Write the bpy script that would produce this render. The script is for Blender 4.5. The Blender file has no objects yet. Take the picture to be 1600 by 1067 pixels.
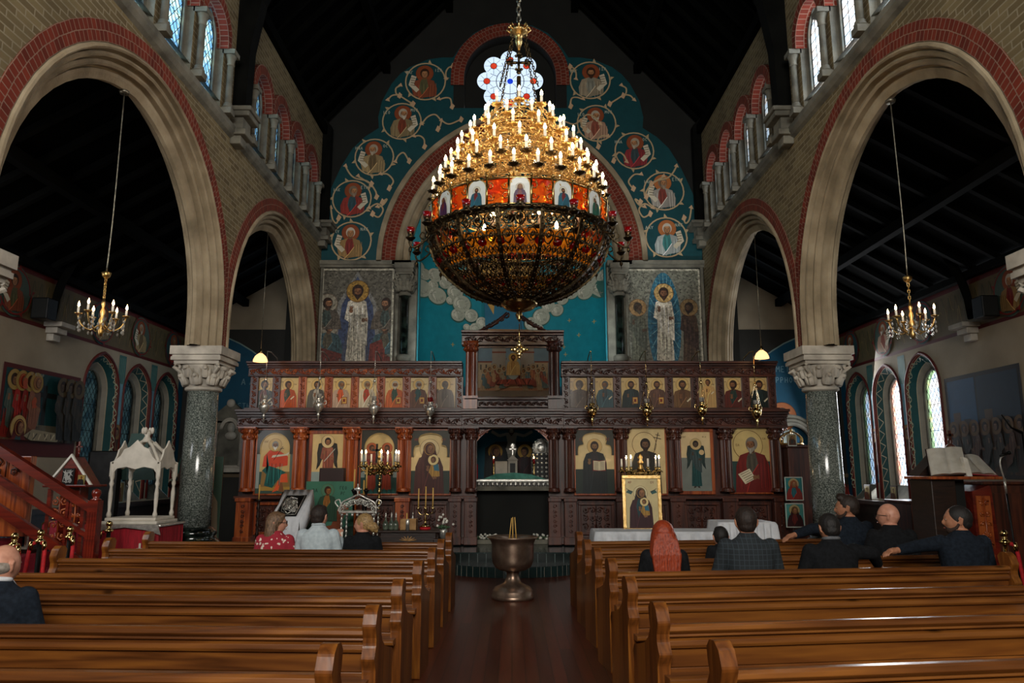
import bpy, bmesh, math, random
from mathutils import Vector, Matrix
from mathutils.geometry import tessellate_polygon
from math import sin, cos, pi, sqrt, atan2, radians
random.seed(7)
SC = bpy.context.scene
COL = SC.collection
# -- camera
F_PX = 1155.0
TILT = math.atan(205.0 / F_PX)
_c, _s = cos(TILT), sin(TILT)
cd = bpy.data.cameras.new('camera')
cd.sensor_width = 36.0
cd.lens = 36.0 * F_PX / 1600.0
cd.clip_end = 200
cam = bpy.data.objects.new('camera', cd)
COL.objects.link(cam)
cam.location = (0, 0, 1.6)
cam.rotation_euler = (pi / 2 + TILT, 0, 0)
SC.camera = cam
def at(px, py, Y):
 """world point at depth Y on the sight line of a photo pixel"""
 u = (px - 800) / F_PX; v = -(py - 533.5) / F_PX
 t = Y / (_c - v * _s)
 return Vector((u * t, Y, 1.6 + t * (_s + v * _c)))
def onX(px, py, X):
 u = (px - 800) / F_PX; v = -(py - 533.5) / F_PX
 t = X / u
 return Vector((X, t * (_c - v * _s), 1.6 + t * (_s + v * _c)))
# -- view and world
SC.view_settings.view_transform = 'Standard'
SC.view_settings.look = 'None'
SC.view_settings.gamma = 1.0
SC.view_settings.exposure = 0.0
SC.view_settings.use_curve_mapping = False
try:
 SC.cycles.use_denoising = True
 SC.cycles.max_bounces = 6
 SC.cycles.diffuse_bounces = 3
 SC.cycles.glossy_bounces = 3
 SC.cycles.transmission_bounces = 4
 SC.cycles.transparent_max_bounces = 8
 SC.cycles.sample_clamp_indirect = 3.0
 SC.cycles.caustics_reflective = False
 SC.cycles.caustics_refractive = False
except Exception:
 pass
w = bpy.data.worlds.new('sky'); SC.world = w
w.use_nodes = True
bg = w.node_tree.nodes['Background']
bg.inputs[0].default_value = (0.62, 0.78, 0.95, 1)
bg.inputs[1].default_value = 1.1
def area(name, loc, target, sx, sy, power, col, spread=None):
 l = bpy.data.lights.new(name, 'AREA'); l.shape = 'RECTANGLE'
 l.size = sx; l.size_y = sy; l.energy = power; l.color = col
 if spread: l.spread = radians(spread)
 o = bpy.data.objects.new(name, l); COL.objects.link(o)
 o.location = loc
 d = Vector(target) - Vector(loc)
 o.rotation_euler = d.to_track_quat('-Z', 'Y').to_euler()
 return o
def point(name, loc, power, col, r=0.05):
 l = bpy.data.lights.new(name, 'POINT'); l.energy = power; l.color = col; l.shadow_soft_size = r
 o = bpy.data.objects.new(name, l); COL.objects.link(o); o.location = loc
 return o
def spot(name, loc, target, power, col, angle=60, blend=0.6, r=0.06):
 l = bpy.data.lights.new(name, 'SPOT'); l.energy = power; l.color = col
 l.spot_size = radians(angle); l.spot_blend = blend; l.shadow_soft_size = r
 o = bpy.data.objects.new(name, l); COL.objects.link(o); o.location = loc
 d = Vector(target) - Vector(loc)
 o.rotation_euler = d.to_track_quat('-Z', 'Y').to_euler()
 return o
DAY = (0.86, 0.94, 1.0)
WARM = (1.0, 0.72, 0.42)
area('daylight_west', (0, -4.7, 5.4), (0, 8, 1.6), 5.0, 4.6, 1600, (1.0, 0.95, 0.87))
for yc, ln, pw in ((7.97, 4.2, 1.0), (12.97, 4.2, .3), (2.97, 4.2, 1.0)):
 area('daylight_clerestory', (-4.95, yc, 7.5), (4.2, yc, 4.8), ln, 1.4, 220 * pw, (0.75, 0.9, 1.0))
 area('daylight_clerestory', (4.95, yc, 7.5), (-4.2, yc, 4.8), ln, 1.4, 260 * pw, (0.9, 0.95, 1.0))
area('daylight_aisle', (8.25, 14.9, 2.7), (3.0, 11.0, 1.2), 3.9, 2.9, 420, (0.95, 0.97, 1.0))
area('daylight_aisle', (8.25, 9.15, 2.7), (3.0, 9.6, 1.2), 1.5, 2.9, 260, (0.95, 0.97, 1.0))
area('daylight_aisle', (-7.5, 6.5, 3.4), (-6.8, 11.0, 1.4), 2.0, 2.5, 90, (0.95, 0.97, 1.0))
area('daylight_rose', (0, 17.6, 10.6), (0, 12, 8.0), 2.2, 2.2, 60, (0.95, 0.97, 1.0))
spot('lamp_apse', (1.6, 14.2, 4.2), (1.5, 18.0, 4.7), 105, (0.85, 0.97, 1.0), 95, 0.9)
spot('lamp_apse', (-1.6, 14.2, 4.2), (-1.6, 18.0, 4.3), 65, (0.85, 0.97, 1.0), 95, 0.9)
spot('lamp_wall', (2.5, 13.6, 3.9), (3.3, 15.7, 6.4), 150, (0.9, 0.98, 1.0), 42, 0.8)
spot('lamp_wall', (-2.5, 13.6, 3.9), (-3.2, 15.7, 6.5), 10, (0.9, 0.98, 1.0), 60, 0.9)
spot('lamp_screen', (-3.0, 9.0, 5.2), (-3.4, 13.6, 2.2), 210, (1.0, 0.80, 0.58), 40, 0.8)
# -- materials
def lin(c):
 if isinstance(c, str):
  c = [int(c[i:i + 2], 16) / 255 for i in (0, 2, 4)]
 return tuple(x / 12.92 if x <= 0.04045 else ((x + 0.055) / 1.055) ** 2.4 for x in c[:3])
def nmat(name):
 m = bpy.data.materials.new(name); m.use_nodes = True
 nt = m.node_tree
 return m, nt, nt.nodes, nt.links, nt.nodes['Principled BSDF']
def pmat(name, c1, c2=None, scale=8, stretch=(1, 1, 1), rough=0.6, metal=0.0, bump=0.0, bscale=None,
   detail=6, c3=None, spec=0.5, lo=0.35, hi=0.65, coat=0.0, alpha=1.0, rvar=0.0):
 m, nt, N, L, B = nmat(name)
 B.inputs['Roughness'].default_value = rough
 B.inputs['Metallic'].default_value = metal
 B.inputs['Specular IOR Level'].default_value = spec
 B.inputs['Coat Weight'].default_value = coat
 B.inputs['Coat Roughness'].default_value = 0.15
 tc = N.new('ShaderNodeTexCoord'); mp = N.new('ShaderNodeMapping')
 mp.inputs['Scale'].default_value = stretch
 L.new(tc.outputs['Object'], mp.inputs['Vector'])
 nz = N.new('ShaderNodeTexNoise'); nz.inputs['Scale'].default_value = scale
 nz.inputs['Detail'].default_value = detail
 L.new(mp.outputs[0], nz.inputs['Vector'])
 cr = N.new('ShaderNodeValToRGB')
 c2 = c2 or c1
 cr.color_ramp.elements[0].position = lo; cr.color_ramp.elements[1].position = hi
 cr.color_ramp.elements[0].color = (*lin(c1), 1); cr.color_ramp.elements[1].color = (*lin(c2), 1)
 if c3:
  e = cr.color_ramp.elements.new((lo + hi) / 2); e.color = (*lin(c3), 1)
 L.new(nz.outputs[0], cr.inputs[0]); L.new(cr.outputs[0], B.inputs['Base Color'])
 if rvar:
  mr = N.new('ShaderNodeMapRange'); mr.inputs['To Min'].default_value = max(0.02, rough - rvar)
  mr.inputs['To Max'].default_value = rough + rvar
  L.new(nz.outputs[0], mr.inputs[0]); L.new(mr.outputs[0], B.inputs['Roughness'])
 if bump:
  n2 = N.new('ShaderNodeTexNoise'); n2.inputs['Scale'].default_value = bscale or scale * 2
  n2.inputs['Detail'].default_value = 4
  L.new(mp.outputs[0], n2.inputs['Vector'])
  bp = N.new('ShaderNodeBump'); bp.inputs['Strength'].default_value = bump
  bp.inputs['Distance'].default_value = 0.02
  L.new(n2.outputs[0], bp.inputs['Height']); L.new(bp.outputs[0], B.inputs['Normal'])
 return m
def brickmat(name, c1, c2, mortar, plane='YZ', bw=0.22, rh=0.075, msize=0.008, uv=False, offset=0.5, rough=0.85):
 m, nt, N, L, B = nmat(name)
 B.inputs['Roughness'].default_value = rough
 B.inputs['Specular IOR Level'].default_value = 0.25
 tc = N.new('ShaderNodeTexCoord')
 bt = N.new('ShaderNodeTexBrick')
 bt.offset = offset
 bt.inputs['Scale'].default_value = 1.0
 bt.inputs['Brick Width'].default_value = bw; bt.inputs['Row Height'].default_value = rh
 bt.inputs['Mortar Size'].default_value = msize; bt.inputs['Mortar Smooth'].default_value = 0.2
 bt.inputs['Bias'].default_value = 0.0
 bt.inputs['Color1'].default_value = (*lin(c1), 1); bt.inputs['Color2'].default_value = (*lin(c2), 1)
 bt.inputs['Mortar'].default_value = (*lin(mortar), 1)
 if uv:
  L.new(tc.outputs['UV'], bt.inputs['Vector'])
 else:
  sx = N.new('ShaderNodeSeparateXYZ'); cx = N.new('ShaderNodeCombineXYZ')
  L.new(tc.outputs['Object'], sx.inputs[0])
  a, b = {'YZ': ('Y', 'Z'), 'XZ': ('X', 'Z'), 'XY': ('X', 'Y'), 'YX': ('Y', 'X')}[plane]
  L.new(sx.outputs[a], cx.inputs[0]); L.new(sx.outputs[b], cx.inputs[1])
  L.new(cx.outputs[0], bt.inputs['Vector'])
 nz = N.new('ShaderNodeTexNoise'); nz.inputs['Scale'].default_value = 2.2; nz.inputs['Detail'].default_value = 8
 L.new(tc.outputs['Object'], nz.inputs['Vector'])
 mr = N.new('ShaderNodeMapRange'); mr.inputs['To Min'].default_value = 0.55; mr.inputs['To Max'].default_value = 1.35
 L.new(nz.outputs[0], mr.inputs[0])
 mx = N.new('ShaderNodeMix'); mx.data_type = 'RGBA'; mx.blend_type = 'MULTIPLY'; mx.inputs[0].default_value = 1.0
 L.new(bt.outputs['Color'], mx.inputs[6]); L.new(mr.outputs[0], mx.inputs[7])
 L.new(mx.outputs[2], B.inputs['Base Color'])
 bp = N.new('ShaderNodeBump'); bp.inputs['Strength'].default_value = 0.5; bp.inputs['Distance'].default_value = 0.01
 bp.invert = True
 L.new(bt.outputs['Fac'], bp.inputs['Height']); L.new(bp.outputs[0], B.inputs['Normal'])
 return m
def emat(name, col, strength):
 m, nt, N, L, B = nmat(name)
 B.inputs['Base Color'].default_value = (*lin(col), 1)
 B.inputs['Emission Color'].default_value = (*lin(col), 1)
 B.inputs['Emission Strength'].default_value = strength
 B.inputs['Roughness'].default_value = 0.3
 return m
def glassmat(name, c1, c2, opacity=0.25, scale=5, rough=0.1, c3=None, cells=False):
 """thin coloured window glass: tinted see-through with a little gloss"""
 m, nt, N, L, B = nmat(name)
 N.remove(B)
 out = N['Material Output']
 tr = N.new('ShaderNodeBsdfTransparent'); tl = N.new('ShaderNodeBsdfTranslucent'); gl = N.new('ShaderNodeBsdfGlossy')
 gl.inputs['Roughness'].default_value = rough; gl.inputs['Color'].default_value = (0.4, 0.4, 0.4, 1)
 tc = N.new('ShaderNodeTexCoord')
 if cells:
  nz = N.new('ShaderNodeTexVoronoi'); nz.inputs['Scale'].default_value = scale
  L.new(tc.outputs['Object'], nz.inputs['Vector']); src = nz.outputs['Color']
  sp = N.new('ShaderNodeSeparateXYZ'); L.new(src, sp.inputs[0]); src = sp.outputs[0]
 else:
  nz = N.new('ShaderNodeTexNoise'); nz.inputs['Scale'].default_value = scale
  L.new(tc.outputs['Object'], nz.inputs['Vector']); src = nz.outputs[0]
 cr = N.new('ShaderNodeValToRGB')
 cr.color_ramp.elements[0].position = 0.3; cr.color_ramp.elements[1].position = 0.7
 cr.color_ramp.elements[0].color = (*lin(c1), 1); cr.color_ramp.elements[1].color = (*lin(c2), 1)
 if c3:
  e = cr.color_ramp.elements.new(0.5); e.color = (*lin(c3), 1)
 L.new(src, cr.inputs[0])
 L.new(cr.outputs[0], tr.inputs[0]); L.new(cr.outputs[0], tl.inputs[0])
 m1 = N.new('ShaderNodeMixShader'); m1.inputs[0].default_value = opacity
 L.new(tr.outputs[0], m1.inputs[1]); L.new(tl.outputs[0], m1.inputs[2])
 m2 = N.new('ShaderNodeMixShader'); m2.inputs[0].default_value = 0.06
 L.new(m1.outputs[0], m2.inputs[1]); L.new(gl.outputs[0], m2.inputs[2])
 L.new(m2.outputs[0], out.inputs['Surface'])
 return m
def realglass(name, col, rough=0.02, mixt=0.5):
 m, nt, N, L, B = nmat(name)
 B.inputs['Base Color'].default_value = (*lin(col), 1)
 B.inputs['Roughness'].default_value = rough
 B.inputs['Transmission Weight'].default_value = mixt
 return m
def paintmat(name='painted_surface', rough=0.55, bump=0.25, gloss_coat=0.0, speck=0.0, spscale=60):
 """paint whose colours are a mesh attribute; alpha marks gilding"""
 m, nt, N, L, B = nmat(name)
 at_ = N.new('ShaderNodeAttribute'); at_.attribute_name = 'Col'
 tc = N.new('ShaderNodeTexCoord')
 nz = N.new('ShaderNodeTexNoise'); nz.inputs['Scale'].default_value = 6; nz.inputs['Detail'].default_value = 8
 L.new(tc.outputs['Object'], nz.inputs['Vector'])
 mr = N.new('ShaderNodeMapRange'); mr.inputs['To Min'].default_value = 0.72; mr.inputs['To Max'].default_value = 1.2
 L.new(nz.outputs[0], mr.inputs[0])
 mx = N.new('ShaderNodeMix'); mx.data_type = 'RGBA'; mx.blend_type = 'MULTIPLY'; mx.inputs[0].default_value = 1.0
 L.new(at_.outputs['Color'], mx.inputs[6]); L.new(mr.outputs[0], mx.inputs[7])
 fin = mx.outputs[2]
 if speck:
  vo = N.new('ShaderNodeTexVoronoi'); vo.inputs['Scale'].default_value = spscale
  L.new(tc.outputs['Object'], vo.inputs['Vector'])
  sp = N.new('ShaderNodeSeparateXYZ'); L.new(vo.outputs['Color'], sp.inputs[0])
  m3 = N.new('ShaderNodeMapRange'); m3.inputs['To Min'].default_value = 1 - speck; m3.inputs['To Max'].default_value = 1 + speck
  L.new(sp.outputs[0], m3.inputs[0])
  mx2 = N.new('ShaderNodeMix'); mx2.data_type = 'RGBA'; mx2.blend_type = 'MULTIPLY'; mx2.inputs[0].default_value = 1.0
  L.new(fin, mx2.inputs[6]); L.new(m3.outputs[0], mx2.inputs[7]); fin = mx2.outputs[2]
 L.new(fin, B.inputs['Base Color'])
 B.inputs['Roughness'].default_value = rough
 B.inputs['Coat Weight'].default_value = gloss_coat
 B.inputs['Specular IOR Level'].default_value = 0.25
 B.inputs['Coat Roughness'].default_value = 0.1
 mm = N.new('ShaderNodeMath'); mm.operation = 'MULTIPLY'; mm.inputs[1].default_value = 0.15
 L.new(at_.outputs['Alpha'], mm.inputs[0])
 L.new(mm.outputs[0], B.inputs['Metallic'])
 if bump:
  bp = N.new('ShaderNodeBump'); bp.inputs['Strength'].default_value = bump; bp.inputs['Distance'].default_value = 0.004
  L.new(nz.outputs[0], bp.inputs['Height']); L.new(bp.outputs[0], B.inputs['Normal'])
 return m
def woodmat(name, c1, c2, c3, axis='X', rough=0.3, coat=0.3, knots=True, scale=3.0):
 m, nt, N, L, B = nmat(name)
 B.inputs['Roughness'].default_value = rough
 B.inputs['Coat Weight'].default_value = coat; B.inputs['Coat Roughness'].default_value = 0.18
 tc = N.new('ShaderNodeTexCoord'); mp = N.new('ShaderNodeMapping')
 st = {'X': (0.12, 1.6, 1.6), 'Y': (1.6, 0.12, 1.6), 'Z': (1.6, 1.6, 0.12)}[axis]
 mp.inputs['Scale'].default_value = tuple(v * scale for v in st)
 L.new(tc.outputs['Object'], mp.inputs['Vector'])
 n1 = N.new('ShaderNodeTexNoise'); n1.inputs['Scale'].default_value = 2.0; n1.inputs['Detail'].default_value = 3
 n1.inputs['Distortion'].default_value = 0.6
 L.new(mp.outputs[0], n1.inputs['Vector'])
 ms = N.new('ShaderNodeMath'); ms.operation = 'MULTIPLY'; ms.inputs[1].default_value = 9
 L.new(n1.outputs[0], ms.inputs[0])
 fr = N.new('ShaderNodeMath'); fr.operation = 'PINGPONG'; fr.inputs[1].default_value = 1.0
 L.new(ms.outputs[0], fr.inputs[0])
 n2 = N.new('ShaderNodeTexNoise'); n2.inputs['Scale'].default_value = 14; n2.inputs['Detail'].default_value = 5
 L.new(mp.outputs[0], n2.inputs['Vector'])
 ad = N.new('ShaderNodeMath'); ad.operation = 'MULTIPLY_ADD'; ad.inputs[1].default_value = 0.45
 L.new(fr.outputs[0], ad.inputs[0])
 m4 = N.new('ShaderNodeMath'); m4.operation = 'MULTIPLY'; m4.inputs[1].default_value = 0.6
 L.new(n2.outputs[0], m4.inputs[0]); L.new(m4.outputs[0], ad.inputs[2])
 cr = N.new('ShaderNodeValToRGB')
 cr.color_ramp.elements[0].position = 0.2; cr.color_ramp.elements[1].position = 0.8
 cr.color_ramp.elements[0].color = (*lin(c1), 1); cr.color_ramp.elements[1].color = (*lin(c3), 1)
 e = cr.color_ramp.elements.new(0.5); e.color = (*lin(c2), 1)
 L.new(ad.outputs[0], cr.inputs[0])
 fin = cr.outputs[0]
 if knots:
  vo = N.new('ShaderNodeTexVoronoi'); vo.inputs['Scale'].default_value = 1.0
  mp2 = N.new('ShaderNodeMapping')
  mp2.inputs['Scale'].default_value = {'X': (1.5, 4, 4), 'Y': (4, 1.5, 4), 'Z': (4, 4, 1.5)}[axis]
  L.new(tc.outputs['Object'], mp2.inputs['Vector']); L.new(mp2.outputs[0], vo.inputs['Vector'])
  k = N.new('ShaderNodeMapRange'); k.inputs['From Min'].default_value = 0.03; k.inputs['From Max'].default_value = 0.10
  k.inputs['To Min'].default_value = 0.25; k.inputs['To Max'].default_value = 1.0
  L.new(vo.outputs['Distance'], k.inputs[0])
  n3 = N.new('ShaderNodeTexNoise'); n3.inputs['Scale'].default_value = 0.9; n3.inputs['Detail'].default_value = 6
  L.new(mp.outputs[0], n3.inputs['Vector'])
  k2 = N.new('ShaderNodeMapRange'); k2.inputs['To Min'].default_value = 0.35; k2.inputs['To Max'].default_value = 1.5
  L.new(n3.outputs[0], k2.inputs[0])
  mu = N.new('ShaderNodeMath'); mu.operation = 'MULTIPLY'
  L.new(k.outputs[0], mu.inputs[0]); L.new(k2.outputs[0], mu.inputs[1])
  mx = N.new('ShaderNodeMix'); mx.data_type = 'RGBA'; mx.blend_type = 'MULTIPLY'; mx.inputs[0].default_value = 1.0
  L.new(fin, mx.inputs[6]); L.new(mu.outputs[0], mx.inputs[7]); fin = mx.outputs[2]
 L.new(fin, B.inputs['Base Color'])
 bp = N.new('ShaderNodeBump'); bp.inputs['Strength'].default_value = 0.15; bp.inputs['Distance'].default_value = 0.004
 L.new(ad.outputs[0], bp.inputs['Height']); L.new(bp.outputs[0], B.inputs['Normal'])
 return m
M = {}
M['pew'] = woodmat('pew_pine', '4c290f', '6b3d19', '875220', 'X', 0.3, 0.22, True, 1.6)
M['pew_end'] = woodmat('pew_end_pine', '4e2a0f', '724018', '8f5820', 'Z', 0.28, 0.3, True, 1.8)
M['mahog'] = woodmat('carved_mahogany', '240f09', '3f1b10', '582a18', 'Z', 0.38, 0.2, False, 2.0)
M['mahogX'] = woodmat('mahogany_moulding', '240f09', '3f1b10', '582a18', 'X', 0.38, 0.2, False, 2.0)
M['mahogL'] = woodmat('polished_lit_mahogany', '5e230d', '8f401a', 'b05c28', 'Z', 0.33, 0.3, False, 2.0)  # brighter mahogany; on the screen's left its tone includes painted-in lamplight
M['redwood'] = woodmat('red_stained_wood', '430e07', '62180c', '762210', 'X', 0.28, 0.4, False, 2.0)
M['darkwood'] = pmat('dark_wood', '170d09', '2a1810', 5, (1, 1, 6), 0.4, bump=0.1)
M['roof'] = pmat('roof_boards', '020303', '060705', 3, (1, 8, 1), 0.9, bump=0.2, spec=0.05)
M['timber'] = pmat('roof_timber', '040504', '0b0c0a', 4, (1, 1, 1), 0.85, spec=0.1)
M['stone'] = pmat('arch_stone', '73664f', 'aa9b80', 2.2, (1, 1, 1), 0.8, bump=0.25, bscale=30, c3='918268', detail=10, lo=0.3, hi=0.7)
M['stoneD'] = pmat('grey_stone', '4e4c43', '7a776a', 3, (1, 1, 1), 0.8, bump=0.25, bscale=30)
M['capital'] = pmat('white_capital_stone', '9b9488', 'c2bbad', 4, (1, 1, 1), 0.6, bump=0.15, bscale=25)
M['granite'] = pmat('polished_granite', '343a37', '959a93', 60, (1, 1, 1), 0.16, bump=0, detail=3, c3='676e68', lo=0.36, hi=0.7, coat=0.4)
M['blackmarble'] = pmat('black_marble', '070b09', '27352e', 9, (1, 1, 1), 0.12, detail=10, lo=0.45, hi=0.75, coat=0.4)
M['brickY'] = brickmat('stock_brick', '7a6c4e', '5f5239', '8a8069')
M['brickX'] = brickmat('stock_brick_east', '7a6c4e', '5f5239', '8a8069', 'XZ')
M['brickR'] = brickmat('red_voussoirs', '7a3020', '5f2418', '86695a', uv=True, bw=0.075, rh=0.115, msize=0.006)
M['brickRw'] = brickmat('red_brick_wall', '8a3a26', '6f2b1d', '96796a', 'XZ', bw=0.2, rh=0.07)
M['plaster'] = pmat('aisle_plaster', '8c7f6a', 'ab9d86', 1.3, (1, 1, 1), 0.85, bump=0.15, bscale=12, detail=10, lo=0.25, hi=0.75)
M['frieze'] = pmat('painted_frieze', '6e5a3e', '8e7752', 4, (1, 1, 1), 0.8, bump=0.2, detail=10)
M['redpaint'] = pmat('red_oxide_paint', '4c120d', '611a12', 4, rough=0.6)
M['black'] = pmat('dark_plaster', '0c0e0c', '141613', 2, rough=0.9)
M['floor'] = None
M['slate'] = brickmat('slate_tiles', '1c2a2a', '22302f', '4c5a58', 'XY', bw=0.45, rh=0.45, msize=0.006, offset=0.0, rough=0.18)
M['slateR'] = brickmat('slate_risers', '18201f', '1c2625', '5a6664', 'XZ', bw=0.14, rh=0.5, msize=0.006, offset=0.0, rough=0.18)
M['gold'] = pmat('gilt_metal', 'bd9450', 'e0c084', 20, rough=0.3, metal=1.0, bump=0.2, bscale=70)
M['bronze'] = pmat('dark_bronze', '332b1e', '5a4d36', 16, rough=0.34, metal=1.0, bump=0.3, bscale=60)
M['brass'] = pmat('aged_brass', '8a7448', 'b79e68', 14, rough=0.24, metal=1.0)
M['brassL'] = pmat('polished_brass', 'c9a86a', 'e6cf96', 10, rough=0.16, metal=1.0)
M['silver'] = pmat('silver', 'b5b4ac', 'e2e0d8', 18, rough=0.3, metal=0.8, bump=0.15, bscale=60)
M['iron'] = pmat('black_iron', '0c0c0c', '1a1a1a', 10, rough=0.45, metal=0.6)
M['pewter'] = pmat('font_metal', '7a6455', '9c8674', 9, rough=0.34, metal=0.85, detail=8)
M['chain'] = pmat('chain_metal', '6a665c', '96917f', 20, rough=0.4, metal=0.9)
M['cream'] = pmat('candle_wax', 'efe9da', 'fbf6ea', 10, rough=0.5)
M['beeswax'] = pmat('beeswax', 'c79a4a', 'dcb364', 10, rough=0.45)
M['white'] = pmat('white_paint', 'b9b2a4', 'cfc8ba', 7, rough=0.5)
M['cloth'] = pmat('white_linen', 'c6cad0', 'dfe2e6', 6, rough=0.9, bump=0.3, bscale=12)
M['redcloth'] = pmat('red_velvet', '7c0716', 'a10b20', 5, (8, 8, 1), rough=0.85, bump=0.3, bscale=9)
M['redrope'] = pmat('red_rope_velvet', 'a3101a', 'c5161f', 30, rough=0.7, bump=0.3, bscale=80)
M['redcarpet'] = pmat('red_carpet', '7a1226', '96182e', 60, rough=0.95, bump=0.4, bscale=150)
M['pinkseat'] = pmat('red_upholstery', 'a02a38', 'b93848', 30, rough=0.9)
M['paper'] = pmat('paper', 'd9d4c6', 'eeeadf', 10, rough=0.8)
M['green'] = pmat('leaf_green', '27402a', '4b6a47', 20, rough=0.6)
M['petal'] = pmat('white_petals', 'c9c9bf', 'e4e2d6', 20, rough=0.7)
M['card'] = pmat('brown_cardboard', '9a7448', 'b08a5c', 12, rough=0.9)
M['skin'] = pmat('skin', 'b98068', 'cc957c', 25, rough=0.5, bump=0.05)
M['skin2'] = pmat('tanned_skin', 'a06c50', 'b37d60', 25, rough=0.5, bump=0.05)
M['lead'] = pmat('window_lead', '0d0e0e', '191a1a', 8, rough=0.5, metal=0.3)
M['glassB'] = glassmat('pale_blue_glass', '6f9dc0', 'b9cfc0', 0.35, 14, c3='8fb8d6', cells=True)
M['glassW'] = glassmat('pale_clear_glass', 'cfe0f0', 'efe0d6', 0.3, 9, c3='e8eef2', cells=True)
M['glassD'] = glassmat('unlit_window_glass', '1d2a2c', '33403c', 0.4, 6, cells=True)  # dark tint paints in the missing daylight behind the left aisle panes
M['glassG'] = glassmat('green_border_glass', '86a06a', 'c7cf9a', 0.3, 7)
M['glassR'] = glassmat('rose_border_glass', 'd08a72', 'e8b59a', 0.3, 7)
M['roseW'] = glassmat('rose_clear', 'eef4ff', 'ffffff', 0.2, 3)
M['roseR'] = glassmat('rose_red', 'd8301c', 'f04a28', 0.2, 3)
M['roseB'] = glassmat('rose_blue', '1c38b0', '2a4cd0', 0.2, 3)
M['redglass'] = realglass('ruby_glass', 'b01018', 0.05, 0.6)
M['crystal'] = realglass('crystal', 'f4f0e6', 0.03, 0.7)
M['bulb'] = emat('candle_bulb', 'ffd49a', 60)
M['bulbdim'] = emat('aisle_bulb', 'ffd092', 26)
M['shade'] = emat('opal_shade', 'ffc88a', 1.6)
M['flame'] = emat('flame', 'ffcf80', 30)
M['paint'] = paintmat()
M['icon'] = paintmat('icon_tempera', 0.38, 0.12, 0.25)
M['mosaic'] = paintmat('mosaic', 0.45, 0.3, 0.0, 0.45, 26)
_f, nt, N, L, B = nmat('floor_boards')
B.inputs['Roughness'].default_value = 0.3
tc = N.new('ShaderNodeTexCoord'); sx = N.new('ShaderNodeSeparateXYZ'); cx = N.new('ShaderNodeCombineXYZ')
L.new(tc.outputs['Object'], sx.inputs[0]); L.new(sx.outputs['Y'], cx.inputs[0]); L.new(sx.outputs['X'], cx.inputs[1])
bt = N.new('ShaderNodeTexBrick'); bt.inputs['Scale'].default_value = 1; bt.inputs['Brick Width'].default_value = 2.4
bt.inputs['Row Height'].default_value = 0.11; bt.inputs['Mortar Size'].default_value = 0.0035
bt.inputs['Color1'].default_value = (*lin('5a2614'), 1); bt.inputs['Color2'].default_value = (*lin('3f1a0e'), 1)
bt.inputs['Mortar'].default_value = (*lin('140806'), 1)
L.new(cx.outputs[0], bt.inputs['Vector'])
mp = N.new('ShaderNodeMapping'); mp.inputs['Scale'].default_value = (14, 1.2, 1)
L.new(tc.outputs['Object'], mp.inputs['Vector'])
nz = N.new('ShaderNodeTexNoise'); nz.inputs['Scale'].default_value = 2.5; nz.inputs['Detail'].default_value = 7
L.new(mp.outputs[0], nz.inputs['Vector'])
mr = N.new('ShaderNodeMapRange'); mr.inputs['To Min'].default_value = 0.5; mr.inputs['To Max'].default_value = 1.4
L.new(nz.outputs[0], mr.inputs[0])
mx = N.new('ShaderNodeMix'); mx.data_type = 'RGBA'; mx.blend_type = 'MULTIPLY'; mx.inputs[0].default_value = 1.0
L.new(bt.outputs['Color'], mx.inputs[6]); L.new(mr.outputs[0], mx.inputs[7]); L.new(mx.outputs[2], B.inputs['Base Color'])
M['floor'] = _f
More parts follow.
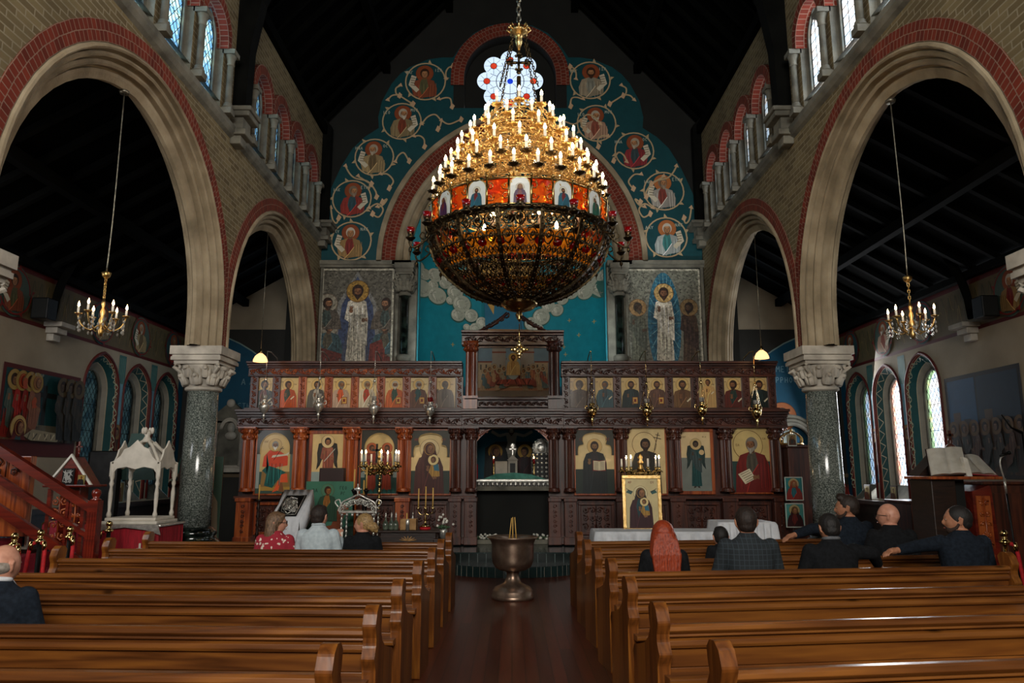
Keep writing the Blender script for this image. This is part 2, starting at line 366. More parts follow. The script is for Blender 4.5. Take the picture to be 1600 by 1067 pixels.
# -- mesh builder
class MB:
 def __init__(s):
  s.v = []; s.f = []; s.mi = []; s.sm = []; s.uv = {}; s.col = {}
  s.mx = None
 def add(s, verts, faces, smooth=False, mi=0, uvs=None, col=None):
  o = len(s.v)
  if s.mx is not None:
   verts = [s.mx @ Vector(p) for p in verts]
  s.v.extend([tuple(p) for p in verts])
  for k, f in enumerate(faces):
   if uvs: s.uv[len(s.f)] = uvs[k]
   if col is not None: s.col[len(s.f)] = col
   s.f.append(tuple(i + o for i in f)); s.mi.append(mi); s.sm.append(smooth)
  return s
 def box(s, x0, x1, y0, y1, z0, z1, mi=0):
  v = [(x0, y0, z0), (x1, y0, z0), (x1, y1, z0), (x0, y1, z0), (x0, y0, z1), (x1, y0, z1), (x1, y1, z1), (x0, y1, z1)]
  return s.add(v, [(0, 3, 2, 1), (4, 5, 6, 7), (0, 1, 5, 4), (1, 2, 6, 5), (2, 3, 7, 6), (3, 0, 4, 7)], mi=mi)
 def lathe(s, prof, c=(0, 0, 0), n=24, smooth=True, mi=0, a0=0.0, sx=1, sy=1, caps=True):
  vs = []; fs = []
  for r, z in prof:
   for k in range(n):
    a = a0 + 2 * pi * k / n
    vs.append((c[0] + r * cos(a) * sx, c[1] + r * sin(a) * sy, c[2] + z))
  for i in range(len(prof) - 1):
   for k in range(n):
    k2 = (k + 1) % n
    fs.append((i * n + k, i * n + k2, (i + 1) * n + k2, (i + 1) * n + k))
  if caps:
   if prof[0][0] > 1e-4: fs.append(tuple(range(n - 1, -1, -1)))
   if prof[-1][0] > 1e-4: fs.append(tuple((len(prof) - 1) * n + k for k in range(n)))
  return s.add(vs, fs, smooth, mi)
 def cyl(s, p0, p1, r0, r1=None, n=10, smooth=True, mi=0):
  return s.tube([p0, p1], [r0, r0 if r1 is None else r1], n, smooth, mi)
 def tube(s, pts, r, n=6, smooth=True, mi=0, closed=False):
  pts = [Vector(p) for p in pts]
  m = len(pts)
  rs = r if isinstance(r, (list, tuple)) else [r] * m
  vs = []; fs = []
  up = None
  for i, p in enumerate(pts):
   if closed: t = pts[(i + 1) % m] - pts[i - 1]
   else: t = pts[min(i + 1, m - 1)] - pts[max(i - 1, 0)]
   if t.length < 1e-9: t = Vector((0, 0, 1))
   t.normalize()
   if up is None:
    up = Vector((0, 0, 1)) if abs(t.z) < 0.9 else Vector((1, 0, 0))
   a = t.cross(up)
   if a.length < 1e-6: a = t.cross(Vector((0.3, 0.9, 0.1)))
   a.normalize(); b = a.cross(t).normalized(); up = b
   for k in range(n):
    an = 2 * pi * k / n
    vs.append(p + (a * cos(an) + b * sin(an)) * rs[i])
  for i in range(m if closed else m - 1):
   j = (i + 1) % m
   for k in range(n):
    k2 = (k + 1) % n
    fs.append((i * n + k, i * n + k2, j * n + k2, j * n + k))
  if not closed:
   fs.append(tuple(range(n - 1, -1, -1))); fs.append(tuple((m - 1) * n + k for k in range(n)))
  return s.add(vs, fs, smooth, mi)
 def prism(s, poly, mp, d0, d1, mi=0, smooth=False):
  """poly: 2D outline; mp(u, v, d) -> point; extruded d0..d1"""
  n = len(poly)
  vs = [mp(u, v, d0) for u, v in poly] + [mp(u, v, d1) for u, v in poly]
  fs = [tuple(range(n)), tuple(range(2 * n - 1, n - 1, -1))]
  s.add(vs, fs, False, mi)
  vs2 = vs; fs = []
  for k in range(n):
   k2 = (k + 1) % n
   fs.append((k, k2, n + k2, n + k))
  return s.add(vs2, fs, smooth, mi)
 def ball(s, c, rx, ry=None, rz=None, n=12, m=8, mi=0):
  ry = ry or rx; rz = rz or rx
  prof = [(max(1e-5, sin(pi * i / m)), -cos(pi * i / m)) for i in range(m + 1)]
  vs = []; fs = []
  for r, z in prof:
   for k in range(n):
    a = 2 * pi * k / n
    vs.append((c[0] + rx * r * cos(a), c[1] + ry * r * sin(a), c[2] + rz * z))
  for i in range(m):
   for k in range(n):
    k2 = (k + 1) % n
    fs.append((i * n + k, i * n + k2, (i + 1) * n + k2, (i + 1) * n + k))
  return s.add(vs, fs, True, mi)
 def mesh(s, name, mats, off=(0, 0, 0)):
  me = bpy.data.meshes.new(name)
  o = Vector(off)
  me.from_pydata([tuple(Vector(p) - o) for p in s.v], [], s.f)
  for m in (mats if isinstance(mats, (list, tuple)) else [mats]):
   me.materials.append(m)
  me.polygons.foreach_set('material_index', s.mi)
  me.polygons.foreach_set('use_smooth', s.sm)
  if s.uv:
   ul = me.uv_layers.new(name='UVMap')
   for fi, uvs in s.uv.items():
    p = me.polygons[fi]
    for k, li in enumerate(p.loop_indices):
     ul.data[li].uv = uvs[k]
  if s.col:
   ca = me.color_attributes.new('Col', 'FLOAT_COLOR', 'CORNER')
   arr = [1.0] * (4 * len(me.loops))
   for fi, cc in s.col.items():
    p = me.polygons[fi]
    for li in p.loop_indices:
     arr[4 * li:4 * li + 4] = cc
   ca.data.foreach_set('color', arr)
  me.update()
  return me
 def bounds(s):
  xs, ys, zs = zip(*s.v)
  return min(xs), max(xs), min(ys), max(ys), min(zs), max(zs)
 def build(s, name, mats, parent=None, loc=None, bevel=0, solid=0):
  root = parent
  while root is not None and root.parent is not None: root = root.parent
  if root is not None: off = Vector(root['_o']) if '_o' in root else Vector((0, 0, 0))
  elif loc is not None: off = Vector(loc)
  else:
   b = s.bounds(); off = Vector(((b[0] + b[1]) / 2, (b[2] + b[3]) / 2, b[4]))
  me = s.mesh(name, mats, off)
  o = bpy.data.objects.new(name, me); COL.objects.link(o)
  if parent is not None: o.parent = parent
  else:
   o.location = off; o['_o'] = tuple(off)
  if solid:
   md = o.modifiers.new('thickness', 'SOLIDIFY'); md.thickness = solid; md.offset = 0
  if bevel:
   md = o.modifiers.new('bevel', 'BEVEL'); md.width = bevel; md.segments = 2; md.limit_method = 'ANGLE'
  return o
def tag(o, label=None, cat=None, group=None, kind=None):
 if label: o['label'] = label
 if cat: o['category'] = cat
 if group: o['group'] = group
 if kind: o['kind'] = kind
 return o
def thing(name, loc, label, cat, group=None):
 o = bpy.data.objects.new(name, None); COL.objects.link(o)
 o.empty_display_size = 0.1
 o.location = loc; o['_o'] = tuple(loc)
 return tag(o, label, cat, group)
def struct(name, mb, mats, parent=None, bevel=0):
 o = mb.build(name, mats, parent, bevel=bevel)
 if parent is None: o['kind'] = 'structure'
 return o
def kids(o):
 return [c for c in list(COL.objects) if c.parent is o]
_ch = {}
def dup(root, loc, rz=0.0, label=None, group=None, scale=None):
 if root.name not in _ch:
  _ch[root.name] = [(c, kids(c)) for c in kids(root)]
 r = root.copy(); COL.objects.link(r)
 r.location = loc; r.rotation_euler = (0, 0, rz)
 if scale: r.scale = scale if isinstance(scale, (tuple, list)) else (scale,) * 3
 if label: r['label'] = label
 if group: r['group'] = group
 for c, gs in _ch[root.name]:
  c2 = c.copy(); COL.objects.link(c2); c2.parent = r
  for g in gs:
   g2 = g.copy(); COL.objects.link(g2); g2.parent = c2
 return r
def catmull(pts, k=6, closed=False):
 P = [Vector(p) for p in pts]; n = len(P); out = []
 rng = range(n if closed else n - 1)
 for i in rng:
  p0 = P[(i - 1) % n] if closed or i > 0 else P[0]
  p1 = P[i]; p2 = P[(i + 1) % n]
  p3 = P[(i + 2) % n] if closed or i + 2 < n else P[-1]
  for j in range(k):
   t = j / k
   out.append(0.5 * ((2 * p1) + (p2 - p0) * t + (2 * p0 - 5 * p1 + 4 * p2 - p3) * t * t + (3 * p1 - p0 - 3 * p2 + p3) * t ** 3))
 if not closed: out.append(P[-1])
 return out
def pip(x, y, poly):
 c = False; n = len(poly); j = n - 1
 for i in range(n):
  xi, yi = poly[i]; xj, yj = poly[j]
  if (yi > y) != (yj > y) and x < (xj - xi) * (y - yi) / (yj - yi + 1e-12) + xi: c = not c
  j = i
 return c
# -- painted pictures
def cmul(c, k):
 return tuple(min(1, x * k) for x in (c if not isinstance(c, str) else [int(c[i:i + 2], 16) / 255 for i in (0, 2, 4)]))
def rgb(c):
 return c if not isinstance(c, str) else tuple(int(c[i:i + 2], 16) / 255 for i in (0, 2, 4))
class Art:
 """layers of flat coloured shapes in a w x h panel (x from -w/2, z from 0)"""
 def __init__(s, w, h, bg, gold=0.0, clip=None):
  s.w = w; s.h = h; s.L = []
  s.clip = clip or (-w / 2, w / 2, 0, h)
  if bg: s.rect(-w / 2, w / 2, 0, h, bg, gold)
 def _clip(s, pts):
  x0, x1, z0, z1 = s.clip
  for ax, lim, sg in ((0, x0, 1), (0, x1, -1), (1, z0, 1), (1, z1, -1)):
   out = []
   n = len(pts)
   for i in range(n):
    a = pts[i]; b = pts[(i + 1) % n]
    ia = (a[ax] - lim) * sg >= -1e-9; ib = (b[ax] - lim) * sg >= -1e-9
    if ia: out.append(a)
    if ia != ib:
     t = (lim - a[ax]) / (b[ax] - a[ax])
     out.append((a[0] + (b[0] - a[0]) * t, a[1] + (b[1] - a[1]) * t))
   pts = out
   if len(pts) < 3: return None
  return pts
 def poly(s, pts, col, gold=0.0):
  p = s._clip([(float(a), float(b)) for a, b in pts])
  if p: s.L.append((p, (*lin(rgb(col)), gold)))
 def rect(s, x0, x1, z0, z1, col, gold=0.0):
  s.poly([(x0, z0), (x1, z0), (x1, z1), (x0, z1)], col, gold)
 def ell(s, cx, cz, rx, rz, col, gold=0.0, n=20, a=0.0):
  ca, sa = cos(a), sin(a)
  s.poly([(cx + rx * cos(t) * ca - rz * sin(t) * sa, cz + rx * cos(t) * sa + rz * sin(t) * ca)
    for t in (2 * pi * k / n for k in range(n))], col, gold)
 def line(s, pts, wd, col, gold=0.0, smooth=0, taper=False):
  if smooth: pts = [(p.x, p.y) for p in catmull([(a, b, 0) for a, b in pts], smooth)]
  n = len(pts)
  for i in range(n - 1):
   (a, b), (c, d) = pts[i], pts[i + 1]
   dx, dz = c - a, d - b; l = sqrt(dx * dx + dz * dz) or 1
   k0 = k1 = 1.0
   if taper: k0 = 1 - i / n; k1 = 1 - (i + 1) / n
   nx, nz = -dz / l * wd / 2, dx / l * wd / 2
   s.poly([(a + nx * k0, b + nz * k0), (c + nx * k1, d + nz * k1), (c - nx * k1, d - nz * k1), (a - nx * k0, b - nz * k0)], col, gold)
 def ring(s, cx, cz, r, wd, col, gold=0.0, n=28, rz=None, a0=0, a1=2 * pi):
  rz = rz or r
  s.line([(cx + r * cos(a0 + (a1 - a0) * k / n), cz + rz * sin(a0 + (a1 - a0) * k / n)) for k in range(n + 1)], wd, col, gold)
 def mb(s, mp, step=0.0006, base=0.0):
  m = MB(); boxes = []; step = max(step, .0004)
  cell = max(s.w, s.h) / 24 or 1; grid = {}
  for i, (p, c) in enumerate(s.L):
   x0 = min(q[0] for q in p); x1 = max(q[0] for q in p); z0 = min(q[1] for q in p); z1 = max(q[1] for q in p)
   cells = [(a, b) for a in range(int(x0 // cell), int(x1 // cell) + 1) for b in range(int(z0 // cell), int(z1 // cell) + 1)]
   lv = 0; seen = set()
   for cc_ in cells:
    for k in grid.get(cc_, ()):
     if k in seen: continue
     seen.add(k)
     bx = boxes[k]
     if bx[4] > lv and bx[0] < x1 and bx[1] > x0 and bx[2] < z1 and bx[3] > z0: lv = bx[4]
   lv += 1
   for cc_ in cells: grid.setdefault(cc_, []).append(i)
   boxes.append((x0, x1, z0, z1, lv))
   d = base + step * lv
   m.add([mp(x, z, d) for x, z in p], [tuple(range(len(p)))], False, 0, None, c)
  return m
STROKES = {'I': [[(.5, 0), (.5, 1)]], 'C': [[(.9, .85), (.6, 1), (.25, .85), (.1, .5), (.25, .15), (.6, 0), (.9, .15)]],
     'X': [[(0, 0), (1, 1)], [(0, 1), (1, 0)]], 'M': [[(0, 0), (.1, 1), (.5, .4), (.9, 1), (1, 0)]],
     'P': [[(.1, 0), (.1, 1), (.7, 1), (.8, .75), (.7, .5), (.1, .5)]], 'O': [[(.5, 0), (.1, .3), (.1, .7), (.5, 1), (.9, .7), (.9, .3), (.5, 0)]],
     'Y': [[(.5, 0), (.5, .5), (0, 1)], [(.5, .5), (1, 1)]], 'A': [[(0, 0), (.5, 1), (1, 0)], [(.2, .35), (.8, .35)]],
     'G': [[(.1, 0), (.1, 1), (.9, 1)]], 'E': [[(.9, 0), (.1, 0), (.1, 1), (.9, 1)], [(.1, .5), (.7, .5)]],
     'T': [[(0, 1), (1, 1)], [(.5, 1), (.5, 0)]], 'H': [[(.1, 0), (.1, 1)], [(.9, 0), (.9, 1)], [(.1, .5), (.9, .5)]],
     'N': [[(.1, 0), (.1, 1), (.9, 0), (.9, 1)]], 'K': [[(.1, 0), (.1, 1)], [(.9, 1), (.1, .5), (.9, 0)]],
     'S': [[(.9, 1), (.1, 1), (.5, .5), (.1, 0), (.9, 0)]], 'W': [[(.5, 0), (.1, .4), (.2, .8), (.5, 1), (.8, .8), (.9, .4), (.5, 0)]]}
def txt(A, t, x, z, h, col, wd=None):
 wd = wd or h * 0.16
 for ch in t:
  for st in STROKES.get(ch, []):
   A.line([(x + a * h * 0.6, z + b * h) for a, b in st], wd, col)
  x += h * (0.85 if ch != ' ' else 0.5)
def head(A, cx, cz, r, skin='8a5a38', hair='2a1a10', beard=None, halo='c9a14a', hgold=0.8, turn=0, veil=None, hr=1.9, hline='5a3418'):
 if halo:
  A.ell(cx, cz + r * .1, r * hr, r * hr, halo, hgold, 28)
  A.ring(cx, cz + r * .1, r * hr, r * .07, hline)
 dk = cmul(skin, .6)
 if veil:
  A.ell(cx, cz + .05 * r, r * 1.2, r * 1.35, veil)
  A.ring(cx, cz + .05 * r, r * .95, r * .1, 'b58a3a', 0.5, 20, r * 1.12)
 else:
  A.ell(cx, cz + .18 * r, r * 0.98, r * 1.12, hair)
 A.ell(cx + turn * .18 * r, cz - .05 * r, r * .72, r * .95, dk)
 A.ell(cx + turn * .24 * r, cz, r * .6, r * .85, skin)
 A.ell(cx + turn * .3 * r, cz + .35 * r, r * .42, r * .35, cmul(skin, 1.18))
 if beard:
  A.poly([(cx - .62 * r + turn * .2 * r, cz - .15 * r), (cx - .5 * r + turn * .2 * r, cz - .8 * r), (cx + turn * .3 * r, cz - 1.5 * r), (cx + .55 * r + turn * .2 * r, cz - .8 * r),
    (cx + .62 * r + turn * .2 * r, cz - .15 * r), (cx + .3 * r + turn * .25 * r, cz - .45 * r), (cx - .25 * r + turn * .25 * r, cz - .45 * r)], beard)
  A.line([(cx - .05 * r + turn * .25 * r, cz - .6 * r), (cx + turn * .28 * r, cz - 1.3 * r)], r * .06, cmul(beard, 1.4))
 e = '1a0f0a'
 for sg in (-1, 1):
  ex = cx + turn * .3 * r + sg * .26 * r
  A.ell(ex, cz + .08 * r, r * .1, r * .06, e, n=8)
  A.line([(ex - .15 * r, cz + .22 * r), (ex, cz + .28 * r), (ex + .15 * r, cz + .22 * r)], r * .06, e)
 A.line([(cx + turn * .38 * r, cz + .1 * r), (cx + turn * .42 * r + .03 * r, cz - .25 * r), (cx + turn * .3 * r - .06 * r, cz - .27 * r)], r * .06, dk)
 A.line([(cx + turn * .3 * r - .14 * r, cz - .45 * r), (cx + turn * .3 * r + .14 * r, cz - .45 * r)], r * .07, '6a2a1c')
 if not veil:
  A.poly([(cx - .8 * r, cz + .3 * r), (cx - .45 * r, cz + .85 * r), (cx + .1 * r, cz + .95 * r), (cx + .6 * r, cz + .75 * r), (cx + .82 * r, cz + .25 * r),
    (cx + .5 * r + turn * .1 * r, cz + .62 * r), (cx - .4 * r + turn * .1 * r, cz + .6 * r)], hair)
def folds(A, x0, x1, z0, z1, col, n=5, seed=0, wd=None, k=1.35):
 rr = random.Random(seed)
 wd = wd or abs(x1 - x0) * .03
 for i in range(n):
  x = x0 + (x1 - x0) * (i + .5) / n
  d = (rr.random() - .5) * (x1 - x0) * .25
  A.line([(x, z1 - rr.random() * (z1 - z0) * .2), (x + d * .5, (z0 + z1) / 2), (x + d, z0 + rr.random() * (z1 - z0) * .15)], wd, cmul(col, k if i % 2 else .55), smooth=3)
def hand(A, x, z, r, skin, up=True, fl=1):
 A.ell(x, z, r * .32, r * .38, skin)
 for i in range(4):
  a = (1.1 + i * .28) if up else (-.3 + i * .25)
  A.line([(x, z), (x + fl * r * .75 * cos(a), z + r * .85 * sin(a))], r * .14, skin)
def bust(A, cx, z0, r, robe, under, skin='8a5a38', hair='2a1a10', beard=None, halo='c9a14a', hgold=.8, turn=0, veil=None,
   item=None, seed=0, hr=1.9, zt=None):
 """half-length saint: r = head radius, z0 = bottom, head centre at zt"""
 zt = zt or z0 + r * 6.4
 sh = zt - 1.7 * r
 head_late = lambda: head(A, cx, zt, r, skin, hair, beard, None, hgold, turn, veil, hr)
 if halo:
  A.ell(cx, zt + r * .1, r * hr, r * hr, halo, hgold, 28); A.ring(cx, zt + r * .1, r * hr, r * .06, '5a3418')
 if veil:
  A.poly([(cx - 1.15 * r, zt), (cx - 1.7 * r, sh - .3 * r), (cx + 1.7 * r, sh - .3 * r), (cx + 1.15 * r, zt)], veil)
 A.poly([(cx - .4 * r, zt), (cx - .45 * r, sh + .3 * r), (cx + .45 * r, sh + .3 * r), (cx + .4 * r, zt)], cmul(skin, .7))
 A.poly([(cx - .5 * r, sh + .55 * r), (cx - 1.9 * r, sh), (cx - 2.5 * r, sh - 1.6 * r), (cx - 2.8 * r, z0), (cx + 2.8 * r, z0), (cx + 2.5 * r, sh - 1.6 * r), (cx + 1.9 * r, sh), (cx + .5 * r, sh + .55 * r), (cx, sh + .25 * r)], under)
 folds(A, cx - 1.6 * r, cx + .9 * r, z0, sh, under, 6, seed)
 A.poly([(cx - .45 * r, sh + .6 * r), (cx - 2.0 * r, sh + .05 * r), (cx - 2.7 * r, sh - 1.7 * r), (cx - 2.95 * r, z0), (cx - .2 * r, z0), (cx - 1.1 * r, sh - 1.6 * r), (cx - .9 * r, sh - .2 * r)], robe)
 A.poly([(cx + .45 * r, sh + .6 * r), (cx + 2.0 * r, sh + .05 * r), (cx + 2.7 * r, sh - 1.7 * r), (cx + 2.95 * r, z0), (cx - 1.2 * r, z0), (cx - .2 * r, sh - 3.0 * r), (cx + .9 * r, sh - 1.4 * r)], cmul(robe, .92))
 folds(A, cx + .9 * r, cx + 2.6 * r, z0, sh - .3 * r, robe, 6, seed + 1)
 folds(A, cx - 2.6 * r, cx - 1.0 * r, z0, sh - .4 * r, robe, 4, seed + 2)
 A.line([(cx + .9 * r, sh - 1.4 * r), (cx - .2 * r, sh - 3.0 * r), (cx - 1.2 * r, z0)], r * .12, cmul(robe, 1.5))
 if item == 'book':
  bx, bz = cx + 1.1 * r, sh - 3.0 * r
  A.rect(bx - .85 * r, bx + .85 * r, bz - 1.0 * r, bz + 1.1 * r, '6b1d12'); A.rect(bx - .68 * r, bx + .68 * r, bz - .85 * r, bz + .95 * r, 'c69a4c', .6)
  A.rect(bx - .35 * r, bx + .35 * r, bz - .4 * r, bz + .5 * r, '7a2a18')
  hand(A, bx - .7 * r, bz - .9 * r, r * .8, skin, True); hand(A, cx - 1.0 * r, sh - 1.7 * r, r * .9, skin)
 elif item == 'open':
  bx, bz = cx + 1.0 * r, sh - 2.6 * r
  A.rect(bx - 1.5 * r, bx + 1.5 * r, bz - 1.3 * r, bz + 1.1 * r, '7a2016')
  for sg in (-1, 1):
   A.poly([(bx, bz - 1.2 * r), (bx + sg * 1.35 * r, bz - 1.05 * r), (bx + sg * 1.35 * r, bz + 1.05 * r), (bx, bz + .9 * r)], 'd8ccab')
   for q in range(6):
    A.line([(bx + sg * .2 * r, bz + (.65 - q * .32) * r), (bx + sg * 1.15 * r, bz + (.7 - q * .31) * r)], r * .09, '4a3524')
  hand(A, cx - 1.3 * r, sh - 2.0 * r, r * 1.1, skin)
 elif item == 'scroll':
  bx, bz = cx - 1.0 * r, sh - 3.2 * r
  A.poly([(bx - 1.5 * r, bz + .2 * r), (bx - .4 * r, bz - 1.4 * r), (bx + 1.3 * r, bz - .5 * r), (bx + .4 * r, bz + 1.1 * r)], 'd8ccab')
  for q in range(5):
   A.line([(bx - 1.1 * r + q * .22 * r, bz + .1 * r - q * .3 * r), (bx + .35 * r + q * .2 * r, bz + .8 * r - q * .3 * r)], r * .08, '4a3524')
  hand(A, bx + 1.2 * r, bz - .3 * r, r, skin, False)
 elif item == 'child':
  bx, bz = cx + 1.0 * r, sh - 1.9 * r
  A.poly([(bx - .6 * r, bz + .9 * r), (bx - 1.1 * r, bz - .8 * r), (bx - .3 * r, bz - 1.9 * r), (bx + 1.1 * r, bz - 1.6 * r), (bx + .9 * r, bz + .7 * r)], 'a8813c')
  folds(A, bx - .8 * r, bx + .9 * r, bz - 1.7 * r, bz + .6 * r, 'a8813c', 5, seed + 5)
  A.poly([(bx - .3 * r, bz + .9 * r), (bx, bz - .5 * r), (bx + 1.0 * r, bz - .6 * r), (bx + .8 * r, bz + .7 * r)], '2f6a80')
  head(A, bx - .2 * r, bz + 1.5 * r, r * .55, skin, '5a3a1c', None, 'd9c48a', .6, -1)
  hand(A, cx - .3 * r, sh - 2.2 * r, r * .9, skin); hand(A, bx - .1 * r, bz - 1.9 * r, r * .8, skin, False)
 elif item == 'bless':
  hand(A, cx - .6 * r, sh - 1.5 * r, r * 1.0, skin)
  A.line([(cx + 1.0 * r, sh - 2.6 * r), (cx + 2.0 * r, sh - 1.7 * r)], r * .35, 'd8ccab')
 elif item == 'orant':
  hand(A, cx - 2.3 * r, sh - .4 * r, r * 1.1, skin); hand(A, cx + .2 * r, sh - 2.0 * r, r * .9, skin)
 head_late()
def stand(A, cx, z0, r, robe, under, skin='8a5a38', hair='2a1a10', beard=None, halo='c9a14a', hgold=.7, turn=0, veil=None, H=13.5, seed=0, wings=None, lean=0, item=None):
 """full-length figure, H head radii tall"""
 zt = z0 + (H - 1.2) * r; sh = zt - 1.7 * r; hem = z0 + .7 * r; hx = cx + lean * r
 if wings:
  for sg in (-1, 1):
   A.poly([(hx + sg * .5 * r, sh), (hx + sg * 1.6 * r, sh + 1.5 * r), (hx + sg * 2.7 * r, sh + 1.2 * r), (hx + sg * 3.1 * r, sh - 1.5 * r), (hx + sg * 2.9 * r, sh - 4 * r), (hx + sg * 3.2 * r, sh - 6.5 * r), (hx + sg * 2.2 * r, sh - 5.2 * r), (hx + sg * 1.2 * r, sh - 2.4 * r)], wings)
   for q in range(5):
    A.line([(hx + sg * (1.5 + .3 * q) * r, sh + .8 * r - .5 * q * r), (hx + sg * (2.0 + .22 * q) * r, sh - 4.5 * r)], r * .07, cmul(wings, 1.5))
 for sg in (-1, 1):
  A.poly([(cx + sg * .3 * r, z0 + .9 * r), (cx + sg * .25 * r, z0 + .25 * r), (cx + sg * 1.1 * r, z0), (cx + sg * .8 * r, z0 + .9 * r)], cmul(skin, .8))
 A.poly([(hx - .5 * r, sh + .5 * r), (hx - 1.5 * r, sh), (hx - 1.9 * r, sh - 3 * r), (hx - 1.3 * r, sh - 3.2 * r), (cx - 1.7 * r, hem), (cx, hem - .15 * r), (cx + 1.7 * r, hem), (hx + 1.3 * r, sh - 3.2 * r), (hx + 1.9 * r, sh - 3 * r), (hx + 1.5 * r, sh), (hx + .5 * r, sh + .5 * r)], under)
 folds(A, cx - 1.4 * r, cx + 1.4 * r, hem, sh - 3 * r, under, 7, seed)
 A.poly([(hx - .5 * r, sh + .55 * r), (hx - 1.6 * r, sh), (hx - 2.1 * r, sh - 3 * r), (hx - 1.2 * r, sh - 3.6 * r), (cx - .2 * r, sh - 6.4 * r), (cx + 1.8 * r, sh - 7.6 * r), (hx + 1.9 * r, sh - 3 * r), (hx + .3 * r, sh - 2.2 * r)], robe)
 folds(A, hx - 1.6 * r, cx + 1.6 * r, sh - 6.2 * r, sh - .5 * r, robe, 7, seed + 1)
 hand(A, hx - 1.0 * r, sh - 1.6 * r, r, skin); hand(A, hx + 1.1 * r, sh - 3.2 * r, r, skin, False)
 if item == 'sword':
  A.line([(hx - .9 * r, sh - 4.0 * r), (hx + 2.2 * r, sh - .3 * r)], r * .22, 'b9b7a8')
 if item == 'orb': A.ell(hx + 1.9 * r, sh - .9 * r, r * .85, r * .85, 'd8b884', .3)
 head(A, hx, zt, r, skin, hair, beard, halo, hgold, turn, veil)
# -- the building
YW, YE = -5.0, 15.7          # west and east ends of the nave
BAYS = (-2.05, 3.0, 8.05, 13.1)
def archcurve(r, c, yc, zc=3.75, z0=3.36, n=14, lim=None, z1=None):
 """pointed arch outline in a wall plane, left foot to right foot"""
 a1 = math.acos(c / r)            # angle at the apex
 L = [(yc - (r - c), z0)]
 for i in range(n + 1):
  a = pi - (pi - (pi - a1)) * i / n
  L.append((yc + c + r * cos(a), zc + r * sin(a)))
 R = [(2 * yc - y, z) for y, z in reversed(L[1:-1])]
 R.append((yc + (r - c), z0 if z1 is None else z1))
 return L + R
def plate(mb, outer, holes, mp, mi=0):
 polys = [[Vector((a, b, 0)) for a, b in outer]] + [[Vector((a, b, 0)) for a, b in h] for h in holes]
 tris = tessellate_polygon(polys)
 flat = [p for pl in polys for p in pl]
 mb.add([mp(p.x, p.y) for p in flat], tris, False, mi)
def strip(mb, path0, path1, mp0, mp1, mi=0, smooth=True, uvw=None, closed=False):
 n = len(path0)
 vs = [mp0(*p) for p in path0] + [mp1(*p) for p in path1]
 fs = []; uvs = []
 s = 0.0; S = [0.0]
 for i in range(1, n):
  s += sqrt((path0[i][0] - path0[i - 1][0]) ** 2 + (path0[i][1] - path0[i - 1][1]) ** 2); S.append(s)
 for i in range(n - 1):
  fs.append((i, i + 1, n + i + 1, n + i))
  if uvw is not None: uvs.append([(S[i], 0), (S[i + 1], 0), (S[i + 1], uvw), (S[i], uvw)])
 if closed: fs.append((n - 1, 0, n, 2 * n - 1))
 mb.add(vs, fs, smooth, mi, uvs if uvw is not None else None)
def lancet(yc, hw, z0, zs, k=0.35, n=8):
 """small pointed opening outline"""
 c = hw * k; r = hw + c
 return archcurve(r, c, yc, zs, z0, n)
CLER = {0: (1.47, 2.47, 3.47, 4.47), 1: (6.47, 7.47, 8.47, 9.47), 2: (11.47, 12.47, 13.47, 14.47)}
win_n = [0]
def leading(outline, mp, step=0.14, slope=1.35, w=0.006, kind='diamond', panel=None):
 """lead cames clipped to an opening outline"""
 mb = MB()
 ys = [p[0] for p in outline]; zs = [p[1] for p in outline]
 y0, y1, z0, z1 = min(ys), max(ys), min(zs), max(zs)
 def seg(a, b):
  m = 60; run = None
  for i in range(m + 1):
   t = i / m; p = (a[0] + (b[0] - a[0]) * t, a[1] + (b[1] - a[1]) * t)
   ins = pip(p[0], p[1], outline)
   if ins and run is None: run = p
   if (not ins or i == m) and run is not None:
    q = p
    mb.cyl(mp(*run), mp(*q), w, n=4, smooth=False); run = None
 H = z1 - z0; W = y1 - y0
 k = -H
 if kind == 'diamond':
  b = z0 - W * slope
  while b < z1 + W * slope:
   seg((y0, b), (y1, b + W * slope)); seg((y0, b + W * slope), (y1, b))
   b += step * slope
 z = z0 + step * 1.5
 nrow = 0
 while z < z1:
  if kind == 'grid' or nrow % 4 == 3: seg((y0, z), (y1, z))
  z += step * (1.0 if kind == 'grid' else 1.0); nrow += 1
 if kind == 'grid':
  y = y0 + W / 4
  while y < y1 - 0.01: seg((y, z0), (y, z1)); y += W / 4
 n = len(outline)
 mb.tube([mp(*p) for p in outline], w * 1.6, 4, False)
 return mb
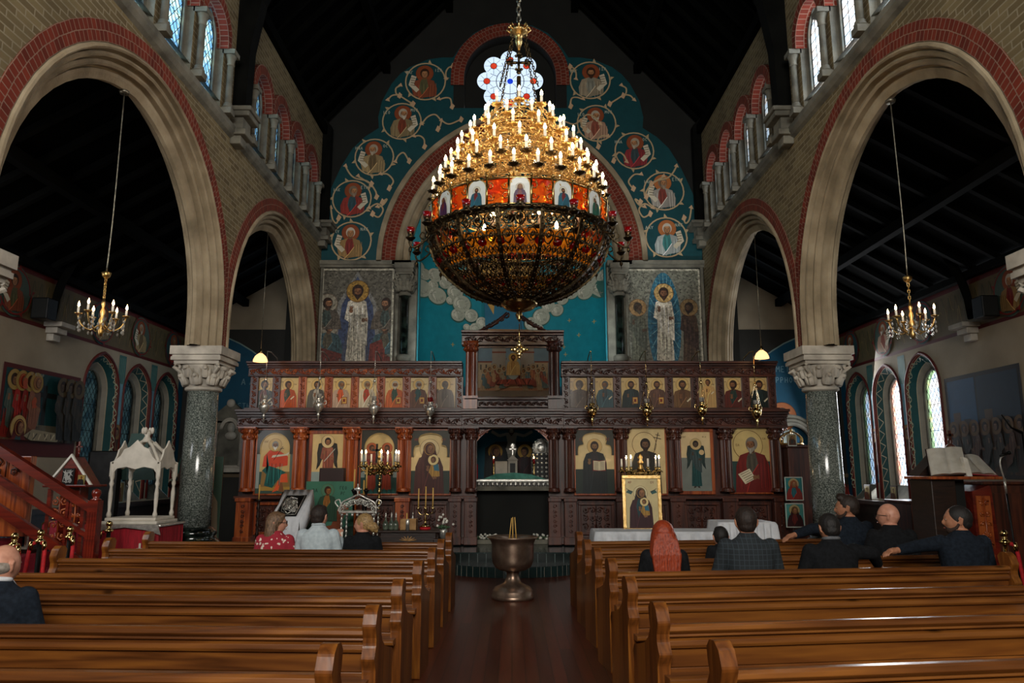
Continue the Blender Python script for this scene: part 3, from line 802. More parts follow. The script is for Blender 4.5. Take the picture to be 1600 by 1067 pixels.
for s in (-1, 1):
 side = 'left' if s < 0 else 'right'
 XI, XO = s * 4.2, s * 4.66
 mp = lambda x: (lambda y, z: (x, y, z))
 wl = MB()
 outer = [(YW, 3.36)]
 for yc in BAYS:
  z1 = 0.3 if yc == BAYS[-1] else None
  outer += archcurve(2.5, 0.06, yc, z1=z1)
 outer += [(YE, 0.3), (YE, 9.05), (YW, 9.05)]
 holes = []
 for b, ys in CLER.items():
  for yc in ys:
   holes.append(archcurve(0.42, 0.02, yc, 7.75, 6.72, 8))
 plate(wl, outer, holes, mp(XI))
 o2 = [(YW, 3.36)]
 for yc in BAYS:
  z1 = 0.3 if yc == BAYS[-1] else None
  o2 += archcurve(2.4, 0.087, yc, z1=z1)
 o2 += [(YE, 0.3), (YE, 9.05), (YW, 9.05)]
 plate(wl, o2, holes, mp(XO))
 struct('wall_nave_' + side, wl, M['brickY'])
 for b, ys in CLER.items():
  for yc in ys:
   win_n[0] += 1
   root = bpy.data.objects.new('window_%d' % win_n[0], None); COL.objects.link(root)
   root['kind'] = 'structure'; root['_o'] = (XI, yc, 6.72); root.location = (XI, yc, 6.72)
   fr = MB()
   ho = archcurve(0.42, 0.02, yc, 7.75, 6.72, 8)
   XG = s * 4.3
   strip(fr, ho, ho, mp(XI), mp(XG))
   li = lancet(yc, 0.33, 6.86, 7.75, 0.3)
   lc = li + [li[0]]
   plate(fr, ho, [li], mp(XG))
   strip(fr, lc, lc, mp(XG), mp(s * 4.5))
   strip(fr, ho, ho, mp(s * 4.55), mp(XO))
   plate(fr, ho, [li], mp(s * 4.55))
   fr.add([(XI, yc - .4, 6.86), (XI, yc + .4, 6.86), (XG, yc + .4, 6.9), (XG, yc - .4, 6.9)], [(0, 1, 2, 3)])
   fr.build('window_frame', M['stoneD'], root)
   g = MB(); plate(g, li, [], mp(s * 4.345))
   g.build('pane', M['glassB'] if s < 0 else M['glassW'], root)
   leading(li, mp(s * 4.335), 0.13, 1.25, 0.005, 'diamond' if s < 0 else 'grid').build('leading', M['lead'], root)
 prof = [(0, 0), (.05, .03), (.12, .035), (.17, .02), (.18, -.03), (.21, -.065), (.24, -.03), (.32, -.02), (.38, -.035), (.39, -.1), (.43, -.13), (.46, -.1), (.55, -.095), (.62, -.115), (.63, -.18),
   (.68, -.205), (.71, -.17), (.8, -.18), (.9, -.2), (1.0, -.22), (1.0, -.27), (.93, -.29), (.8, -.31), (.78, -.35), (.6, -.37), (.5, -.4), (.48, -.43), (.33, -.46)]
 for bi, yc in enumerate(BAYS[1:]):
  am = MB()
  z1 = 0.3 if yc == BAYS[-1] else None
  curves = [archcurve(2.5 - .31 * t, .06 + .08 * t, yc, z1=z1) for t, d in prof]
  for i in range(len(prof) - 1):
   strip(am, curves[i], curves[i + 1], mp(XI - s * prof[i][1]), mp(XI - s * prof[i + 1][1]), smooth=True)
  struct('trim_%d' % (bi + (1 if s < 0 else 4)), am, M['stone'])
  br = MB()
  ca = archcurve(2.505, .06, yc); cb = archcurve(2.72, .06, yc)
  lim = 2.515
  cb = [(max(yc - lim, min(yc + lim, y)), z) for y, z in cb]
  ca = [(max(yc - lim, min(yc + lim, y)), z) for y, z in ca]
  strip(br, ca, cb, mp(XI - s * 0.012), mp(XI - s * 0.012), uvw=0.23)
  strip(br, cb, cb, mp(XI - s * 0.012), mp(XI + s * 0.02), uvw=0.03)
  struct('trim_%d' % (bi + (7 if s < 0 else 10)), br, M['brickR'])
 st = MB()
 pr = [(0, 6.5), (.05, 6.53), (.09, 6.58), (.09, 6.66), (.06, 6.7), (0, 6.72), (-.02, 6.5)]
 v0 = [(XI - s * a, YW, z) for a, z in pr]; v1 = [(XI - s * a, YE, z) for a, z in pr]
 n = len(pr)
 st.add(v0 + v1, [(i, (i + 1) % n, n + (i + 1) % n, n + i) for i in range(n)])
 struct('trim_%d' % (13 if s < 0 else 14), st, M['stoneD'])
 rg = MB()
 for b, ys in CLER.items():
  for yc in ys:
   ca = archcurve(.40, .02, yc, 7.75, 7.68, 8); cb = archcurve(.56, .02, yc, 7.75, 7.68, 8)
   cb = [(max(yc - .5, min(yc + .5, y)), z) for y, z in cb]
   strip(rg, ca, cb, mp(XI - s * .07), mp(XI - s * .07), uvw=.12)
   strip(rg, cb, cb, mp(XI - s * .07), mp(XI), uvw=.07)
   strip(rg, ca, ca, mp(XI - s * .07), mp(XI + s * .15), uvw=.2)
 struct('trim_%d' % (15 if s < 0 else 16), rg, M['brickR'])
 cx = s * 4.13
 for b, ys in CLER.items():
  if b == 0: continue
  for k in range(5):
   yc = ys[0] - .5 + k
   t = thing('colonnette', (cx, yc, 6.72), None, None)
   shf = MB().lathe([(.048, .14), (.045, .75)], (cx, yc, 6.72), 12); shf.build('shaft', M['stoneD'], t)
   bs = MB(); bs.box(cx - .08, cx + .08, yc - .08, yc + .08, 6.7, 6.79); bs.lathe([(.075, .08), (.078, .1), (.06, .125), (.068, .14), (.05, .16)], (cx, yc, 6.72), 12)
   bs.build('base', M['stoneD'], t)
   cp = MB(); cp.lathe([(.045, .74), (.06, .76), (.05, .78), (.06, .84), (.085, .9)], (cx, yc, 6.72), 12); cp.box(cx - .09, cx + .09, yc - .1, yc + .1, 7.62, 7.69)
   cp.build('capital', M['stoneD'], t)
   w0 = {1: 'first', 2: 'second'}[b]
   num = ['westernmost', 'second', 'middle', 'fourth', 'easternmost'][k]
   tag(t, 'stone clerestory colonnette, %s of five on the %s wall, %s the roof truss' % (num, side, 'nearer than' if b == 1 else 'beyond'), 'colonnette', 'clerestory colonnettes')
def capital_mb(cx, cy, z0, r=0.27, h=0.42, ab=0.47):
 m = MB()
 m.lathe([(r * .98, 0), (r * 1.12, .02), (r * 1.12, .05), (r, .07), (r, .1), (r * 1.15, .2), (r * 1.5, h - .06)], (cx, cy, z0), 20)
 for row, (zz, rr, hh, nn, off) in enumerate(((.08, r * 1.02, .17, 8, 0), (.18, r * 1.12, .18, 8, .5))):
  for k in range(nn):
   a = 2 * pi * (k + off) / nn
   ca, sa = cos(a), sin(a)
   pts = []
   for t in range(6):
    u = t / 5
    rad = rr + .03 + .11 * u ** 2.2; z = zz + hh * (u if u < .85 else 1.7 - u)
    pts.append((cx + rad * ca, cy + rad * sa, z0 + z))
   m.tube(pts, [.045, .06, .06, .05, .04, .02], 6)
   for sg in (-1, 1):
    p2 = [(p[0] - sa * sg * .045 * (1 + i * .2), p[1] + ca * sg * .045 * (1 + i * .2), p[2] - .02) for i, p in enumerate(pts[1:5])]
    m.tube(p2, [.03, .035, .03, .012], 5)
 for k in range(4):
  a = pi / 4 + k * pi / 2
  ca, sa = cos(a), sin(a)
  cxx, cyy, zz = cx + ca * ab * 1.12, cy + sa * ab * 1.12, z0 + h - .09
  sp = [(cxx + ca * .055 * cos(q) * (1 - q / 9), cyy + sa * .055 * cos(q) * (1 - q / 9), zz + .055 * sin(q) * (1 - q / 9)) for q in [i * .7 for i in range(10)]]
  m.tube([(cx + ca * r * 1.1, cy + sa * r * 1.1, z0 + .2)] + sp, .024, 5)
 e = 0
 for (w, za, zb) in ((ab * .9, h - .05, h), (ab, h, h + .05), (ab * .96, h + .05, h + .08), (ab * 1.04, h + .08, h + .2)):
  m.box(cx - w, cx + w, cy - w, cy + w, z0 + za, z0 + zb)
 return m
piers = [(5.53, 'carved white capital of the nearest pier'), (10.6, 'tall speckled granite column with white leafy capital')]
for s in (-1, 1):
 sd = 'left' if s < 0 else 'right'
 for y in (5.53, 10.6):
  cx = s * 4.44
  if y == 0.48: pass
  t = thing('granite_column', (cx, y, 0), 'speckled granite column with white leaf capital, %s' %
      ('beside the %s end of the icon screen' % sd if y > 10 else ('nearest at the %s edge, mostly outside the photo' % sd if y > 5 else 'behind the viewer on the %s' % sd)), 'column', 'granite arcade columns')
  sh = MB().lathe([(.225, .86), (.222, 1.5), (.21, 2.76)], (cx, y, 0), 32); sh.build('shaft', M['granite'], t)
  bs = MB(); bs.lathe([(.4, 0), (.4, .55), (.36, .57), (.37, .63), (.34, .68), (.28, .72), (.31, .76), (.31, .8), (.24, .86)], (cx, y, 0), 28); bs.build('base', M['blackmarble'], t)
  capital_mb(cx, y, 2.74, .225, .42, .35).build('capital', M['capital'], t, bevel=.006)
fl = MB(); fl.box(-7.7, 7.7, YW, 12.48, -.1, 0); fl.box(-7.7, -5.2, 12.48, 17.0, -.1, 0); fl.box(5.2, 7.7, 12.48, 17.0, -.1, 0)
struct('floor', fl, M['floor'])
pf = MB(); pf.box(-5.2, 5.2, 12.48, 18.6, -.1, .32)
struct('trim_17', pf, M['slate'])
rz = MB(); rz.box(-5.2, 5.2, 12.475, 12.479, 0, .30); struct('trim_18', rz, M['slateR'])
sp = MB(); arc = [(1.0 * cos(pi + pi * i / 24), 12.47 + .62 * sin(pi + pi * i / 24)) for i in range(25)]
sp.prism(arc, lambda u, v, d: (u, v, d), 0, .16)
struct('trim_19', sp, M['slate'])
tl = MB()
for i in range(23):
 a = pi + pi * (i + 1) / 24
 tl.box(1.004 * cos(a) - .003, 1.004 * cos(a) + .003, 12.47 + .624 * sin(a) - .004, 12.47 + .624 * sin(a), 0, .158)
struct('trim_20', tl, M['stoneD'])
CZ, CC = 6.15, 0.65
def chan(h, z0=6.15): return archcurve(h + CC, CC, 0, CZ, z0, 18)
XZ = lambda y: (lambda x, z: (x, y, z))
rc = at(797, 116, 15.7)                         # rose centre
recess = archcurve(1.05, .0, rc.x, 10.55, 9.78, 12)
ew = MB()
plate(ew, [(-4.9, .3), (-4.9, 14), (4.9, 14), (4.9, .3)], [chan(2.56, .32), recess], XZ(YE))
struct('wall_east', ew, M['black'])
rs = MB(); strip(rs, recess, recess, XZ(YE), XZ(YE + .45));
pxr = (at(797 + 10, 116, 15.7).x - rc.x) / 10
def rosepts(d=37, pr=15.5, n=96):
 out = []
 for i in range(n):
  th = 2 * pi * i / n
  ph = (th + pi / 8) % (pi / 4) - pi / 8
  out.append((rc.x + pxr * (d * cos(ph) + sqrt(max(0, pr ** 2 - (d * sin(ph)) ** 2))) * cos(th), rc.z + pxr * (d * cos(ph) + sqrt(max(0, pr ** 2 - (d * sin(ph)) ** 2))) * sin(th)))
 return out
rp = rosepts()
small = []
for sx in (-55, 88):
 c0 = (rc.x + (-55 if sx < 0 else 55) * pxr * 1.28, rc.z - 40 * pxr * 1.3)
 small.append([(c0[0] + .085 * cos(2 * pi * i / 16), c0[1] + .075 * sin(2 * pi * i / 16)) for i in range(16)])
plate(rs, recess, [rp] + [q for q in small], XZ(YE + .3))
struct('trim_21', rs, M['black'])
root = bpy.data.objects.new('window_40', None); COL.objects.link(root); root['kind'] = 'structure'; root['_o'] = (rc.x, YE + .3, rc.z); root.location = (rc.x, YE + .3, rc.z)
g = MB(); plate(g, rp, [], XZ(YE + .32))
for q in small: plate(g, q, [], XZ(YE + .32))
g.build('pane', M['roseW'], root)
g = MB()
disc = lambda cx, cz, r, n=20: [(cx + r * cos(2 * pi * i / n), cz + r * sin(2 * pi * i / n)) for i in range(n)]
for k in range(8):
 a = k * pi / 4
 plate(g, disc(rc.x + 37 * pxr * cos(a), rc.z + 37 * pxr * sin(a), 5.2 * pxr), [], XZ(YE + .315))
for sx in (-1, 1): plate(g, disc(rc.x + sx * 55 * pxr * 1.28, rc.z - 52 * pxr, .04), [], XZ(YE + .315))
g.build('red_pane', M['roseR'], root)
g = MB(); plate(g, disc(rc.x, rc.z, 4.8 * pxr), [], XZ(YE + .315)); g.build('blue_pane', M['roseB'], root)
ld = MB()
P3 = lambda x, z: (x, YE + .305, z)
ld.tube([P3(*p) for p in disc(rc.x, rc.z, 22 * pxr, 40)], .008, 4, closed=True)
for k in range(8):
 a = k * pi / 4
 c0 = (rc.x + 37 * pxr * cos(a), rc.z + 37 * pxr * sin(a))
 ld.tube([P3(*p) for p in disc(*c0, 5.2 * pxr)], .006, 4, closed=True)
 ld.cyl(P3(rc.x + 6 * pxr * cos(a), rc.z + 6 * pxr * sin(a)), P3(rc.x + 31 * pxr * cos(a), rc.z + 31 * pxr * sin(a)), .005, n=4)
 for q in range(8):
  b = q * pi / 4
  ld.cyl(P3(c0[0] + 5.2 * pxr * cos(b), c0[1] + 5.2 * pxr * sin(b)), P3(c0[0] + 14 * pxr * cos(b), c0[1] + 14 * pxr * sin(b)), .004, n=4)
 a += pi / 8
 ld.cyl(P3(rc.x + 22 * pxr * cos(a), rc.z + 22 * pxr * sin(a)), P3(rc.x + 34 * pxr * cos(a), rc.z + 34 * pxr * sin(a)), .006, n=4)
ld.build('leading', M['lead'], root)
bb = MB()
ca = archcurve(1.06, 0, rc.x, 10.55, 10.35, 12); cb = archcurve(1.36, 0, rc.x, 10.55, 10.35, 12)
strip(bb, ca, cb, XZ(YE - .05), XZ(YE - .05), uvw=.3); strip(bb, cb, cb, XZ(YE - .05), XZ(YE), uvw=.05); strip(bb, ca, ca, XZ(YE - .05), XZ(YE + .1), uvw=.15)
struct('trim_22', bb, M['brickR'])
def ring(name, h0, h1, y0, y1, mat, uvw=None, extra=None):
 m = MB(); a, b = chan(h0), chan(h1)
 strip(m, a, b, XZ(y0), XZ(y0), uvw=uvw)
 strip(m, b, b, XZ(y0), XZ(y1), uvw=uvw); strip(m, a, a, XZ(y0), XZ(y1), uvw=uvw)
 struct(name, m, mat)
ring('trim_23', 2.86, 2.97, YE - .12, YE, M['stone'])
ring('trim_24', 2.56, 2.86, YE - .05, YE + .02, M['brickR'], .3)
m = MB()
pr = [(2.56, -.07), (2.52, -.1), (2.46, -.1), (2.42, -.05), (2.4, .02), (2.36, .05), (2.3, .04), (2.27, .1), (2.27, .2), (2.2, .22), (2.12, .25), (2.08, .32), (2.08, .5)]
for i in range(len(pr) - 1):
 strip(m, chan(pr[i][0]), chan(pr[i + 1][0]), XZ(YE + pr[i][1]), XZ(YE + pr[i + 1][1]))
struct('trim_25', m, M['stone'])
m = MB()
for sg in (-1, 1):
 m.box(sg * 4.2, sg * 2.2, YE - .12, YE + .02, 6.08, 6.17); m.box(sg * 4.2, sg * 2.2, YE - .08, YE, 6.02, 6.08)
 m.box(sg * 2.52, sg * 2.46, YE - .05, YE, .32, 6.05); m.box(min(sg * 2.6, sg * 2.08), max(sg * 2.6, sg * 2.08), YE + .02, YE + .5, .32, 6.1); m.box(min(sg * 2.62, sg * 2.08), max(sg * 2.62, sg * 2.08), YE - .12, YE + .5, 6.05, 6.17)
 m.box(sg * 4.18, sg * 4.12, YE - .05, YE, .32, 6.05)
struct('trim_26', m, M['stoneD'])
for sg in (-1, 1):
 t = thing('chancel_column', (sg * 2.32, YE - .12, .32), 'slender black marble shaft with stone capital at the %s of the turquoise apse' % ('left' if sg < 0 else 'right'), 'column', 'chancel shafts')
 x, y = sg * 2.32, YE - .12
 MB().lathe([(.1, 0), (.1, 5.06)], (x, y, .32), 16).build('shaft', M['blackmarble'], t)
 r_ = MB().lathe([(.1, 3.6), (.15, 3.63), (.16, 3.68), (.15, 3.73), (.1, 3.76)], (x, y, .32), 16); r_.build('shaft_ring', M['stoneD'], t)
 cp = capital_mb(x, y, 5.36, .12, .5, .2); cp.build('capital', M['stoneD'], t)
def apy(x): return 15.95 + 2.2 * sqrt(max(0.0, 1 - (x / 2.7) ** 2))
ap = MB(); xs = [2.7 * sin(-pi / 2 + pi * i / 32) for i in range(33)]
zs = [.32, 9.75]
vs = [(x, apy(x), z) for z in zs for x in xs]
ap.add(vs, [(i, i + 1, 33 + i + 1, 33 + i) for i in range(32)], True, 0, None, (*lin('1b8f9c'), 0))
ap.box(-2.8, -2.05, 15.9, 16.1, .32, 9.75); ap.box(2.05, 2.8, 15.9, 16.1, .32, 9.75)
for fi in range(len(ap.f)): ap.col[fi] = (*lin('16808f'), 0)
struct('wall_apse', ap, M['paint'])
m = MB(); m.box(-2.9, 2.9, 15.72, 18.4, 9.72, 9.8); struct('ceiling_apse', m, M['black'])
m = MB(); m.box(-4.9, 4.9, 15.72, 15.95, .32, 6.0)
A = Art(5.2, 9.4, None, clip=(-2.6, 2.6, 0, 9))
def apt(zx, zy, dy=0):
 px, py = 620 + zx / 4.1, 280 + zy / 4.1
 Y = 17.9
 for _ in range(4):
  p = at(px, py, Y); Y = apy(p.x)
 return p.x, p.z
R0 = random.Random(3)
cl = [(180, 610, 33), (100, 640, 45), (160, 700, 50), (235, 680, 27), (262, 750, 48), (310, 672, 32), (250, 620, 40), (345, 780, 24), (375, 730, 44), (418, 805, 50), (395, 875, 38), (478, 880, 38), (545, 925, 33), (505, 965, 34), (450, 955, 20),
   (1305, 690, 58), (1205, 725, 42), (1240, 640, 40), (1120, 730, 36), (1060, 770, 34), (1025, 840, 36), (970, 815, 38), (925, 885, 48), (860, 930, 38), (905, 965, 30), (330, 640, 40), (1150, 660, 44), (1340, 620, 45), (120, 560, 44)]
for x, z, r in cl:
 cx, cz = apt(x, z); rr = r * .0175 / 4.1
 A.ell(cx, cz, rr * 1.12, rr * 1.12, '3f6b62')
for x, z, r in cl:
 cx, cz = apt(x, z); rr = r * .0175 / 4.1
 A.ell(cx, cz, rr * 1.0, rr * 1.0, 'a9aa98'); A.ell(cx - rr * .08, cz + rr * .1, rr * .8, rr * .8, 'c6c4b2')
 A.ring(cx, cz, rr * .62, rr * .06, '8f9080'); A.ring(cx - rr * .1, cz + rr * .05, rr * .36, rr * .05, 'ddd9c8', a1=4.2)
 for q in range(7):
  a = R0.random() * 6.3; A.line([(cx + rr * .4 * cos(a), cz + rr * .4 * sin(a)), (cx + rr * .8 * cos(a + .2), cz + rr * .8 * sin(a + .2))], rr * .05, '84867a')
for k in range(46):
 x = R0.uniform(-2.25, 2.25); z = R0.uniform(3.9, 6.0)
 if any((x - apt(a, b)[0]) ** 2 + (z - apt(a, b)[1]) ** 2 < .14 for a, b, c in cl) or abs(x) < .7: continue
 A.line([(x - .045, z), (x + .045, z)], .014, 'b49a52'); A.line([(x, z - .05), (x, z + .05)], .014, 'b49a52')
bx, bz = apt(690, 860)
for sg in (-1, 1):
 ex, ez = apt(690 + sg * 240, 720)
 pts = [(bx + sg * .1, bz + 1.2), (ex, bz + 1.15)]
 st_ = [(ex, bz + 1.15)]
 n = 9
 for i in range(n):
  f = i / n
  st_ += [(ex - sg * (abs(ex - bx) - .25) * f, bz + 1.15 - 1.5 * f), (ex - sg * (abs(ex - bx) - .25) * (f + .6 / n), bz + 1.15 - 1.5 * f)]
 st_ += [(bx + sg * .2, bz - .6), (bx, bz - .6), (bx, bz + 1.3)]
 A.poly(st_, 'b98f4a', .5)
 A.poly([(x - sg * .09, z) for x, z in st_[:-3]] + st_[-3:], '4a2318')
A.poly([(bx - .45, bz - .8), (bx - .5, bz + .2), (bx - .3, bz + .9), (bx + .3, bz + .9), (bx + .5, bz + .2), (bx + .45, bz - .8)], '17607a')
folds(A, bx - .4, bx + .4, bz - .8, bz + .8, '17607a', 9, 4)
A.rect(bx - .6, bx + .6, bz - 1.0, bz - .45, '9a6a2c', .4)
head(A, bx, bz + 1.3, .16, '7a4a2c', veil='4b1e22')
mbp = A.mb(lambda x, z, d: (x, apy(x) - .01 - d, z))
o = mbp.build('apse_painting', M['paint']); o['kind'] = 'structure'; o.name = 'trim_27'
def px2(x, y, Y=15.7): p = at(x, y, Y); return (p.x, p.z)
TL = [(499, 410), (499, 372), (506, 330), (513, 304), (522, 284), (534, 259), (551, 232), (570, 214), (592, 200), (591, 183), (597, 158), (612, 131), (625, 116), (640, 105), (669, 93), (690, 90), (708, 90), (720, 72), (740, 52), (765, 40), (800, 35)]
Lp = [px2(*p) for p in TL]; xm = px2(798, 300)[0]
Rp = [(2 * xm - x, z) for x, z in reversed(Lp[:-1])]
hole = chan(2.92);
tr = MB();
rr2 = archcurve(1.3, 0, rc.x, 10.55, 9.8, 12)
inner = list(chan(2.92))
plate(tr, Lp + Rp + [], [], XZ(YE - .004))
tw = MB()
poly = [(Lp[0][0], 6.16)] + Lp[1:] + Rp[:-1] + [(Rp[-1][0], 6.16)] + [(p[0], p[1] if p[1] > 6.16 else 6.16) for p in reversed(inner)]
plate(tw, poly, [rr2], XZ(YE - .006))
for fi in range(len(tw.f)): tw.col[fi] = (*lin('0c444b'), 0)
struct('trim_28', tw, M['paint'])
VINE = 'b9a27c'
def medallion(A, cx, cz, r, kind, fr=VINE, i=0, ground=None):
 if ground: A.ell(cx, cz, r, r, ground)
 robes = [('8a4a30', '5b5a3c'), ('8c7a58', '7a3a26'), ('a08a62', '6c5a3e'), ('93362e', '2f4d56'), ('9a7a4c', '7d2f2a'), ('9c8f78', '86867a'), ('b08d74', '8a4a3a'), ('8c2f34', '35464a'), ('a29c92', '7b3b30'), ('a9b0ac', '3c7a78')]
 rb, un = robes[i % 10]
 sub = Art(r * 2, r * 2, None, clip=(cx - r * .95, cx + r * .95, cz - r * .93, cz + r * 1.0))
 hr_ = r * .235
 bust(sub, cx + (r * .05 if i % 2 else -r * .05), cz - r * .95, hr_, rb, un, 'a57650', ['3a2416', 'b5ab98', 'a89c88', '7a6a58', 'c9bfae'][i % 5], ['3a2416', 'c2b8a6', 'a89c88', '8a7a68', None][i % 5] if i not in (0,) else None,
   '8c4626' if i < 8 else 'b06a38', .1, [0, 1, -1, 1, 0][i % 5], zt=cz + r * .42, seed=i)
 for p, c in sub.L:
  q = []
  for x, z in p:
   d = sqrt((x - cx) ** 2 + (z - cz) ** 2)
   if d > r * .96: x, z = cx + (x - cx) / d * r * .96, cz + (z - cz) / d * r * .96
   q.append((x, z))
  A.L.append((q, c))
 sg = 1 if i % 2 else -1
 A.poly([(cx + sg * .45 * r, cz + .25 * r), (cx + sg * .7 * r, cz + .35 * r), (cx + sg * .85 * r, cz - .2 * r), (cx + sg * .45 * r, cz - .6 * r), (cx + sg * .3 * r, cz - .45 * r), (cx + sg * .58 * r, cz - .15 * r)], 'cfc6ae')
 for q in range(4): A.line([(cx + sg * .5 * r, cz + (.16 - q * .13) * r), (cx + sg * .74 * r, cz + (.2 - q * .13) * r)], r * .03, '54452f')
 A.ring(cx, cz, r, r * .07, fr)
 for k in range(5):
  a = i + k * 2 * pi / 5
  A.poly([(cx + r * cos(a), cz + r * sin(a)), (cx + r * 1.22 * cos(a + .16), cz + r * 1.22 * sin(a + .16)), (cx + r * 1.05 * cos(a + .2), cz + r * 1.05 * sin(a + .2))], fr)
meds = [(665, 128, 31), (628, 190, 30), (585, 246, 30), (550, 311, 30), (549, 377, 31), (922, 126, 31), (932, 193, 30), (991, 236, 30), (1037, 299, 31), (1041, 371, 32)]
A = Art(9, 14, None, clip=(-4.3, 4.3, 6.2, 12))
for i, (x, y, r) in enumerate(meds):
 c0 = px2(x, y); rr = abs(px2(x + r, y)[0] - c0[0])
 medallion(A, c0[0], c0[1], rr, 0, i=i)
 txt(A, ['OAG', 'ISW', 'HNA', 'IAK', 'DAY'][i % 5].replace('D', 'A'), c0[0] - rr * 1.0, c0[1] + rr * .42, rr * .16, 'a8b0a0')
 txt(A, ['ISA', 'MWC', 'OCI', 'ETH', 'NAC'][i % 5], c0[0] + rr * .45, c0[1] + rr * .55, rr * .16, 'a8b0a0')
vines = [[(517, 325), (520, 343), (526, 349), (529, 341)], [(540, 260), (547, 272), (556, 279), (575, 284), (587, 299), (588, 308)], [(618, 254), (622, 244), (631, 239), (639, 252)], [(595, 273), (606, 273), (615, 284), (608, 295)],
   [(590, 324), (599, 320), (605, 311), (597, 316)], [(577, 326), (590, 319), (599, 328), (592, 340), (582, 335)], [(659, 195), (668, 184), (680, 180), (690, 189), (702, 195), (720, 188)], [(690, 190), (688, 198), (684, 203)],
   [(686, 156), (696, 153), (704, 155), (706, 167)], [(697, 124), (697, 114), (701, 107), (707, 105)], [(606, 157), (612, 150), (622, 149), (634, 156), (645, 163)], [(626, 134), (619, 138), (619, 146), (624, 150)], [(647, 214), (656, 213), (663, 219), (663, 230)], [(560, 276), (580, 288)]]
for v in vines:
 for mir in (0, 1):
  pts = [px2(1597 - x if mir else x, y) for x, y in v]
  A.line(pts, .035, VINE, smooth=6)
  ex, ez = pts[-1]
  A.poly([(ex - .05, ez - .03), (ex, ez + .09), (ex + .07, ez + .02), (ex + .02, ez - .08)], 'c9a884')
  ex, ez = pts[0]
  A.poly([(ex - .06, ez), (ex + .01, ez + .07), (ex + .05, ez - .03)], 'c9a884')
m = A.mb(lambda x, z, d: (x, YE - .008 - d, z), step=.0003)
o = m.build('trim_29', M['paint']); o['kind'] = 'structure'
def panel(name, A, mp, mat, label, cat, group=None, frame=None, step=.0005, thick=0.02):
 m = A.mb(mp, step)
 if frame: pass
 o = m.build(name, mat)
 return tag(o, label, cat, group)
def vmp(cx, y, z0, sgn=-1):
 return lambda x, z, d: (cx + x, y + sgn * d, z0 + z)
xl0, xl1 = px2(501, 500)[0], px2(615, 500)[0]; xr0, xr1 = px2(977, 500)[0], px2(1096, 500)[0]
zb = 3.3
for left in (1, 0):
 x0, x1 = (xl0, xl1) if left else (xr0, xr1)
 W, H = x1 - x0, 6.0 - zb
 A = Art(W, H, '5d5a50' if left else '6a6a5e')
 for k in range(420):
  x, z = R0.uniform(-W / 2, W / 2), R0.uniform(0, H)
  A.rect(x, x + .03, z, z + .025, ['6c685c', '4a473f', '77736a', '3d3b36'][k % 4])
 if left:
  A.poly([(-.02, H * .98), (-.42, H * .72), (-.5, H * .4), (-.3, H * .12), (.3, H * .12), (.5, H * .4), (.4, H * .72)], '7a7a76')
  A.poly([(-.02, H * .94), (-.34, H * .7), (-.42, H * .4), (-.25, H * .15), (.25, H * .15), (.42, H * .4), (.33, H * .7)], '3c4866')
  for q in (-1, 1):
   for k2 in range(3):
    bust(A, q * (.55 + .05 * k2) if q < 0 else .62, H * (.1 + .2 * k2), .11, ['6b2a22', '3a5358', '5a5248'][k2], ['3d4a46', '6e3026', '4f4a3c'][(k2 + 1) % 3], '8a6246', '2b1c14', '3a2a1e' if k2 != 1 else None, '8d8878' if q < 0 else None, .1, -q, zt=H * (.33 + .19 * k2), seed=k2)
  A.poly([(-.75, 0), (-.75, H * .35), (-.3, H * .3), (-.25, 0)], '5e2a22'); folds(A, -.75, -.3, 0, H * .3, '4a5d5a', 6, 3)
  A.poly([(.25, 0), (.3, H * .38), (.55, H * .42), (.75, H * .1), (.75, 0)], '6a2c24'); folds(A, .3, .7, 0, H * .36, '6a2c24', 7, 9)
  for k2 in range(7):
   a = -.5 + k2 * .16
   A.poly([(a, .12 + .04 * (k2 % 3)), (a + .28, .02 + .05 * (k2 % 2)), (a + .32, .12), (a + .05, .26)], ['5c4028', '3b2a1c'][k2 % 2])
  stand(A, 0, H * .2, .128, 'cfc9b8', 'bdb7a6', '7a5236', '2e1d14', '2e1d14', '9a7838', .2, 0, None, 14.0, 5)
  for k2 in range(16):
   A.line([(-.32 + .04 * k2, H * .24 + .02 * (k2 % 3)), (-.2 + .028 * k2, H * .45), (-.12 + .02 * k2, H * .62)], .009, '5d584c', smooth=3)
 else:
  A.ell(.02, H * .54, .36, H * .43, '2a5f74', n=30); A.ell(.02, H * .54, .28, H * .38, '1c4f66', n=30)
  for k2 in range(24):
   a = k2 * pi / 12; A.line([(.02, H * .55), (.02 + .34 * cos(a), H * .55 + H * .41 * sin(a))], .01, '6f9a9c')
  stand(A, -.55, H * .2, .1, '4b4e44', '595a4c', '4a382a', '3a3228', '4d463a', '94764e', .2, 1, None, 14, 3)
  stand(A, .56, H * .2, .1, '3a2a24', '46362a', '4a382a', '2a1e18', '2a1e18', '7a6342', .2, -1, None, 14, 4)
  for k2 in range(8):
   A.poly([(-.8 + .2 * k2, 0), (-.75 + .2 * k2, .3 + .15 * (k2 % 3)), (-.55 + .2 * k2, .38), (-.45 + .2 * k2, 0)], ['4c3a2c', '3a3026', '58402e'][k2 % 3])
  bust(A, .5, 0, .09, '8a8678', '6a3a2e', '4a382a', '1e1612', None, None, 0, 1, zt=.42); bust(A, -.3, 0, .09, '5a4a34', '6a3a2e', '4a382a', '1e1612', None, None, 0, 1, zt=.45)
  stand(A, .02, H * .22, .112, 'd5cfbe', 'c4bdab', '6a4630', '2e1d14', '2e1d14', 'b0905a', .2, 0, None, 15, 8)
  for k2 in range(10): A.line([(-.12 + .03 * k2, H * .25), (-.1 + .026 * k2, H * .5), (-.12 + .03 * k2, H * .68)], .008, '5d584c', smooth=3)
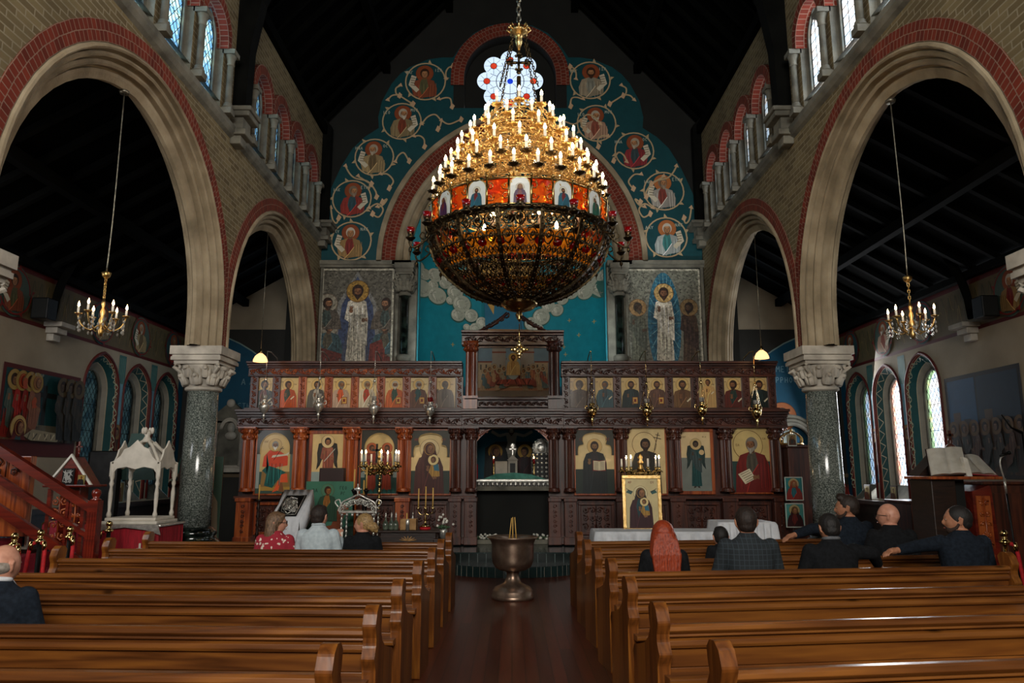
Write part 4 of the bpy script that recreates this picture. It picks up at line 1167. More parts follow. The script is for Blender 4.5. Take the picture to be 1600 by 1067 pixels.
 A.line([(-W / 2 + .02, .02), (-W / 2 + .02, H - .02), (W / 2 - .02, H - .02), (W / 2 - .02, .02)], .05, 'a9a594')
 panel('mosaic_panel', A, vmp((x0 + x1) / 2, YE - .01, zb), M['mosaic'],
    'mosaic of a white-robed figure %s, %s apse' % (('in a pale almond shape, flanked by crowds', 'left of') if left else ('in a blue oval between two dark figures', 'right of')), 'mosaic', 'mosaics beside the apse')
def sidewall(s):
 side = 'left' if s < 0 else 'right'
 XA = s * 7.6
 mp = lambda x: (lambda y, z: (x, y, z))
 W = MB()
 nich = [(10.05, .62), (13.62, .55), (14.94, .52), (16.2, .52)]
 holes = []
 for yc, hw in nich:
  holes.append(lancet(yc, hw, 1.05, 3.1, .25, 8))
 plate(W, [(YW, 0), (YW, 4.85), (17.0, 4.85), (17.0, 0)], holes, mp(XA))
 struct('wall_aisle_' + side, W, M['plaster'])
 XG = s * 7.82
 for k, (yc, hw) in enumerate(nich):
  win_n[0] += 1
  root = bpy.data.objects.new('window_%d' % win_n[0], None); COL.objects.link(root)
  root['kind'] = 'structure'; root['_o'] = (XA, yc, 1.05); root.location = (XA, yc, 1.05)
  ho = lancet(yc, hw, 1.05, 3.1, .25, 8)
  hi = lancet(yc, hw * .6, 1.35, 3.1, .25, 8)
  A = Art(4, 4, None, clip=(-1, 9, -1, 9))
  n = len(ho)
  S = [0]
  for i in range(1, n): S.append(S[-1] + sqrt((ho[i][0] - ho[i - 1][0]) ** 2 + (ho[i][1] - ho[i - 1][1]) ** 2))
  T = S[-1]
  def smp(u, v, d):
   u = max(0, min(T - 1e-6, u)); i = 0
   while i < n - 2 and S[i + 1] < u: i += 1
   f = (u - S[i]) / (S[i + 1] - S[i])
   a = (ho[i][0] + (ho[i + 1][0] - ho[i][0]) * f, ho[i][1] + (ho[i + 1][1] - ho[i][1]) * f)
   b = (hi[i][0] + (hi[i + 1][0] - hi[i][0]) * f, hi[i][1] + (hi[i + 1][1] - hi[i][1]) * f)
   y, z = a[0] + (b[0] - a[0]) * v, a[1] + (b[1] - a[1]) * v
   cyy, czz = yc, min(z, 3.1)
   return (XA + (XG - XA) * v - s * d, y + (cyy - y) * d, z)
  m = MB()
  def seg(u0, u1, v0, v1, c):
   A.poly([(u0, v0), (u1, v0), (u1, v1), (u0, v1)], c)
  for i in range(n - 1):
   seg(S[i], S[i + 1], 0, .08, '6a1a16'); seg(S[i], S[i + 1], .08, .58, '1d4a4c' if k != 2 else '2a4a4a'); seg(S[i], S[i + 1], .54, .58, 'b5a98c'); seg(S[i], S[i + 1], .08, .11, 'b5a98c'); seg(S[i], S[i + 1], .58, 1.0, '8f8a7d')
  u = .05; kk = 0
  while u < T - .3:
   sg = 1 if kk % 2 else -1
   if k == 2:
    A.line([(u, .14), (u + .13, .5), (u + .26, .14)], .02, 'b5a98c')
   else:
    A.line([(u, .32 - sg * .12), (u + .07, .32 + sg * .08), (u + .14, .32 + sg * .14), (u + .2, .32), (u + .26, .32 - sg * -.12)], .022, 'a8a88c', smooth=3)
    A.line([(u + .1, .32 + sg * .1), (u + .06, .32 - sg * .02), (u + .12, .32 - sg * .08), (u + .17, .32 - sg * .01)], .02, '8fa08c', smooth=3)
   u += .26; kk += 1
  A.mb(smp, .0006).build('painted_splay', M['paint'], root)
  fr = MB(); strip(fr, hi + [hi[0]], hi + [hi[0]], mp(XG), mp(s * 7.9))
  fr.add([(XA, yc - hw, 1.05), (XA, yc + hw, 1.05), (XG, yc + hw * .6, 1.35), (XG, yc - hw * .6, 1.35)], [(0, 1, 2, 3)])
  fr.tube([(XG - s * .01, y, z) for y, z in hi], .03, 6)
  fr.build('window_frame', M['stoneD'], root)
  g = MB(); plate(g, hi, [], mp(s * 7.86))
  g.build('pane', M['glassD'] if s < 0 else M['glassW'], root)
  hi2 = [(yc + (y - yc) * 1.0, z) for y, z in hi]
  if s > 0:
   b2 = MB(); inner = [(yc + (y - yc) * .68, 1.35 + (z - 1.35) * .93 + .08) for y, z in hi]
   strip(b2, hi, inner, mp(s * 7.855), mp(s * 7.855)); b2.build('border_pane', M['glassR'] if k == 2 else M['glassG'], root)
  leading(hi2, mp(s * 7.847), .12, 1.5, .005, 'diamond').build('leading', M['lead'], root)
  rl = MB(); rl.tube([(XA - s * .006, yc + (y - yc) * 1.06, z + .03) for y, z in ho], .028, 6); rl.build('painted_edge', M['redpaint'], root)
 A = Art(24, 1, None, clip=(YW, 17, 0, 9))
 A.rect(YW, 17, 3.95, 4.72, '66573c'); A.rect(YW, 17, 4.68, 4.76, '551610'); A.rect(YW, 17, 3.9, 3.96, '551610')
 for k in range(130):
  y = 9 + k * .062
  A.line([(y, 4.05 + .3 * (k % 2)), (y + .05, 4.2 + .2 * (k % 3)), (y + .1, 4.15 + .15 * (k % 4))], .014, ['5c5a3c', '8a7448', '4a4a34'][k % 3], smooth=3)
 for k, y in enumerate((10.95, 13.4, 14.85, 16.3)):
  if s > 0: k += 4
  A.ell(y, 4.33, .37, .4, '2f4a4c' if k % 2 else '4a5a50', n=30)
  medallion(A, y, 4.33, .36, 0, '7a2018', i=k)
 A.rect(13.02 + .1, 16.8, 0, .01, '551610')
 o = A.mb(lambda x, z, d: (XA - s * (.004 + d), x, z), .0006).build('trim_%d' % (30 if s < 0 else 31), M['paint']); o['kind'] = 'structure'
 A = Art(8, 5, None, clip=(9, 17, 0, 9))
 for y in (14.28, 15.57):
  A.rect(y - .1, y + .1, 1.4, 3.75, '2c5560'); A.rect(y - .08, y + .08, 2.0, 3.3, '6f9aa6'); A.rect(y - .13, y + .13, 3.3, 3.85, '3f6a66')
  for q in range(4): A.line([(y - .12 + .06 * q, 3.3), (y - .1 + .06 * q, 3.8)], .012, '7fa08c')
  stand(A, y, 1.55, .075, '6a4a30', '4a3428', '7a5a44', '2a1c14', None, '8a6a3c', .2, 0, None, 12)
 A.rect(16.75, 17, .9, 3.9, '0f4f68')
 o = A.mb(lambda x, z, d: (XA - s * (.004 + d), x, z), .0006).build('trim_%d' % (32 if s < 0 else 33), M['paint']); o['kind'] = 'structure'
 dd = MB(); dd.box(min(XA, XA - s * .05), max(XA, XA - s * .05), YW, 17, 0, .95); dd.box(min(XA, XA - s * .16), max(XA, XA - s * .16), YW, 17, .95, 1.03)
 struct('trim_%d' % (34 if s < 0 else 35), dd, M['darkwood'])
 rf = MB(); x0, x1 = s * 7.7, s * 4.64
 rf.add([(x0, YW, 4.85), (x0, 17.2, 4.85), (x1, 17.2, 6.62), (x1, YW, 6.62), (x0, YW, 4.95), (x0, 17.2, 4.95), (x1, 17.2, 6.72), (x1, YW, 6.72)], [(0, 1, 2, 3), (4, 5, 6, 7), (0, 3, 7, 4), (1, 2, 6, 5)])
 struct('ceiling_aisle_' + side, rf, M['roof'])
 rb = MB()
 for k in range(30):
  y = -2 + k * .62
  dz = 1.77 / 2.85
  rb.add([(x0 - s * .1, y, 4.9), (x0 - s * .1, y + .08, 4.9), (x1, y + .08, 6.6), (x1, y, 6.6), (x0 - s * .1, y, 4.8), (x0 - s * .1, y + .08, 4.8), (x1, y + .08, 6.5), (x1, y, 6.5)], [(4, 5, 6, 7), (0, 4, 7, 3), (1, 5, 6, 2)])
 rb.box(min(s * 6.2, s * 6.34), max(s * 6.2, s * 6.34), YW, 17, 5.45, 5.62)
 rb.box(min(XA, XA - s * .12), max(XA, XA - s * .12), YW, 17, 4.76, 4.88)
 struct('trim_%d' % (36 if s < 0 else 37), rb, M['timber'])
 for k, y in enumerate((11.95,)):
  tb = MB(); pts = []
  for i in range(11):
   a = pi / 2 * i / 10
   pts.append((XA - s * 2.5 * (1 - cos(a)), y, 4.1 + 2.2 * sin(a)))
  tb.tube(pts, .08, 4, False)
  struct('trim_%d' % (38 if s < 0 else 39), tb, M['timber'])
 e = MB(); e.box(min(s * 4.9, s * 7.7), max(s * 4.9, s * 7.7), 17.0, 17.1, 0, 6.9); struct('wall_aisle_end_' + side, e, M['plaster'])
sidewall(-1); sidewall(1)
for s in (-1, 1):
 A = Art(2.7, 4.9, '2b2a26', clip=(-1.35, 1.35, 0, 4.9))
 pts = [(-1.35 * s, 1.6), (-1.35 * s, 3.4)] + [(s * (-1.35 + 2.3 * (i / 8)), 3.4 + 1.4 * sin(pi / 2 * (i / 8))) for i in range(9)] + [(s * .95, 1.6)]
 A.poly(pts, '0f4d68')
 A.line(pts[1:], .03, '7f9a98')
 for k in range(4):
  b = s * (-1.0 + .3 * k)
  A.poly([(b - .35, 1.6), (b - .3, 2.5 - .1 * k), (b, 3.2 - .25 * k), (b + .25, 2.4), (b + .35, 1.6)], ['6a5444', '4a3a34', '5c4a3e', '3e4a44'][k])
  A.line([(b - .25, 2.2), (b, 3.0 - .25 * k), (b + .2, 2.2)], .03, '7d6a58')
 if s < 0:
  txt(A, 'A ANACT', .0, 3.6, .14, '6f94a0', .018); txt(A, 'ACIC', .2, 3.35, .12, '6f94a0', .016); txt(A, 'ETHNXPIC', -.05, 3.05, .12, '6f94a0', .016)
  bust(A, .8, 1.6, .14, '3f3a34', '2c3430', '6a4a34', '2a1c14', '3a2a20', None, 0, -1, zt=2.6)
  bust(A, -.9, 1.5, .16, '27564e', '6a2a1c', '6a4a34', '2a1c14', None, '7a5a34', .2, 1, zt=2.3)
 else:
  txt(A, 'H META', -.3, 3.9, .13, '6f94a0', .016); txt(A, 'MOPPHWC', -.35, 3.65, .12, '6f94a0', .016)
  stand(A, -.05, 1.1, .17, 'b4bcb2', '9aa49c', '7a5638', '3a2818', None, 'a8643a', .2, 0, None, 11.5, 2)
  bust(A, .9, .9, .17, '8c2a20', '5a2a22', '5a4030', '2a1c14', None, '8a5a34', .2, -1, zt=1.7)
 A.rect(-1.35, 1.35, 1.5, 1.58, '6a5a44')
 panel('aisle_mural', A, vmp(s * 6.25, 16.99, 0), M['paint'], 'dim blue wall painting of %s high in the %s aisle' % (('rocky hills with faint white lettering', 'left') if s < 0 else ('a tall white-robed haloed figure', 'right')), 'mural', 'aisle end murals')
rf = MB()
for s in (-1, 1):
 a = [(s * 5.1, YW, 8.62), (s * 5.1, 15.8, 8.62), (0, 15.8, 14.2), (0, YW, 14.2)]
 rf.add(a, [(0, 1, 2, 3)]); rf.add([(x, y, z + .15) for x, y, z in a], [(0, 1, 2, 3)])
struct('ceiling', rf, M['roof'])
rb = MB()
for s in (-1, 1):
 for k in range(38):
  y = -3 + k * .5
  a = [(s * 4.3, y, 9.37), (s * 4.3, y + .07, 9.37), (0, y + .07, 14.1), (0, y, 14.1)]
  b = [(x, yy, z - .12) for x, yy, z in a]
  rb.add(a + b, [(4, 5, 6, 7), (0, 4, 7, 3), (1, 5, 6, 2)])
 for q in (.33, .66):
  x = s * 4.3 * (1 - q); z = 9.4 + 4.7 * q
  rb.box(x - .08, x + .08, YW, YE, z - .3, z - .1)
 rb.box(min(s * 4.1, s * 4.35), max(s * 4.1, s * 4.35), YW, YE, 9.0, 9.2)
struct('trim_40', rb, M['roof'])
for k, y in enumerate((5.4, 10.42, 15.45)):
 tm = MB()
 for s in (-1, 1):
  inner = [(s * 4.0, 6.95), (s * 3.98, 8.0), (s * 3.85, 8.8), (s * 3.55, 9.6), (s * 3.0, 10.4), (s * 2.2, 11.1), (s * 1.2, 11.6), (0, 11.8)]
  outer = [(0, 14.1), (s * 4.2, 9.4), (s * 4.2, 6.95)]
  tm.prism(inner + outer, lambda u, v, d: (u, d, v), y - .12, y + .12) if k < 2 else None
  if k == 2: tm.prism([(s * 4.2, 6.95), (s * 4.02, 6.95), (s * 4.02, 9.2), (s * 4.2, 9.4)], lambda u, v, d: (u, d, v), y - .1, y + .1)
 if k < 2:
  for q in range(2):
   z = 12.4 + q * .8; tm.cyl((-4.2 + .9 * (z - 9.4), y, z), (4.2 - .9 * (z - 9.4), y, z), .07, n=4)
 struct('trim_%d' % (41 + k), tm, M['timber'])
 for s in (-1, 1):
  cb = MB(); x = s * 4.2
  for (dx, z0, z1, hw) in ((.16, 6.42, 6.55, .12), (.24, 6.55, 6.64, .17), (.2, 6.64, 6.82, .16), (.3, 6.82, 6.9, .22), (.33, 6.9, 6.97, .24)):
   cb.box(min(x, x - s * dx), max(x, x - s * dx), y - hw, y + hw, z0, z1)
  o = cb.build('stone_corbel', M['stoneD'], bevel=.015)
  tag(o, 'stone corbel under a roof truss, %s nave wall, %s' % ('left' if s < 0 else 'right', ['nearest one', 'between the window groups', 'beside the painted wall'][k]), 'corbel', 'roof corbels')
for s in (-1, 1):
 cb = MB(); x = s * 7.6
 for (dx, z0, z1, hw) in ((.12, 3.62, 3.74, .1), (.2, 3.74, 3.84, .14), (.3, 3.84, 3.92, .2)):
  cb.box(min(x, x - s * dx), max(x, x - s * dx), 11.95 - hw, 11.95 + hw, z0 + .1, z1 + .1)
 tag(cb.build('wall_corbel', M['capital'], bevel=.015), 'pale stone corbel under the speaker on the %s aisle wall' % ('left' if s < 0 else 'right'), 'corbel', 'aisle corbels')
m = MB(); plate(m, [(-7.7, 0), (-7.7, 14.3), (7.7, 14.3), (7.7, 0)], [], XZ(YW)); struct('wall_west', m, M['plaster'])
m = MB(); m.box(-2.6, 2.6, YW + .02, YW + .06, 3.3, 8.9); o = struct('window_50', m, M['glassW'])
# -- the wooden icon screen
YI = 13.7
def X(px, py=700): return at(px, py, YI).x
def Z(py, Y=YI): return at(800, py, Y).z
def scroll(m, cx, cz, r, y, wd=.012, sg=1, turns=1.5, a0=0.0, n=10):
 pts = []
 for i in range(n):
  t = i / (n - 1); a = a0 + sg * turns * 2 * pi * t; rr = r * (1 - .82 * t)
  pts.append((cx + rr * cos(a), y, cz + rr * sin(a)))
 m.tube(pts, [wd * (1 - .45 * i / (n - 1)) for i in range(n)], 4, True)
def vine_band(m, x0, x1, zc, h, y, wd=.011, step=None):
 """carved running scroll in relief"""
 step = step or h * .95
 n = max(2, int(round((x1 - x0) / step))); st = (x1 - x0) / n
 wave = [(x0 + (x1 - x0) * i / (n * 4), y, zc + h * .28 * sin(pi * i / 4 * 1.0)) for i in range(n * 4 + 1)]
 m.tube(wave, wd, 4, True)
 for k in range(n):
  sg = 1 if k % 2 else -1
  scroll(m, x0 + st * (k + .5), zc + sg * h * .04, h * .34, y - .004, wd, sg, 1.2, pi / 2 * sg)
  m.ball((x0 + st * (k + .5), y - .004, zc), wd * 1.7, n=6, m=4)
  for q in (-1, 1):
   m.ball((x0 + st * (k + .5) + q * st * .36, y - .002, zc - sg * q * h * .3), wd * 1.8, wd, wd * 1.2, 6, 4)
def carved_panel(x0, x1, z0, z1, y, seed=0):
 m = MB(); rr = random.Random(seed)
 cx = (x0 + x1) / 2
 nz = max(2, int((z1 - z0) / .11)); nx = max(1, int((x1 - x0) / 2 / .1))
 for j in range(nz):
  z = z0 + (z1 - z0) * (j + .5) / nz
  for i in range(nx):
   dx = (x1 - x0) / 2 * (i + .5) / nx
   a0 = rr.random() * 6
   for sg in (-1, 1):
    scroll(m, cx + sg * dx, z, min((z1 - z0) / nz, (x1 - x0) / 2 / nx) * .5, y, .012, sg, 1.3, (a0 if sg > 0 else pi - a0), 8)
    m.ball((cx + sg * dx, y, z), .013, n=6, m=4)
 m.tube([(cx, y, z0), (cx, y, z1)], .01, 4)
 return m
scr = thing('icon_screen', (0, YI, .32), 'tall carved mahogany icon screen with fluted pilasters across the front of the sanctuary', 'icon screen')
xs_col = [391, 471, 552, 633, 713, 737, 865, 889, 970, 1052, 1132, 1210]
z_cap, z_cb, z_sb, z_led, z_base = Z(668), Z(688), Z(768), Z(777), .34
z_ft, z_fb = Z(652), Z(666)
def piece(name, m, mat='mahog', bevel=0): return m.build(name, M[mat], scr, bevel=bevel)
for i, px in enumerate(xs_col):
 x = X(px); r = .105 if i not in (4, 5, 6, 7) else .09
 m = MB()
 y = YI - .08
 prof = []
 nfl = 20
 vs = []
 zz = [z_sb + .06, z_cb]
 for z in zz:
  for k in range(nfl * 2):
   a = 2 * pi * k / (nfl * 2); q = r * (1.0 if k % 2 else .88)
   vs.append((x + q * cos(a), y + q * sin(a), z))
 m.add(vs, [(k, (k + 1) % (nfl * 2), nfl * 2 + (k + 1) % (nfl * 2), nfl * 2 + k) for k in range(nfl * 2)])
 p = piece('pilaster', m, 'mahogL' if i < 4 else 'mahog')  # left pilasters get the brighter wood, lamplight put into the colour
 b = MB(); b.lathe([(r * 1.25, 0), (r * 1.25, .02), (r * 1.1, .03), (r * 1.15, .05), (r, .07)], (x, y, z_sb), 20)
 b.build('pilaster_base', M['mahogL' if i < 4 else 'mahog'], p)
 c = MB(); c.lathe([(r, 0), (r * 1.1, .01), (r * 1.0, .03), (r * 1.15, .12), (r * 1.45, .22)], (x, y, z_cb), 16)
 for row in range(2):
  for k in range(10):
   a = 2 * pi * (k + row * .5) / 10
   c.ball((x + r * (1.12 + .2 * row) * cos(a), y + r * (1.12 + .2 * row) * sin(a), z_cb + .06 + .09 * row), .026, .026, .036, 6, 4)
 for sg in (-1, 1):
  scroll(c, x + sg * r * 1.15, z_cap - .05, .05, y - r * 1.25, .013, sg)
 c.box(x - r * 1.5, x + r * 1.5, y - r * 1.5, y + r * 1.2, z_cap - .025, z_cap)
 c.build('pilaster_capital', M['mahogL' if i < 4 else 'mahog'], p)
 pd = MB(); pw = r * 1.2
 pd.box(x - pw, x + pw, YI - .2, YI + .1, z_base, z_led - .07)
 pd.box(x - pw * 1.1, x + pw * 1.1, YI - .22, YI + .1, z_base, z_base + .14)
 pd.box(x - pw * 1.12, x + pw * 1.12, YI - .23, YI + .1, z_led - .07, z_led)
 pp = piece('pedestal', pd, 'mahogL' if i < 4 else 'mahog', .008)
 cv = MB()
 for q in range(6): scroll(cv, x, z_base + .24 + q * .085, .036, YI - .205, .008, 1 if q % 2 else -1)
 cv.build('pedestal_carving', M['mahog'], pp)
bays = [(391, 471), (471, 552), (552, 633), (633, 713), (889, 970), (970, 1052), (1052, 1132), (1132, 1210)]
m = MB()
m.box(X(376), X(745), YI + .02, YI + .1, z_base, Z(640)); m.box(X(857), X(1226), YI + .02, YI + .1, z_base, Z(640))
m.box(X(745), X(857), YI + .02, YI + .1, Z(668), Z(640))
piece('backboard', m)
m = MB()
m.box(X(374), X(745), YI - .15, YI + .1, z_led - .03, z_led + .03); m.box(X(857), X(1227), YI - .15, YI + .1, z_led - .03, z_led + .03)
m.box(X(374), X(745), YI - .1, YI + .1, z_base, z_base + .12); m.box(X(857), X(1227), YI - .1, YI + .1, z_base, z_base + .12)
piece('ledge', m, 'mahogX', .01)
for k, (a, b) in enumerate(bays):
 x0, x1 = X(a) + .2, X(b) - .2
 z0, z1 = Z(831), Z(789)
 fm = MB()
 for (q0, q1, r0, r1) in ((x0 - .05, x1 + .05, z1, z1 + .05), (x0 - .05, x1 + .05, z0 - .05, z0), (x0 - .05, x0, z0, z1), (x1, x1 + .05, z0, z1)):
  fm.box(q0, q1, YI - .035, YI + .03, r0, r1)
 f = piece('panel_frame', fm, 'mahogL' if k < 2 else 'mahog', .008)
 carved_panel(x0 + .02, x1 - .02, z0 + .02, z1 - .02, YI + .002, k).build('panel_carving', M['mahog'], f)
def band(name, x0, x1, zlist, mat='mahogX', ybase=YI - .12):
 m = MB()
 for z0, z1, d in zlist: m.box(x0, x1, ybase - d, YI + .1, z0, z1)
 return piece(name, m, mat, .006)
for (x0, x1) in ((X(372), X(722)), (X(722), X(880)), (X(880), X(1229))):
 mid = abs(x0 + x1) < .5
 e = .06 if mid else 0
 band('entablature', x0, x1, [(Z(669), Z(665), .02 + e), (Z(665), Z(652.5), e), (Z(652.5), Z(649), .05 + e), (Z(649), Z(645), .12 + e), (Z(645), Z(641), .18 + e)])
 m = MB(); vine_band(m, x0 + .03, x1 - .03, (Z(665) + Z(652.5)) / 2, Z(652.5) - Z(665), YI - .125 - e)
 piece('frieze_carving', m, 'mahog')
zu0, zu1 = Z(640), Z(589)
ux = [398, 432.5, 473, 514, 555, 595.5, 635.5, 676, 718]
ux2 = [884, 923.5, 964, 1004.5, 1045, 1085, 1124.5, 1164.5, 1205]
for L_ in (ux, ux2):
 m = MB(); m.box(X(L_[0] - 6, 610), X(L_[-1] + 5, 610), YI + .03, YI + .1, zu0, Z(568)); piece('upper_backboard', m, 'darkwood')
 band('dentil_rail', X(L_[0] - 10, 610), X(L_[-1] + 7, 610), [(Z(641), Z(638), .06)])
 for q, px in enumerate(L_):
  x = X(px, 612); pm = MB()
  pm.box(x - .075, x + .075, YI - .05, YI + .05, zu0, zu1)
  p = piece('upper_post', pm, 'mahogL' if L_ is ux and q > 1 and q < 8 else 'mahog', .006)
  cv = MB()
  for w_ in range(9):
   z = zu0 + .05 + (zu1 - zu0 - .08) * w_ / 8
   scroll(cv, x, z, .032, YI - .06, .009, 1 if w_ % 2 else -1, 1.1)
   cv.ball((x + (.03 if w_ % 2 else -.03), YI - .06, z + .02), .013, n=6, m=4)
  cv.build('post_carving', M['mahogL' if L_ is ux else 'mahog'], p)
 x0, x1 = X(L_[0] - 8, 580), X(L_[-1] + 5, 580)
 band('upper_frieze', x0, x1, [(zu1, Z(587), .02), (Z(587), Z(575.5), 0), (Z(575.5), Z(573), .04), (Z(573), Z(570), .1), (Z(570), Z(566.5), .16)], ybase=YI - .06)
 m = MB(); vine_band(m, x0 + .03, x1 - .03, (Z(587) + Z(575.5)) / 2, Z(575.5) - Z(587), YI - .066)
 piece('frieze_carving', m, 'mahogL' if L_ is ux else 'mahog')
tx0, tx1 = X(727, 580), X(875, 580)
m = MB()
m.box(tx0 + .02, tx1 - .02, YI - .02, YI + .1, Z(641), Z(521))
piece('tabernacle_back', m)
for px in (736, 866):
 x = X(px, 590); vs = []
 pm = MB()
 for z in (Z(620), Z(552)):
  for k in range(36):
   a = 2 * pi * k / 36; q = .095 * (1 if k % 2 else .88); vs.append((x + q * cos(a), YI - .1 + q * sin(a), z))
 pm.add(vs, [(k, (k + 1) % 36, 36 + (k + 1) % 36, 36 + k) for k in range(36)])
 pm.box(x - .13, x + .13, YI - .22, YI + .05, Z(640), Z(624)); pm.box(x - .14, x + .14, YI - .24, YI + .05, Z(624), Z(620))
 pm.lathe([(.1, 0), (.12, .04), (.12, .1), (.16, .2)], (x, YI - .1, Z(552)), 16)
 for row in range(2):
  for k in range(10):
   a = 2 * pi * (k + row * .5) / 10; pm.ball((x + (.12 + .02 * row) * cos(a), YI - .1 + (.12 + .02 * row) * sin(a), Z(552) + .06 + .08 * row), .025, .025, .035, 6, 4)
 piece('tabernacle_pilaster', pm, 'mahogL' if px < 800 else 'mahog')
band('tabernacle_sill', tx0, tx1, [(Z(626), Z(622), .1), (Z(637), Z(626), .0)])
m = MB(); vine_band(m, X(748), X(856), Z(631.5), .1, YI - .125, .01, .07); piece('sill_carving', m)
band('tabernacle_cornice', X(722, 530), X(880, 530), [(Z(541), Z(537), .04), (Z(537), Z(526), 0), (Z(526), Z(523), .06), (Z(523), Z(519.5), .14)])
m = MB(); vine_band(m, X(727, 530), X(875, 530), Z(531.5), Z(526) - Z(537), YI - .126); piece('cornice_carving', m)
m = MB()
cx = X(801, 510)
for sg in (-1, 1):
 for k in range(5):
  scroll(m, cx + sg * (.12 + .1 * k), Z(519) + .05 + .075 * (4 - k) * .8, .06, YI - .15, .02, sg, 1.2, pi / 2 + sg * .5)
 m.tube([(cx + sg * .62, YI - .15, Z(519)), (cx + sg * .35, YI - .15, Z(519) + .12), (cx + sg * .1, YI - .15, Z(519) + .34)], [.02, .03, .03], 6)
piece('cresting', m)
m = MB()
for sg in (-1, 1):
 x = X(801) + sg * .66
 m.prism([(x, Z(670)), (x - sg * .28, Z(670)), (x - sg * .2, Z(673)), (x - sg * .12, Z(679)), (x - sg * .05, Z(685)), (x, Z(690))], lambda u, v, d: (u, d, v), YI - .02, YI + .04)
 for k in range(3): scroll(m, x - sg * (.05 + .06 * k), Z(676) - .03 + .03 * k, .04, YI - .03, .01, sg)
piece('door_bracket', m, 'mahogL')
# -- icons
def mount(A, cx, z0, y, label, cat='icon', group=None, frame=None, name='icon', mat='icon', thick=.02, parent=None, fw=.03, framemat='mahogL'):
 """painted board: panel with its painting on the front, optional frame"""
 t = thing(name, (cx, y, z0), label, cat, group)
 b = MB(); b.box(cx - A.w / 2, cx + A.w / 2, y - thick, y, z0, z0 + A.h)
 b.build('board', M['darkwood'], t)
 A.mb(vmp(cx, y - thick - .0005, z0), .0005).build('painting', M[mat], t)
 if frame:
  f = MB(); w, h = A.w / 2, A.h
  for q in ((-w - fw, w + fw, h, h + fw), (-w - fw, w + fw, -fw, 0), (-w - fw, -w, 0, h), (w, w + fw, 0, h)):
   f.box(cx + q[0], cx + q[1], y - thick - .02, y, z0 + q[2], z0 + q[3])
  f.build('frame', M[framemat], t, bevel=.006)
 return t
GOLDG = 'c9ae74'
up = [  # robe, under, hair, beard, turn, item, label
 ('1f2a1e', '6a2a14', '24160e', '24160e', 0, 'bless', 'bearded saint in dark green over brown-red, wide dark hair', 'seventh'),
 ('b8532a', '3a4436', '3a2416', None, 1, 'bless', 'short-haired saint in orange cloak over dark green', ''),
 ('57534a', 'a9a394', '3a2a20', '3a2a20', 0, 'bless', 'dark-haired saint in grey cloak with pale collar', ''),
 ('b49a84', 'c4552c', '6a6258', '6a6258', 1, 'book', 'grey-bearded saint in pale pink over orange red', ''),
 ('c9bca0', 'a83a22', '8a7a60', '8a7a60', 1, 'bless', 'saint in pale cream cloak over a red tunic', ''),
 ('c2602c', '2c4a3c', 'b5ab98', 'b5ab98', 0, 'book', 'white-haired saint in orange over green with ochre book', ''),
 ('6a4634', '1f4a4a', 'a39c8e', 'a39c8e', 1, 'book', 'bald grey-bearded saint in teal and brown with red book', ''),
 ('76695c', '5a5148', '57504a', '57504a', 1, 'orant', 'saint in dull grey-brown cloak raising one hand', ''),
 ('6b5a4c', '564a40', '4a3c32', '6a5c50', -1, 'orant', 'saint in brown cloak raising an open palm at left', ''),
 ('3f5f66', '35484e', '5a5048', '5a5048', -1, 'bless', 'grey-haired saint in blue-grey robes', ''),
 ('1f2c2c', '24383a', '3a2416', '2c1c12', 0, 'book', 'dark-bearded saint in black-green holding an orange book', ''),
 ('5f4234', '6a4a3c', '4a3424', '3a281c', 0, 'book', 'brown-haired saint in brown holding a brown book', ''),
 ('6e4e30', '5a3c28', '3a281c', '3a281c', 0, 'bless', 'dark-haired saint in ochre-brown robe', ''),
 ('d0a468', 'c89a5c', '4a3020', None, -1, 'bless', 'small-headed saint in pale ochre-orange robe', ''),
 ('5a241a', '23362f', '2c1a10', '2c1a10', -1, 'bless', 'dark-haired saint in deep red over green', ''),
 ('1c2622', '20302e', '2c1a10', '3a281c', 0, 'bless', 'bearded saint in black-green, last at the right end', '')]
ucx = [413, 451.5, 493.5, 534.5, 575, 615.5, 655.5, 697, 904, 944, 984.5, 1025, 1065, 1105, 1144.5, 1185]
for k, (rb, un, hr, bd, tn, it, lb, _) in enumerate(up):
 px = ucx[k]; z0, z1 = Z(638.5), Z(590); W = X(px + 15.5, 612) - X(px - 15.5, 612); H = z1 - z0
 A = Art(W, H, 'cdb27a' if k not in (4, 6) else 'd8c391', .45)
 for q in range(5):
  A.rect(-W / 2, W / 2, H * (.2 * q), H * (.2 * q) + .002, 'b99b62', .4)
 big = .072 if k == 0 or k in (8, 12, 14, 15) else .062
 if k == 13: big = .05
 bust(A, (-.02 if tn > 0 else .02) * (1 if k != 0 else 0), 0, big, rb, un, '7d5334' if k not in (7, 8) else '5d5044', hr, bd, 'cfae6c', .5, tn, None, it, k, 1.7, zt=H * (.76 if k != 13 else .84))
 txt(A, 'OA', -W * .42, H * .84, .03, '5a3a1c', .004); txt(A, ['PET', 'IWA', 'MAT', 'AND'][k % 4].replace('D', 'A'), W * .2, H * .76, .026, '5a3a1c', .004)
 side = 'left' if k < 8 else 'right'
 nth = ['first', 'second', 'third', 'fourth', 'fifth', 'sixth', 'seventh', 'eighth'][k % 8]
 mount(A, X(px, 612), z0, YI + .025, ('%s, upper row, %s on the %s' % (lb.replace(', last at the right end', ''), nth, side)), 'icon', 'saints in the upper row of the icon screen')
def bigpanel(pxa, pxb, pya, pyb, bgc, gold=.45):
 x0, x1, z0, z1 = X(pxa, 720), X(pxb, 720), Z(pyb), Z(pya)
 return Art(x1 - x0, z1 - z0, bgc, gold), (x0 + x1) / 2, z0, x1 - x0, z1 - z0
